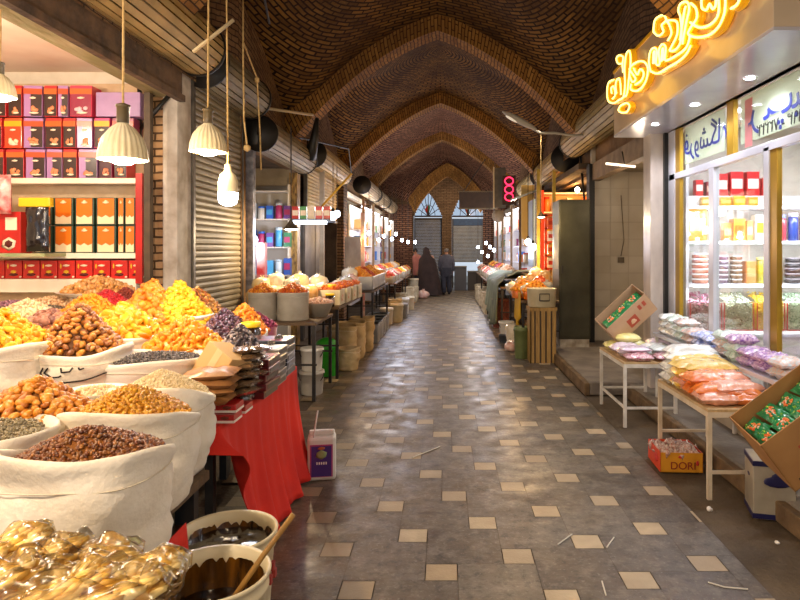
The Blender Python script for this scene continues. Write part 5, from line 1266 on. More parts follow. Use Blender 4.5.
# big near carton
BW,BD,BH=.33,.52,.38
bc=open_carton('large open brown carton of green packets tilted on the white tin, right edge',BW,BD,BH,cm=mat('card_brown','#b8864c','#a57440',rough=.8,scale=4))
pose(bc,(.08,-.934,-.21),(.75,-.07,.6),(-.62,-.22,.75),(X(729,3.72),3.72,Z(417,3.72)),(-BW/2,-BD/2,BH))
m=MB(); m.box((BW/2-.001,-.1,.22),(BW/2+.002,.06,.235)); m.box((BW/2-.001,-.1,.19),(BW/2+.002,.0,.20)); m.obj('faint_print',mat('print_red2','#b04a30'),bc)
m=MB(); m.box((BW/2-.001,-.2,.03),(BW/2+.002,.0,.06)); m.obj('dark_print',mat('print_black','#2b241c'),bc)
bpy.context.view_layer.update()
for i in range(8):
    cy_=-.185+.122*(i%4); cx_=.068-.136*(i//4)
    M=bc.matrix_world@Matrix.Translation((cx_,cy_,.27+.015*(i%2)))@Matrix.Rotation(.2-.15*(i%3),4,'X')@Matrix.Rotation(PI/2+R.uniform(-.2,.2),4,'Z')
    g=green_pack(i+5,'green packet, %s from the left in the %s row of the large carton'%(ORD[i%4],['near','far'][i//4]),M.translation,M.to_euler(),'green packets in the large carton'); g.scale=(.68,)*3
# tin with blue bands
t=T('oil_tin','square cream tin with navy bands and navy oval label under the large carton','tin',(1.88,3.82,0),-.25)
m=MB(); m.box((0,0,0),(.24,.24,.36)); m.obj('tin_body',mat('tin_cream','#b8ad98','#9c907a',rough=.35,metal=.3,scale=5),t,bevel=.006)
m=MB()
for z in (.005,.325): m=MB(); m.box((-.003,-.003,z),(.243,.243,z+.03)); m.obj('navy_band',mat('tin_navy','#1f1c4a',rough=.35),t)
m=MB(); m.blob((.14,-.002,.235),(.085,.003,.035),None,ICO2); m.blob((.14,-.002,.26),(.04,.003,.03),None,ICO2); m.obj('navy_emblem',mat('tin_navy','#1f1c4a'),t); m=MB(); m.blob((-.002,.12,.24),(.003,.03,.012),None,ICO2); m.obj('navy_emblem',mat('tin_navy','#1f1c4a'),t)
t=T('wooden_box','small wooden box on the ground at the right frame edge beside the tin','box',(2.12,3.58,0),-.2)
m=MB(); m.box((0,-.15,0),(.3,.08,.22)); m.obj('box_wall',card,t,bevel=.004); m=MB(); m.box((-.005,-.155,.19),(.305,.085,.225)); m.obj('rim_board',wood,t)
# DORI tray
t=T('candy_tray','orange and yellow cardboard tray printed DORI on the floor, filled with bags','tray',(1.585,4.62,0),-.06)
m=MB(); W,D,Hh=.31,.34,.145
m.mi=0; m.box((0,0,0),(W,D,.006)); m.mi=0; m.box((0,0,0),(W,.006,Hh)); m.mi=1; m.box((-.001,0,0),(.006,D,Hh)); m.box((W-.006,0,0),(W,D,Hh)); m.box((0,D-.006,0),(W,D,Hh)); m.obj('tray_wall',[mat('tray_yellow','#e09a20','#d08818',rough=.5,scale=4),mat('tray_red','#e0481c','#c83c14',rough=.5,scale=6)],t)
txtmesh('DORI',.078,'printed_name',mat('dori_red','#8a1410',rough=.5),t,(.165,-.004,.025),(PI/2,0,0),ext=.001)
for c_,r_ in (((.15,-.002,.115),(.02,.002,.012)),((.27,-.002,.07),(.012,.002,.02)),((-.003,.1,.08),(.002,.05,.03))):
    m=MB(); m.blob(c_,r_,None,ICO2); m.obj('print_mark',mat('print_red3','#c8302a'),t)
for i in range(9):
    flat_packet('candy_bag','clear pinkish candy bag, %s column, %s row in the orange floor tray'%(['left','middle','right'][i%3],['front','middle','back'][i//3]),'packet',(1.65+.10*(i%3)+R.uniform(-.01,.01),4.67+.1*(i//3),.085+R.uniform(0,.015)),.11,.12,.06,bagm('#e8d4c8','#b87868',60),'candy bags in the floor tray',rot=(R.uniform(-.4,.4),R.uniform(-.4,.4),R.uniform(-1,1)),seed=i*11,wr=.02)
# crumbs / litter
for i,(px,py,s) in enumerate([(709,511,.02),(777,544,.013)]):
    Y=1026.3/(py-250); m=MB(); m.blob((0,0,s*.7),(s,s*.8,s*.7),rq(),ICO2); m.blob((s*.8,0,s*.4),(s*.5,s*.5,s*.4),rq(),ICO2); o=m.obj('crumpled_paper',mat('paper_white','#f2ebe0'),loc=(X(px,Y),Y,0)); tag(o,['small crumpled white paper on the ground before the tin','tiny white scrap near the bottom right corner'][i],'litter')
for i,(pts) in enumerate([[(558,545),(572,535)],[(607,548),(614,538)],[(708,583),(725,588),(748,590)],[(412,458),(440,447)],[(602,582),(606,596)]]):
    P_=[]
    for px,py in pts: Y=1026.3/(py-250); P_.append((X(px,Y),Y,.004))
    m=MB(); m.tube(P_,.004,5); o=m.obj('straw_litter',mat('straw_pale','#d8d0c0')); tag(o,'thin pale straw lying on the tiles, '+['left of the lone cream tile','right of the lone cream tile','long one near the bottom right','thin one near the aisle middle','short one at the bottom edge'][i],'litter')
# wall fixtures in the niche
m=MB(); m.tube([(X(622,10.2),10.26,Z(195,10.2)),(X(625,10.2),10.26,Z(240,10.2)),(X(622,10.2),10.26,Z(256,10.2))],.006,6); m.cbox((X(622,10.2),10.26,Z(260,10.2)),(.1,.03,.09)); o=m.obj('wall_socket',mat('socket_grey','#7a6c58','#5c5040')); tag(o,'small socket hanging on its cable on the white tiled wall','socket')
t=T('niche_tube_lamp','slim tube lamp under the niche lintel, given an added glow','lamp',(X(620,8.2),8.2,Z(165,8.2)),.55)
m=MB(); m.tube([(-.25,0,0),(.28,0,.0)],.016,8); m.obj('tube',mat('tube_pale','#e8dcc8',emit='#ffe8c8',estr=2),t); lamp((X(620,8.2)+.35,8.5,Z(165,8.2)-.45),11,'#ffe6c8',.08); m=MB(); m.tube([(.1,0,0),(.15,.1,.2)],.012,6); m.obj('bracket',mat('blackish','#15130f'),t)  # tube glow and separate point light added to brighten the niche
for i,y in enumerate([8.2]):
    m=MB(); m.box((-.03,-.03,0),(.03,.03,.2))
# metal cabinet
t=T('metal_cabinet','tall dark green-brown metal cabinet beside the tiled niche','cabinet',(X(559,9.6),9.6,.15))
cw=X(590.5,9.6)-X(559,9.6)
m=MB(); m.box((0,0,.12),(cw,.6,2.28)); m.obj('cabinet_body',mat('cabinet_green','#4a4632','#37331f',rough=.45,scale=3,metal=.3,detail=8,bump=.2,bscale=6),t,bevel=.01)
m=MB(); m.box((.02,-.012,.16),(cw-.02,.002,2.24)); m.obj('door',mat('cabinet_green','#4a4632'),t,bevel=.004); m=MB(); m.cbox((.05,-.02,1.2),(.02,.02,.12)); m.obj('handle',mat('dark_steel','#262220'),t)
m=MB(); m.box((.02,0,0),(cw-.02,.55,.12)); m.obj('stone_base',mat('base_white','#c8bca4','#8c7c64',rough=.8,scale=7),t)
m=MB(); m.box((-.004,.02,1.2),(.001,.4,1.9)); m.obj('pale_side_patch',mat('patch_pale','#8a8468','#6a644c',scale=4),t)
# ============================================================ FAR LEFT STALLS
steel=mat('pot_steel','#c8c0b0','#a69c8a',rough=.45,metal=.15,scale=4,bump=.1,bscale=6)
blackt=mat('dark_steel','#262220')
def leg_table(label,x0,x1,y0,y1,z,mt=None,n=2):
    t=T('stall_table',label,'table',((x0+x1)/2,(y0+y1)/2,0)); cx,cy=(x0+x1)/2,(y0+y1)/2
    m=MB(); m.box((x0-cx,y0-cy,z-.03),(x1-cx,y1-cy,z)); m.obj('tabletop',mt or wood,t)
    for xx in (x0+.03,x1-.03):
        for yy in (y0+.03,y1-.03): m=MB(); m.box((xx-cx-.018,yy-cy-.018,0),(xx-cx+.018,yy-cy+.018,z-.03)); m.obj('leg',blackt,t)
    for yy in (y0+.03,y1-.03): m=MB(); m.box((x0-cx,yy-cy-.012,z*.45),(x1-cx,yy-cy+.012,z*.45+.02)); m.obj('stretcher',blackt,t)
    return t
leg_table('dark legged table carrying the two steel pots',-2.45,-1.42,6.75,7.75,.86)
def pot(label,px,py,Y,r,h,zb):
    t=T('steel_pot',label,'pot',(X(px,Y),Y,zb)); m=MB(); m.lathe([(r*.97,0),(r,.012),(r,h-.01),(r*1.03,h),(r*1.0,h+.003),(r*.95,h-.02)],36); m.obj('pot_wall',steel,t)
    m=MB(); 
    for z in (.06,h-.05): m.tube([(r*1.005*math.cos(2*PI*k/32),r*1.005*math.sin(2*PI*k/32),z) for k in range(33)],.004,5,caps=False)
    m.obj('rim_bead',steel,t)
pot('dull steel pot of orange fruit, left one of the pair on the dark table',263,0,7.05,.16,.31,.862)
pot('dull steel pot of orange fruit, right one of the pair on the dark table',293,0,7.05,.175,.31,.862)
heap('orange_turmeric_fruit','orange heap in the left steel pot',X(263,7.05),7.05,1.16,.145,.145,.10,240,.016,['#ef9418','#f4aa2c','#e07c10','#b84c14'],asp=(1.3,.8,.5))
heap('orange_red_fruit','orange and red heap in the right steel pot',X(293,7.05),7.05,1.16,.16,.16,.10,240,.016,['#ef9418','#d8581c','#e8781c','#a83414'],asp=(1.3,.8,.5))
PLW=bagm('#f0e4cc','#e0d0b0',10); PLY=bagm('#f2cc6a','#e8dcc0',8); PLO=bagm('#f0a23c','#f2d8a8',8); PLG=bagm('#cfc8ba','#a89e8c',9); PLK=bagm('#e8c8b8','#d89c88',14)
def pbag(label,x,y,z,s,mt,grp='plastic bags on the left stalls',seed=None):
    base=z
    if x<0: base=.865 if y<7.8 else .925 if y<10.4 else .952 if 11.05<y<13.4 else .851 if 14.9<y<17.6 else z
    elif 9.6<y<11.6 and z>.5: base=.865
    elif abs(z-.25)<.01: base=.0
    base=min(base,z); ex=z-base; z=base; s*=.92
    m=MB(); sd=R.random()*30
    V=[];vs,fs=ICO2
    for p in vs:
        k=1+.28*noise.noise((p[0]*1.7+sd,p[1]*1.7,p[2]*1.7))
        V.append((p[0]*k*s,p[1]*k*s,max(0,(p[2]*k*.7+.55)*s)+ex*sstep(-.8,.1,p[2])))
    m.smooth=True; m.add(V,fs)
    for q in range(3):
        a=R.uniform(0,6.28); m.tube([(0,0,1.05*s+ex),(.25*s*math.cos(a),.25*s*math.sin(a),1.4*s+ex)],.05*s,5,rs=[.16*s,.04*s])
    o=m.obj('plastic_bag',mt,loc=(x,y,z)); tag(o,label,'bag',grp); return o
for i,(px,py,Y,s,mt,nm_) in enumerate([(270,283,7.45,.13,PLY,'yellow-white bag behind the left steel pot'),(284,284,7.5,.14,PLW,'white bag between and behind the steel pots'),(300,284,7.6,.13,PLW,'white bag behind the right steel pot'),(255,286,7.5,.1,PLO,'orange-white bag at the left behind the steel pots'),(310,283,8.1,.13,PLO,'orange bag past the second shop post'),(322,281,8.5,.13,PLW,'white knotted bag beside the orange bag'),(333,284,8.9,.13,PLG,'grey-white bag behind the square canisters')]):
    pbag(nm_,X(px,Y),Y,max(.865 if Y<7.8 else .92,Z(py,Y)-s*1.3),s,mt)
# wide pan of pale kernels and lidded jars
t=T('steel_pan','wide steel pan of pinkish kernels right of the steel pots','pan',(X(319,7.4),7.4,.90)); m=MB(); m.lathe([(.10,-.04),(.17,.12),(.18,.125),(.165,.12),(.1,0)],32); m.obj('pan_wall',steel,t)
heap('pinkish_kernels','low heap of pinkish kernels in the wide steel pan',X(319,7.4),7.4,1.02,.155,.155,.05,160,.014,['#e8b898','#f0d0b4','#d8a07c'])
jar('dark jar with yellow lid, lower one beside the wide steel pan',(X(330,8.0),8.0,.921),.06,.17,'jars by the steel pan')
jar('dark jar with yellow lid, rear one beside the wide steel pan',(X(332,8.3),8.3,.921),.06,.27,'jars by the steel pan')
leg_table('long plank table with the square canisters of orange fruit',-2.3,-1.38,7.95,10.3,.92)
# canisters
for i in range(4):
    Y=8.35+i*.42; x=-1.56+.02*i
    t=T('square_canister','square cream canister heaped with orange fruit, %s from the near end of the plank table'%ORD[i],'canister',(x,Y,.922),0,'square canisters on the plank table')
    m=MB(); m.box((-.16,-.18,0),(.16,.18,.2)); m.obj('canister_body',mat('can_cream','#dccfb0','#c4b48e',rough=.5,scale=6),t,bevel=.006)
    m=MB(); m.box((-.14,-.1845,.05),(.0,-.179,.12)); m.box((.159,-.1,.05),(.1635,.05,.13)); m.obj('paper_label',mat('can_label','#c87c50','#e8dcc0',scale=20),t)
    heap('orange_red_flakes','orange-red heap in the %s square canister'%ORD[i],x,Y,1.13,.15,.17,.055,110,.017,['#e0701c','#c8501c','#ef9430','#b03c18'],sq=.6,asp=(1.3,.8,.5))
t=T('stacked_pail','white plastic pail, upper of two under the dark table','pail',(X(313,6.95),7.05,.31),0,'white pails'); 
def pail2(label,x,y,z,r,h,mt,lid=False,grp=None,bail=True):
    t=T('plastic_pail',label,'pail',(x,y,z),0,grp); m=MB(); m.lathe([(r*.84,0),(r*.86,.01),(r*.97,h*.86),(r*1.03,h*.87),(r*1.03,h*.93),(r*.99,h*.94),(r,h),(r*.95,h)]+([(0,h*.99)] if lid else [(r*.9,h*.5)]),32); m.obj('pail_body',mt,t)
    if bail:
        m=MB(); m.tube([(r*1.04*math.cos(a),-r*.25*math.sin(a)-r*.3,h*.9-r*.9*math.sin(a)) for a in [PI*k/12 for k in range(13)]],.005,5); m.obj('bail_handle',blackt,t)
    return t
bpy.data.objects.remove(t)
WPM=mat('white_plastic','#e8e2d6')
pail2('white plastic pail under the dark table, upper of the stacked two',X(311,7.1),7.15,.272,.13,.26,WPM,True,'stacked white pails')
pail2('white plastic pail under the dark table, lower of the stacked two',X(311,7.1),7.15,0,.14,.27,mat('grey_plastic','#c4bcac','#aaa090',rough=.5,scale=6),True,'stacked white pails')
pail2('bright green plastic bucket under the plank table',X(326,8.15),8.2,.0,.15,.42,mat('green_plastic','#35b52c','#2a9a24',rough=.35,scale=4))
m=MB(); m.blob((0,0,0),(.15,.15,.1),None,ICO2); o=m.obj('green_liner',mat('green_plastic','#35b52c'),loc=(X(326,8.15),8.2,.40)); tag(o,'crumpled green bag filling the green bucket','bag')
for i,(px,Y,s) in enumerate([(342,9.0,.20),(352,9.5,.2),(362,10.2,.19),(348,8.6,.15)]):
    sack('beige_sack','beige sack of goods under the plank table, %s'%['nearest the green bucket','second from the green bucket','at the far end','low one before the others'][i],X(px,Y),Y,0.0,.55 if i<3 else .3,s,sq=.7,seed=30+i,m_=mat('sack_beige','#cdb084','#b0925e',rough=.9,scale=6,bump=.3,bscale=20),grp='beige sacks under the plank table')
# trough table
leg_table('dark table carrying the long grey trough',-2.2,-1.28,10.9,13.6,.93)
t=T('long_trough','long pale grey metal trough holding orange and red heaps','trough',(-1.62,12.2,.935))
m=MB(); m.box((-.3,-1.15,0),(.3,1.15,.012)); m.box((-.3,-1.15,0),(-.29,1.15,.24)); m.box((.29,-1.15,0),(.3,1.15,.24)); m.box((-.3,-1.15,0),(.3,-1.14,.24)); m.box((-.3,1.14,0),(.3,1.15,.24)); m.obj('trough_wall',mat('trough_grey','#b8b2a6','#9c958a',rough=.4,metal=.3,scale=4),t)
m=MB(); m.box((.3,-1.15,.2),(.315,1.15,.24)); m.obj('rolled_rim',steel,t)
for i,(y,pal,nm_) in enumerate([(11.4,['#e89020','#f0a838','#d87818'],'amber'),(11.95,['#c84820','#a83818','#d86830'],'rust red'),(12.5,['#f0a020','#f6b83c','#e48814'],'bright orange'),(13.05,['#f2a424','#e89018','#f8c040'],'yellow-orange')]):
    heap('trough_fruit','%s heap, %s along the long grey trough'%(nm_,ORD[i]),-1.62,y,1.1,.27,.27,.22,200,.024,pal,asp=(1.3,.9,.5),base=.1)
for i,(y,x) in enumerate([(11.2,-1.42),(11.75,-1.42),(12.3,-1.42),(12.9,-1.42)]):
    t=T('grey_crate','grey plastic crate under the trough table, %s from the near end'%ORD[i],'crate',(x,y,0),0,'grey crates'); m=MB(); m.box((-.2,-.22,0),(.2,.22,.34)); m.obj('crate_wall',mat('crate_grey','#9c9a98','#84827e',rough=.5,scale=5),t,bevel=.01)
    m=MB()
    for q in range(4): m.box((.199,-.18+q*.1,.05),(.204,-.11+q*.1,.28))
    m.box((-.21,-.23,.31),(.21,.23,.34)); m.obj('moulded_rib',mat('crate_grey','#9c9a98'),t)
# cluttered stalls further along the left
farcols=['#f0a020','#e8d8b8','#c84828','#f2c050','#d8b088','#8a5a38','#f4e8d0','#b83c50','#d87830']
def fardisp(side,y0,y1,xe,n,zt,lab):
    k=0
    leg_table('%s stall table at %s'%(lab[0],lab[1]),min(xe,xe+side*.8),max(xe,xe+side*.8),y0,y1,zt)
    for i in range(n):
        y=y0+(y1-y0)*(i+.5)/n
        for j in range(2):
            x=xe+side*(.2+.38*j); r=min(.16,(y1-y0)/n*.46); h=.16+.12*j
            c=R.choice(farcols); c2=R.choice(farcols)
            t=T('display_tub','%s tub of dried goods, %s along, %s row of the %s stall'%(['white','cream'][(i+j)%2],ORD[i],['aisle side','wall side'][j],lab[1]),'tub',(x,y,zt+.001),0,'tubs of the %s stall'%lab[1])
            m=MB(); m.lathe([(r*.85,0),(r*.97,h),(r,h+.01),(r*.9,h-.01)],16,sq=.7); m.obj('tub_wall',[WPM,mat('can_cream','#dccfb0')][(i+j)%2],t)
            heap('tub_goods','%s goods heaped in tub, %s along, %s row of the %s stall'%({'#f0a020':'orange','#e8d8b8':'cream','#c84828':'red','#f2c050':'yellow','#d8b088':'tan','#8a5a38':'brown','#f4e8d0':'white','#b83c50':'crimson','#d87830':'rust'}[c],ORD[i],['aisle side','wall side'][j],lab[1]),x,y,zt+h,r*.95,r*.95,.12,60,.026,[c,farcols[(farcols.index(c)+0)%9],c],asp=(1.2,.9,.6),base=.05)
fardisp(-1,14.9,17.6,-1.22,6,.85,('dark','fourth left'))
fardisp(-1,18.0,21.2,-1.18,7,.85,('plain','farthest left'))
for i,(x,y,r,h) in enumerate([(-1.2,14.5,.16,.5),(-1.3,15.6,.17,.45),(-1.25,16.6,.16,.5),(-1.15,18.2,.17,.55),(-1.1,19.4,.17,.5),(-1.1,20.6,.16,.45)]):
    sack('beige_sack','pale sack standing under the far left stalls, %s from the camera'%ORD[i],x,y,0,h,r,sq=.7,seed=50+i,m_=mat('sack_far','#c8b898','#a08c68',rough=.9,scale=6),grp='sacks under the far left stalls')
for i,(z) in enumerate((0,.36)):
    pail2('white pail, %s of the pair beside the woman in black'%['lower','upper'][i],X(413,20.6),20.6+.0,z,.19,.35,mat('can_cream','#dccfb0'),True,'pails beside the woman',False)
pbag('white bag standing on the ground behind the woman in black',X(423,21.2),21.2,0,.25,PLK)
# ---- shop interiors left
t=T('grey_locker','tall grey panelled locker standing in the fourth left shop','cabinet',(-2.75,12.2,0)); m=MB(); m.box((-.3,-.9,0),(.15,.9,2.2)); m.obj('cabinet_body',mat('locker','#6a6258','#4e4840',rough=.6,scale=4),t,bevel=.01); 
for q in (-.45,.45):
    m=MB(); m.box((.15,q-.42,.05),(.165,q+.42,2.15)); m.obj('door',mat('locker','#6a6258'),t,bevel=.005)
sh=T('product_shelf','pale shelf unit with blue and pink packs in the blue lit second shop','shelf',(-2.95,10.1,0))
m=MB(); 
for z in (1.25,1.7,2.15,2.6): m.box((-.55,-.15,z-.02),(.42,.15,z))
m.box((-.57,-.15,.1),(-.54,.15,2.7)); m.box((.40,-.15,.1),(.43,.15,2.7)); m.obj('board',mat('shelf_white','#f4ead8'),sh); m=MB(); m.box((-.57,.15,.1),(.43,.17,2.7)); m.obj('back_panel',mat('shelf_grey','#b8b0a4'),sh)
pc=['#3a6ac8','#58b0e0','#d8e8f0','#b83a6a','#3c8a5c','#e8e0d0','#7a50a0','#e07828']
for ri,z in enumerate((1.25,1.7,2.15)):
    for i in range(7):
        c=pc[(i*3+ri*2+ (0 if ri else i%3))%8] if ri else pc[i%3]
        small_pack('product_pack','small pack, %s from the left on the %s board of the second shop shelf'%(ORD[i],['lowest','middle','upper'][ri]),'pack','packs in the second left shop',-3.40+i*.14,10.0,z+.002,.11,.1,R.uniform(.18,.32),c,pc[(i+5)%8],['box','jar'][i%2])
m=MB(); m.box((-.06,-.06,0),(.06,.06,.9)); o=m.obj('red_banner',mat('banner_red','#c83030','#e8d8d0',scale=3),loc=(X(262,9.3),9.3,.86)); tag(o,'narrow red and white upright carton beside the second shop post','carton')
wall('trim_21',(-2.55,10.05,0),(-2.42,10.25,2.9),mat('ornate_post','#b8924c','#5a4020',rough=.5,scale=22,stretch=(1,1,.4)))
wall('trim_22',(-2.52,7.76,0),(-2.42,7.86,3.1),mat('post_metal','#a8a8b0','#6a6a70',rough=.3,metal=.6,scale=12))
wall('trim_23',(-2.38,11.6,1.0),(-2.30,11.7,3.4),plaster)
# glass case with fluorescent light
t=T('light_canopy','small lit canopy with red and green printed packs above the third stall','canopy',(X(313,9.6),9.6,Z(222,9.6)))
m=MB(); m.box((-.3,-.25,.0),(.3,.25,.03)); m.obj('canopy_board',mat('steelgrey','#5a6068'),t); m=MB(); m.tube([(-.26,-.26,-.02),(.26,-.26,-.02)],.022,8); m.obj('tube',bulbc,t)
m=MB(); m.tube([(.1,0,.2),(.6,0,.75)],.018,6); m.obj('yellow_strut',mat('strut_yellow','#e0b040'),t)
lamp((X(313,9.6),9.5,Z(222,9.6)-.12),16,'#dfe6ff',.1)
for i in range(5):
    small_pack('hanging_pack','packet on the lit canopy, %s from the left'%ORD[i],'pack','packs on the lit canopy',X(313,9.6)-.24+i*.12,9.5,Z(222,9.6)+.032,.1,.08,.2,['#c83838','#58a068','#e8d8c8','#d84858','#c83838'][i],'#f0e0d8','box')
# small bulbs
def bulb(label,px,py,Y,r,cool,power,top=3.2,grp=None):
    x,z=X(px,Y),Z(py,Y); t=T('bulb_lamp',label,'lamp',(x,Y,z),0,grp)
    m=MB(); m.blob((0,0,0),(r,r,r*1.15),None,ICO2); m.obj('glowing_bulb',bulbc if cool else bulbw,t)
    m=MB(); m.lathe([(r*.4,r*.9),(r*.4,r*1.8),(r*.2,r*2)],10,cap1=True); m.obj('bulb_holder',blackt,t)
    m=MB(); m.tube([(0,0,r*1.9),(0,0,top-z)],.006,4); m.obj('cord',blackt,t)
    if power: lamp((x,Y-.0,z-r*2.2),power,'#e4e8ff' if cool else '#ffc880',.05)
bulb('cool white bulb beside the blue packs in the second shop',253,240,9.2,.07,True,12)
bulb('white bulb, left one of the pair at the brick pier',333,216,11.0,.07,True,9,grp=None)
bulb('white bulb, right one of the pair at the brick pier',337,214,11.6,.06,True,0)
for i,(px,py,Y,cool) in enumerate([(369,233,14.2,False),(379,240,14.4,True),(389,228,15.2,True),(392,239,15.6,True),(402,240,16.6,True),(408,242,17.4,True),(415,242,18.2,True),(384,236,14.9,False),(396,234,16.0,True)]):
    bulb('small bright bulb over the far left stalls, %s from the left'%ORD[i],px,py,Y,.042,cool,[40,0,38,0,34,0,30,0,0][i],3.25,'bulbs over the far left stalls')
for i,(px,py,Y) in enumerate([(478,247,18.8),(482,252,18),(486,243,17.2),(490,247,16.4),(488,256,16.8),(494,250,15.6),(478,262,19.4)]):
    bulb('small cool bulb over the far right stalls, %s in the cluster'%ORD[i],px,py,Y,.042,True,[26,0,26,0,0,26,0][i],3.25,'bulbs over the far right stalls')
bulb('warm bulb hanging before the blue panel on the right',528,242,11.4,.055,False,60,3.3); bulb('bright warm bulb beside the yellow sheet on the right',533,247,11.0,.06,False,0,3.3)
# conical small lamps
def small_cone(label,px,py,Y,w,power,top):
    x,z=X(px,Y),Z(py,Y); t=T('cone_lamp',label,'lamp',(x,Y,z)); m=MB(); r=w/2; m.lathe([(r,0),(r*.3,r*.8),(r*.15,r*1.2),(r*.13,r*1.18),(r*.9,0)],24,cap0=False); m.obj('metal_shade',mat('shade_dark','#5a5040',rough=.4),t)
    m=MB(); m.lathe([(r*.8,-.005),(0,-.02)],20,cap0=False); m.obj('lit_disc',bulbw,t); m=MB(); m.tube([(0,0,r*1.2),(0,0,top-z)],.008,5); m.obj('cord',blackt,t)
    if power: lamp((x,Y,z-.06),power,'#ffe0b0',.05)
small_cone('dark conical lamp shining over the steel pots',291,229,7.8,.20,50,3.2)
small_cone('dark conical lamp hanging beside the metal cabinet on the right',541,217,9.4,.14,20,3.3)
# ============================================================ RIGHT FAR STALLS
t=T('slatted_crate','tall crate of upright wooden slats standing at the aisle, right side','crate',(X(542,9.2),9.25,0))
m=MB(); 
for k in range(5): m.box((-.19+k*.08,-.19,0),(-.135+k*.08,-.175,.80)); m.box((-.19,-.19+k*.08,0),(-.175,-.135+k*.08,.80))
m.obj('slat_front',mat('crate_wood','#b08a4a','#8c6a34',rough=.7,scale=6,stretch=(4,4,.5)),t)
m=MB(); m.box((-.185,-.172,0),(.185,.19,.78)); m.obj('inner_board',mat('crate_dark','#4a3820'),t); m=MB(); m.box((-.2,-.2,.76),(.2,.2,.81)); m.obj('top_board',mat('crate_wood','#b08a4a'),t)
t=T('cream_tub','big cream tub with black handle on the slatted crate','tub',(X(542,9.2),9.25,.812)); m=MB(); m.lathe([(.19,0),(.2,.01),(.21,.26),(.22,.27),(.2,.27),(.18,.2)],28,sq=.7,cap1=True); m.obj('tub_body',mat('tub_cream','#cfc2a0','#b8a880',rough=.5,scale=4),t); m=MB(); m.tube([(-.06,-.225,.1),(-.06,-.225,.2),(.08,-.225,.2),(.08,-.225,.1),(-.06,-.225,.1)],.008,5); m.obj('black_handle',blackt,t)
leg_table('table under the orange bags, right side behind the slatted crate',1.15,2.0,9.6,11.6,.86)
for i,(px,py,Y,s,mt,nm_) in enumerate([(522,279,10.4,.13,PLO,'orange bag at the aisle corner of the right table'),(531,276,10.8,.14,PLO,'orange bag second on the right table'),(540,279,10.0,.13,bagm('#e05a28','#d84818',8),'red-orange bag above the cream tub'),(527,286,9.95,.11,PLW,'white bag low at the aisle side of the right table'),(519,288,10.3,.12,PLK,'pinkish bag at the aisle edge of the right table'),(547,283,9.9,.11,PLG,'greyish bag against the metal cabinet'),(536,270,11.3,.14,PLY,'yellow bag highest on the right table'),(513,284,11.4,.14,PLW,'white bag at the far aisle edge of the right table'),(545,272,10.9,.12,PLO,'orange bag by the cabinet, rear')]):
    pbag(nm_,X(px,Y),Y,max(.865,Z(py,Y)-s*.8),s,mt,'bags on the right table')
for i,(px,py,Y) in enumerate([(536,285,9.85),(524,281,10.15)]):
    heap('orange_heap','%s orange heap between the bags on the right table'%['near','far'][i],X(px,Y),Y,.99,.2,.2,.16,160,.028,['#f09a20','#e87c18','#f6b440','#d85c18'],base=.13)
m=MB()
def yc(u,v): return (1.14-.0*v+.02*v*math.sin(u*20), 9.7+u*.8, .98-.55*v*(.6+.4*math.sin(u*3)))
m.grid(yc,30,8); o=m.obj('yellow_cloth',mat('cloth_yellow','#d8a81c','#b88a14',rough=.8,scale=4)); tag(o,'yellow cloth hanging over the aisle side of the right table','cloth'); o.modifiers.new('s','SOLIDIFY').thickness=.006
pail2('olive green plastic bucket beside the slatted crate',X(523,9.4),9.5,0,.13,.48,mat('olive_plastic','#6f7a4a','#5a6438',rough=.5,scale=5),False,None,False)
t=pail2('white bucket on the aisle floor with grey tub beneath, right side',X(507,11.0),11.1,.16,.14,.22,WPM,False)
pail2('dark grey low tub under the white bucket, right side',X(507,11.0),11.1,0,.14,.155,mat('grey_dark_plastic','#4a4c50','#3a3c40'),True,None,False)
pbag('white plastic bag on the floor between the buckets, right side',X(515,10.2),10.3,0,.17,PLW,'bags on the right table')
pbag('white plastic bag on top of the bag heap, right side',X(517,10.0),10.5,.25,.15,PLW,'bags on the right table')
t=T('woven_basket','tall pinkish woven basket standing at the aisle, right side','basket',(X(502,13.2),13.3,0)); m=MB(); m.lathe([(.17,0),(.19,.02),(.2,.58),(.21,.6),(.19,.6),(.17,.3)],32,fn=lambda x,y,z,a,j:(x*(1+.03*math.sin(a*16)),y*(1+.03*math.sin(a*16)),z)); m.obj('basket_wall',mat('basket_pink','#b8705c','#8c4c40',rough=.8,scale=30,bump=.5,bscale=60),t); m=MB(); m.tube([(.2*math.cos(2*PI*k/24),.2*math.sin(2*PI*k/24),.6) for k in range(25)],.012,6); m.obj('rim',mat('basket_rim','#c89080'),t)
# cloth covered stall
leg_table('table under the grey-green cloth, right side',1.05,1.9,12.2,15.6,.92)
def gcl(u,v):
    y=12.25+u*3.2; 
    if v<.4: x=1.85-(v/.4)*.85; z=.98+.22*math.sin(PI*v/.4)*(.6+.4*math.sin(u*6+1))+.05*noise.noise((u*8,v*8,3))
    else: w_=(v-.4)/.6; x=1.0-.05*w_+.04*w_*math.sin(u*34); z=.98-.9*w_*(.85+.15*math.sin(u*5))
    return (x,y,z)
m=MB(); m.grid(gcl,60,26); o=m.obj('stall_cloth',mat('cloth_greygreen','#7c8468','#5c6450',rough=.85,scale=3)); tag(o,'grey-green cloth thrown over the right stall, hanging to the floor','cloth'); o.modifiers.new('s','SOLIDIFY').thickness=.008
def bcl(u,v): return (1.95-v*.8,12.15+.3*u+.9*v*0,1.12+.12*math.sin(v*3)+.05*noise.noise((u*6,v*6,9)))
m=MB(); m.grid(bcl,12,16); o=m.obj('blue_cloth',mat('cloth_blue','#6c7c8c','#56646f',rough=.85,scale=3)); tag(o,'folded blue-grey cloth on top of the grey-green cloth','cloth'); o.modifiers.new('s','SOLIDIFY').thickness=.02
fardisp(1,16.0,19.0,1.02,6,.85,('dark','fourth right')); fardisp(1,19.4,22.6,1.05,6,.85,('plain','farthest right'))
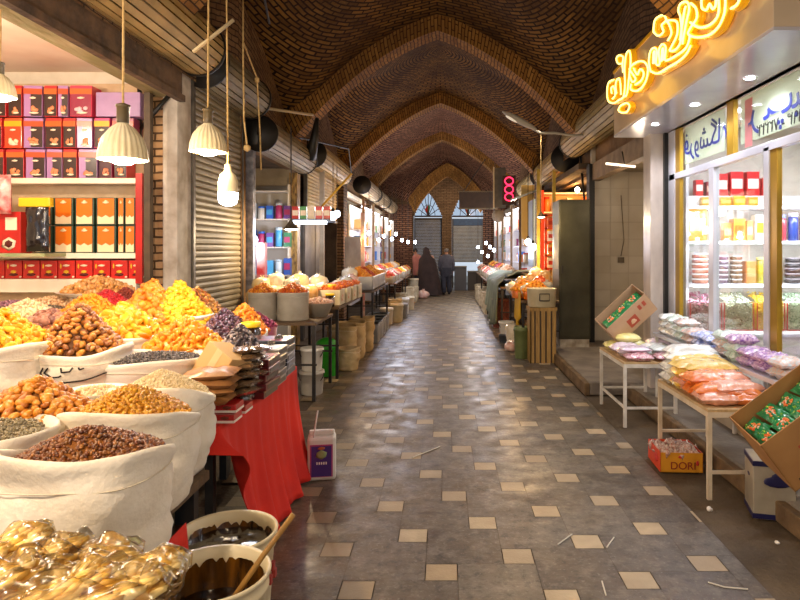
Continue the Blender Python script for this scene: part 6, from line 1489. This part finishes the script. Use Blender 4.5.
for i,(x,y,r,h) in enumerate([(1.1,16.2,.17,.55),(1.1,17.2,.16,.5),(1.1,18.3,.17,.5),(1.1,19.6,.17,.5),(1.1,20.8,.17,.5)]):
    sack('beige_sack','pale sack standing under the far right stalls, %s from the camera'%ORD[i],x,y,0,h,r,sq=.7,seed=70+i,m_=mat('sack_far','#c8b898'),grp='sacks under the far right stalls')
# warm shop interior
sh=T('spice_shelf','red-edged shelf unit in the warm lit shop above the metal cabinet','shelf',(2.9,13.2,0))
m=MB()
for z in (1.1,1.55,2.0,2.45,2.85): m.box((-.9,-.2,z-.03),(.8,.2,z))
m.obj('board',mat('shelf_white','#f4ead8'),sh); m=MB(); m.box((-.94,-.21,.2),(-.88,.21,2.9)); m.obj('red_edge',mat('edge_bright','#e03c1c'),sh)
m=MB(); m.box((-.9,.2,.2),(.8,.22,2.9)); m.obj('back_panel',mat('warm_back','#d8b070'),sh)
for ri,z in enumerate((1.1,1.55,2.0,2.45)):
    for i in range(9):
        small_pack('spice_pack','small pack, %s from the left on the %s board of the warm lit shop'%(ORD[i],['lowest','second','third','highest'][ri]),'pack','packs in the warm lit shop',2.1+i*.16,13.1,z+.002,.12,.1,R.uniform(.2,.34),['#e8e0d0','#d84a20','#f0b030','#e87828','#c8a878'][(i*2+ri)%5],['#c83018','#f0e0c0','#8a4a20'][i%3],['box','jar'][(i+ri)%2])
lamp((2.6,12.4,2.75),40,'#ffc070',.08,name='shop_light'); 
t=T('ceiling_bulb','warm bulb on the ceiling of the warm lit shop','lamp',(2.6,12.4,2.85)); m=MB(); m.blob((0,0,0),(.05,.05,.06),None,ICO2); m.obj('glowing_bulb',bulbw,t); m=MB(); m.tube([(0,0,.05),(0,0,.15)],.02,8); m.obj('bulb_holder',blackt,t)
# posts, blue panel and yellow sheet
wall('trim_24',(2.06,14.2,0),(2.16,14.3,3.2),mat('post_yellow','#d8b860','#c0a048',rough=.6))
m=MB(); m.box((1.78,12.8,1.3),(1.82,13.6,2.7)); o=m.obj('glass_partition',mat('panel_blue','#a8c4e0','#88a8cc',rough=.3,scale=2)); tag(o,'pale blue glass panel standing behind the bulbs, right side','panel')
m=MB(); m.box((1.66,13.9,1.9),(1.95,13.95,3.1)); o=m.obj('yellow_board',mat('board_yellow','#dcc078','#c8a860',rough=.6,scale=2)); tag(o,'pale yellow upright board under the shutter roll, right side','board')
m=MB(); m.box((1.72,11.9,1.15),(1.78,11.96,3.2)); m.box((2.02,11.9,0),(2.08,11.96,3.2)); o=m.obj('olive_post',mat('post_olive','#8c7c30','#b8a040',rough=.5)); tag(o,'pair of slim yellow-olive posts at the front of the warm lit shop','post')
t=T('packet_rack','bright orange-red shelf frame beside the metal cabinet','rack',(X(551,11.2),11.2,1.3)); m=MB(); m.box((-.12,-.02,0),(-.07,.02,1.0)); m.box((.07,-.02,0),(.12,.02,1.0)); 
for q in range(5): m.box((-.12,-.02,q*.24),(.12,.02,q*.24+.03))
m.obj('frame_bars',mat('frame_orange','#f0501c',rough=.4),t)
for i in range(4): small_pack('rack_pack','pack on the orange-red frame, %s shelf from below'%ORD[i],'pack','packs on the orange-red frame',X(551,11.2),11.2,1.3+i*.24+.031,.12,.06,.18,['#f0d8b0','#e8a040','#f4e8d8','#e86030'][i],'#c83820')
# sign hanging dark, signboards
t=T('hanging_signboard','dark hanging signboard seen edge-on over the far right of the aisle','sign',(X(478,16.5),16.5,Z(208,16.5)))
m=MB(); m.box((-.5,-.04,0),(.5,.04,.42)); m.obj('board',mat('sign_dark','#2c1e16','#3a281c',rough=.6),t); m=MB(); m.box((-.52,-.05,-.03),(.52,.05,.0)); m.box((-.52,-.05,.42),(.52,.05,.45)); m.obj('frame',mat('holder_brown','#4f4430'),t)
m=MB(); m.tube([(-.4,0,.42),(.2,0,1.3)],.012,5); m.tube([(.45,0,.42),(.45,0,1.2)],.012,5); m.obj('support_wire',blackt,t)
t=T('upright_sign','narrow grey upright sign above the dark hanging signboard','sign',(X(500,15.5),15.5,Z(208,15.5))); m=MB(); m.box((-.14,-.03,0),(.14,.03,1.0)); m.obj('board',mat('sign_grey','#6a6458','#57524a'),t); m=MB(); m.box((-.17,-.035,0),(-.14,.035,1.02)); m.obj('edge_bar',mat('pale_stick','#cbb890'),t)
t=T('neon_emblem','small red neon emblem on the right before the lit panel','sign',(X(509,14.8),14.8,Z(205,14.8))); m=MB(); m.box((-.16,0,0),(.16,.04,.7)); m.obj('backing',mat('sign_dark','#2c1e16'),t)
m=MB(); 
for (a,b) in ((.1,.18),(.28,.3),(.48,.42)): m.tube([(.1*math.cos(k*PI/6),-.02,a+.09+.09*math.sin(k*PI/6)) for k in range(13)],.014,6)
m.obj('neon_tube',mat('neon_red','#ff4060',emit='#ff2850',estr=3),t)
t=T('round_sign','small round pale sign on an arm, far right side','sign',(X(498,17),17,Z(216,17))); m=MB(); m.tube([(0,-.03,0),(0,.03,0)],.17,24); m.obj('disc',mat('disc_pale','#7c6a52','#6a5840'),t); m=MB(); m.tube([(.1,0,0),(.9,0,.0)],.02,6); m.obj('arm',blackt,t)
m=MB(); m.box((-.25,-.15,0),(.35,.15,.04)); o=m.obj('glass_awning',mat('awning','#a8b8c0','#88989f',rough=.2),loc=(X(522,13.6),13.6,Z(197,13.6)),rot=(0,-.35,0)); tag(o,'small tilted glass awning beside the yellow board','awning')
# street-lamp style light
t=T('street_light','grey street-light head with diffuser on a curved arm under the vault, right','lamp',(X(541,9.0),9.0,Z(133,9.0)))
m=MB(); m.tube([(.9,.3,.05),(.5,.1,-.02),(.2,0,.0),(0,0,0),(-.12,0,.06)],.018,8); m.obj('arm',mat('lamp_grey','#a8a090'),t)
def hd(u,v):
    a=2*PI*u; s=v; w_=.085*math.sin(PI*min(.98,s*.96+.02))**.55
    return (-.06-.5*s, w_*math.cos(a), .05+.26*s+.6*w_*math.sin(a))
m=MB(); m.grid(hd,20,14); m.obj('lamp_head',mat('lamp_grey','#a8a090','#8c8474',rough=.4,metal=.3),t)
m=MB(); m.blob((-.40,0,.20),(.13,.05,.03),Matrix.Rotation(.45,3,'Y'),ICO2); m.obj('diffuser',mat('diffuser','#e8e0cc',rough=.3,emit='#fff0d8',estr=.3),t)
m=MB(); m.tube([(0,0,0),(0,0,-1.3)],.006,5); m.obj('pull_cord',cordm,t)
# black conduit and junk at the shutter ends
for i,(px,py,Y,dz) in enumerate([(580,150,10.95,-1.6),(562,110,11.3,-.6)]):
    m=MB(); m.tube([(X(px,Y),Y,Z(py,Y)),(X(px+4,Y),Y,Z(py,Y)+dz*.5),(X(px+7,Y),Y,Z(py,Y)+dz)],.02,6); o=m.obj('black_pipe',mat('blackish','#15130f')); tag(o,['black drain pipe beside the niche shutter roll','short black pipe above the niche shutter roll'][i],'pipe')
m=MB(); m.tube([(X(317,9.5),9.5,Z(118,9.5)),(X(314,9.6),9.6,Z(140,9.6)),(X(309,9.7),9.7,Z(158,9.7))],.06,8,rs=[.03,.07,.12]); o=m.obj('black_funnel',mat('blackish','#15130f')); tag(o,'black funnel shaped lamp on the first brick rib, left','lamp')
m=MB(); m.lathe([(.15,0),(.17,.03),(.17,.3),(.1,.36)],18,cap1=True); o=m.obj('black_speaker',mat('blackish','#15130f'),loc=(X(261,8.0),7.9,Z(150,8.0))); tag(o,'black drum hanging at the shutter end beside the knotted cord','drum')
m=MB()
m.tube([(-2.3,9.7,3.4),(-1.9,12,3.6),(-2.2,14.4,3.3)],.014,5); o=m.obj('slack_cable',mat('blackish','#15130f')); tag(o,'dark cable sagging along the left lunette wall','cable')
lamp((X(533,9.0),9.0,Z(121,9.0)-.12),45,'#fff0d8',.1,kind='SPOT',rot=(0,.25,0),spot=2.7,name='street_light_beam')

# ---- lit display cases along both sides of the far bazaar
pc2=['#e8e4dc','#c83a30','#f0b040','#3a70b8','#e8c8a0','#8a3a5a','#f4f0e8','#d87830','#5a9a6a']
def case(side,i,y0,y1,xf,nm):
    t=T('display_case','white lit display case, %s from the brick pier on the far %s side'%(ORD[i],nm),'display case',(xf,y0,0),0,'lit display cases on the far %s side'%nm)
    L=y1-y0; s=side
    def bx(m,a,b): m.box((min(a[0]*s,b[0]*s),a[1],a[2]),(max(a[0]*s,b[0]*s),b[1],b[2]))
    m=MB(); bx(m,(.33,0,.3),(.36,L,2.75)); m.obj('back_panel',mat('case_white','#dcd8d4','#c8c8cc',rough=.5,scale=3),t)
    m=MB(); bx(m,(0,L-.03,.3),(.35,L,2.75)); m.obj('side_panel',mat('case_white','#dcd8d4'),t)
    for z in (.95,1.35,1.75,2.15): m=MB(); bx(m,(.02,0,z-.02),(.34,L,z)); m.obj('board',wf,t)
    m=MB(); bx(m,(-.03,-.03,.0),(.03,.03,2.9)); m.obj('post',mat('case_post','#8a6c48','#6a5034',scale=8) ,t)
    m=MB(); m.tube([(.05*s,.1,2.7),(.05*s,L-.1,2.7)],.02,8); m.obj('tube_light',mat('tube_white','#ffffff'),t)
    lamp((xf+.02*s,(y0+y1)/2,2.62),22,'#fff0d8',.12,name='case_light')
    for r_,z in enumerate((.95,1.35,1.75,2.15)):
        n=4
        for k in range(n):
            small_pack('case_pack','pack %s along the %s board, %s display case, far %s side'%(ORD[k],['lowest','second','third','highest'][r_],ORD[i],nm),'pack','packs in the far %s display cases'%nm,xf+s*.16,y0+.15+(L-.3)*k/(n-1),z+.002,.14,.16,R.uniform(.16,.3),R.choice(pc2),R.choice(pc2),R.choice(['box','jar','box']),rz=-s*PI/2)
for i,(a,b) in enumerate([(14.9,16.6),(16.9,18.6),(19.6,21.2),(21.5,23.3)]): case(-1,i,a,b,-2.0,'left')
for i,(a,b) in enumerate([(14.9,16.6),(16.9,18.6),(19.6,21.2),(21.5,23.3)]): case(1,i,a,b,1.75,'right')
m=MB(); m.box((-2.32,14.08,1.25),(-1.95,14.12,1.95)); o=m.obj('marble_slab',mat('marble','#cfc3b6')); tag(o,'pale marble slab fixed low on the first full brick pier','slab')
m=MB(); m.box((X(363,14.3)-.04,14.2,.0),(X(363,14.3)+.05,14.24,2.5)); o=m.obj('red_lettered_banner',mat('banner_pale','#e8dcd0','#d84a30',rough=.6,scale=5)); tag(o,'narrow pale vertical banner with red marks beside the brick pier','banner')
# things at the far end
for i,(x,w,h,c) in enumerate([(.55,.5,.95,'#5a5a60'),(1.15,.6,.75,'#4a4238'),(-1.2,.4,.8,'#6a5848')]):
    t=T('storage_chest',['grey chest standing under the half raised gate','low brown chest right of the grey one at the far end','brown chest before the closed gate at the far end'][i],'chest',(x,25.6,0)); m=MB(); m.box((-w/2,-.25,0),(w/2,.25,h)); m.obj('chest_body',mat('chest'+c[1:],c,rough=.6,scale=4),t,bevel=.01); m=MB(); m.box((-w/2-.01,-.27,h),(w/2+.01,.27,h+.04)); m.obj('lid',mat('chest_lid','#8a8478'),t)
# more bags and sacks between the stalls, second to fourth stall left
for i,(px,py,Y,s,mt,nm_) in enumerate([(262,276,7.6,.13,PLY,'tall yellow-white bag above the left steel pot'),(276,272,7.7,.12,PLW,'white bag highest above the steel pots'),(292,277,7.7,.12,PLG,'grey bag above the right steel pot'),(346,276,9.6,.14,PLG,'grey-white bag behind the third canister'),(338,279,9.2,.12,PLW,'white bag behind the second canister'),(352,274,10.2,.13,PLK,'pink-white bag at the end of the plank table'),(300,272,8.6,.14,PLY,'yellow-white bag at the wall end of the plank table'),(318,274,8.8,.14,PLW,'white bag in the middle of the plank table, wall side')]):
    pbag(nm_,X(px,Y),Y,max(.865 if Y<7.8 else .92,Z(py,Y)-s*1.2),s,mt)
for i,(x,y,z_,s,mt) in enumerate([(-1.75,11.15,1.15,.16,PLW),(-1.72,15.05,1.02,.18,PLW),(-1.4,13.3,1.1,.12,PLO),(-1.75,10.1,.93,.18,PLG)]):
    pbag('plastic bag, %s from the camera around the long trough'%ORD[i],x,y,z_,s,mt,'bags around the trough')
for i,(y,x) in enumerate([(13.9,-1.35),(14.3,-1.15),(15.1,-1.1),(16.0,-1.12),(17.3,-1.05)]):
    pail2('cream pail at the aisle edge beyond the grey crates, %s from the camera'%ORD[i],x,y,0,.15,.36+.06*(i%2),[WPM,mat('can_cream','#dccfb0'),mat('crate_grey','#9c9a98')][i%3],True,'pails along the far left aisle edge',False)
for i,(x,y,z_) in enumerate([(1.05,10.15,.0),(1.15,12.0,0)]):
    pbag('pale bag on the floor, right aisle edge, %s'%['beside the green bucket','before the grey-green cloth'][i],x,y,z_,.14,PLK,'bags on the right floor')
# ============================================================ PEOPLE
def skin_body(name,label,verts,edges,radii,root,mt,loc,rz,cat='person'):
    me=bpy.data.meshes.new('body'); me.from_pydata(verts,edges,[]); o=bpy.data.objects.new('body',me); COL.objects.link(o)
    s=o.modifiers.new('skin','SKIN'); sv=me.skin_vertices[0].data if me.skin_vertices else None
    if sv is None:
        bpy.context.view_layer.update(); 
    return o,me
def person(label,loc,rz,pose,skin_c,hair_c,scale=1.0):
    import bmesh
    t=T('person',label,'person',loc,rz)
    J=pose['J']; names=list(J.keys()); idx={n:i for i,n in enumerate(names)}
    bm=bmesh.new(); lay=bm.verts.layers.skin.verify(); vs=[]
    for n in names:
        p,r=J[n]; v=bm.verts.new(p); v[lay].radius=(r,r) if not isinstance(r,tuple) else r; v[lay].use_root=(n=='pelvis'); vs.append(v)
    for a,b in pose['E']: bm.edges.new((vs[idx[a]],vs[idx[b]]))
    me=bpy.data.meshes.new('body'); bm.to_mesh(me); bm.free(); me.materials.append(skin_c)
    o=bpy.data.objects.new('body',me); COL.objects.link(o)
    o.modifiers.new('skin','SKIN'); ss=o.modifiers.new('sub','SUBSURF'); ss.levels=2; ss.render_levels=2
    bpy.context.view_layer.update(); dg=bpy.context.evaluated_depsgraph_get()
    m2=bpy.data.meshes.new_from_object(o.evaluated_get(dg)); bpy.data.objects.remove(o)
    for p in m2.polygons: p.use_smooth=True
    b=bpy.data.objects.new('body',m2); COL.objects.link(b); b.parent=t
    if not m2.materials: m2.materials.append(skin_c)
    # nose and ears as face relief children-free: add to hair child is wrong -> small separate mesh pieces of the head
    return t,b
def hand(J,E,side,w,out=(0,0,-1)):
    """five short finger chains rooted at the palm"""
    wx,wy,wz=w; pn='palm'+side; J[pn]=((wx,wy+.01,wz-.07),.028); E.append(('wrist'+side,pn))
    s=1 if side=='R' else -1
    for k,(dy,L) in enumerate([(.03,.065),(.01,.075),(-.01,.07),(-.028,.055)]):
        a='f%d%s'%(k,side); J[a]=((wx,wy+dy+.01,wz-.105),.010); J[a+'t']=((wx-s*.012,wy+dy+.012,wz-.105-L),.008); E.append((pn,a)); E.append((a,a+'t'))
    a='th'+side; J[a]=((wx-s*.01,wy+.05,wz-.08),.011); J[a+'t']=((wx-s*.015,wy+.065,wz-.12),.009); E.append((pn,a)); E.append((a,a+'t'))
def std(lean=.06,legsplit=.0,hip=.92,h=1.72):
    J={'pelvis':((0,0,.95),.13),'waist':((0,.01,1.1),.12),'chest':((0,.03+lean*.5,1.3),.15),'neckb':((0,.03+lean,1.45),.075),'neck':((0,.05+lean,1.50),.052),'head':((0,.08+lean,1.60),.088),'top':((0,.075+lean,1.68),.07)}
    E=[('pelvis','waist'),('waist','chest'),('chest','neckb'),('neckb','neck'),('neck','head'),('head','top')]
    for s,n in ((1,'R'),(-1,'L')):
        f=legsplit*s
        J['hip'+n]=((.095*s,0,.88),.10); J['knee'+n]=((.10*s,f*.6+.03,.50),.065); J['ank'+n]=((.10*s,f-.02,.09),.045); J['toe'+n]=((.11*s,f+.13,.035),.035)
        E+=[('pelvis','hip'+n),('hip'+n,'knee'+n),('knee'+n,'ank'+n),('ank'+n,'toe'+n)]
        J['sh'+n]=((.19*s,.03+lean*.8,1.40),.068); J['elb'+n]=((.25*s,-.02+lean*.5,1.12),.045); J['wrist'+n]=((.24*s,.06+lean*.5,.88),.028)
        E+=[('chest','sh'+n),('sh'+n,'elb'+n),('elb'+n,'wrist'+n)]; hand(J,E,n,J['wrist'+n][0])
    return {'J':J,'E':E}
skinm=mat('skin','#b98462','#a87454',rough=.55,scale=5)
def face(t,hx,hy,hz,hair,grey=False):
    m=MB(); m.blob((hx,hy+.095,hz-.005),(.011,.016,.02),None,ICO2); 
    for s in (-1,1): m.blob((hx+s*.088,hy,hz),(.012,.02,.03),None,ICO2)
    m.obj('nose_and_ears',skinm,t)
    m=MB()
    for s in (-1,1): m.blob((hx+s*.032,hy+.078,hz+.02),(.012,.006,.006),None,ICO2)
    m.obj('eyes',mat('eye_dark','#201814'),t)
    m=MB(); m.blob((hx,hy+.082,hz-.05),(.022,.006,.005),None,ICO2); m.obj('mouth',mat('lip','#8a4a40'),t)
def garment(name,prof,mt,t,fold=.02,n=40,nf=9,sx=1,sy=.7,c=(0,0,0),lean=0):
    m=MB()
    def fn(x,y,z,a,j): k=1+fold*math.sin(nf*a+z*5)*(1.2-z*.5); return x*k,y*k+lean*z,z
    m.lathe(prof,n,c=c,fn=fn,sx=sx,sy=sy,cap0=False,cap1=False); return m.obj(name,mt,t)
def sleeve(name,a,b,c_,r0,r1,r2,mt,t):
    m=MB(); A,B,C_=Vector(a),Vector(b),Vector(c_)
    P_=[A,A.lerp(B,.5),B,B.lerp(C_,.5),C_]; m.tube(P_,r0,12,rs=[r0,(r0+r1)/2,r1,(r1+r2)/2,r2]); return m.obj(name,mt,t)
def clothed_man(label,loc,rz,jac,trou,hair,cap=True,split=.12,apron=None):
    p=std(legsplit=split); t,b=person(label,loc,rz,p,skinm,None); J=p['J']
    garment('jacket',[(.235,.72),(.235,.85),(.22,1.0),(.225,1.15),(.245,1.32),(.23,1.41),(.14,1.47),(.075,1.49)],jac,t,sx=1,sy=.72,lean=.045)
    garment('trouser_seat',[(.17,.66),(.2,.78),(.2,.9),(.19,1.0)],trou,t,sx=1,sy=.85,n=28)
    for n in 'LR':
        sleeve('jacket_sleeve',J['sh'+n][0],J['elb'+n][0],J['wrist'+n][0],.088,.066,.05,jac,t)
        h,k,a=[Vector(J[q+n][0]) for q in('hip','knee','ank')]
        sleeve('trouser_leg',h+Vector((0,0,.05)),k,a+Vector((0,0,-.01)),.125,.098,.088,trou,t)
        m=MB(); q=Vector(J['ank'+n][0]); m.blob((q.x,q.y+.06,.045),(.05,.145,.045),None,ICO2); m.obj('shoe',mat('shoe_black','#1c1816'),t)
    hx,hy,hz=J['head'][0]
    m=MB(); m.blob((hx,hy-.015,hz+.03),(.095,.1,.085),None,ICO2); m.obj('hair',hair,t)
    face(t,hx,hy,hz,hair)
    return t
grey=mat('jacket_grey','#5c5a62','#4a4850',rough=.85,scale=5,bump=.2,bscale=20)
t=clothed_man('man in a grey jacket and dark trousers walking away down the aisle',(X(446.5,23.0),23.0,0),0.0,grey,mat('trouser_dark','#3c3c46','#30303a',rough=.85),mat('hair_grey','#8a7c70','#4c4038',scale=9))
# woman in chador
p=std(legsplit=.06); t,b=person('woman wrapped in a long black-brown cloak, walking beside the left stalls',(X(427,22.4),22.4,0),-.25,p,skinm,None); t['label']='person wrapped in a long dark brown cloak, bending towards the far left stalls'
chm=mat('cloak','#3a2823','#2a1c1a',rough=.85,scale=4,bump=.2,bscale=15)
m=MB()
def fn(x,y,z,a,j):
    k=1+.05*math.sin(7*a+z*3)*(1-z/1.7)+.02*math.sin(13*a+z*6)
    return x*k-.12*math.sin((1.7-z)*1.1)*-1-.06,y*k+.05*z-.08*max(0,.5-z),z
m.lathe([(.50,.05),(.47,.15),(.43,.4),(.39,.7),(.36,.95),(.33,1.15),(.29,1.32),(.20,1.43),(.135,1.5),(.128,1.6),(.115,1.68),(.07,1.73),(.0,1.745)],44,fn=fn,sy=.72,cap0=False); m.obj('cloak',chm,t)
hx,hy,hz=p['J']['head'][0]; face(t,hx,hy+.05,hz,None)
for n in 'LR':
    m=MB(); q=Vector(p['J']['ank'+n][0]); m.blob((q.x,q.y+.06,.045),(.05,.13,.045),None,ICO2); m.obj('shoe',mat('shoe_pale','#b8a890'),t)
# man in pink at the stall
t=clothed_man('person in a faded pink shirt standing behind the cloaked person at the left stalls',(X(418.5,23.2),23.2,0),PI*.6,mat('shirt_pink','#c07a6c','#a8645a',rough=.85,scale=5),mat('trouser_dark','#3c3c46'),mat('hair_black','#231a16'),split=.03)
# ============================================================ ADDED LIGHTS
# pendant lamps added to brighten stalls, aisle and far end, mostly unseen
cone_lamp('added fluted pendant lamp by the near stall, hanging just behind the camera on the left',-560,60,1.0,.24,40,4.0) if False else None
def added_lamp(label,x,y,z,p,col='#ffe6c8'):
    t=T('pendant_lamp',label,'lamp',(x,y,z)); r=.12
    m=MB(); m.lathe([(r,0),(r*.8,.1),(r*.3,.17),(r*.25,.2),(r*.75,.1),(r*.95,.01)],40,cap0=False); m.obj('fluted_shade',shade,t)
    m=MB(); m.lathe([(.02,.12),(.05,.03),(.05,-.01),(0,-.03)],20,cap0=False); m.obj('bulb',bulbw,t)
    m=MB(); m.tube([(0,0,.18),(0,0,4.0-z)],.006,6); m.obj('cord',cordm,t)
    lamp((x,y,z-.08),p,col,.06)
added_lamp('added pendant lamp over the near left sacks, out of view',-1.5,.6,2.5,120)
added_lamp('added pendant lamp over the aisle behind the camera',.6,-1.0,3.2,90,'#ffe2b8')
added_lamp('added pendant lamp on the left above the raisin sacks, outside the picture',-2.6,1.9,2.4,75)
added_lamp('added pendant lamp inside the tea box shop, outside the picture',-3.6,4.0,3.0,70,'#ffe8cc')
added_lamp('added pendant lamp brightening the far end gates, above the aisle',1.0,24.6,3.4,110)
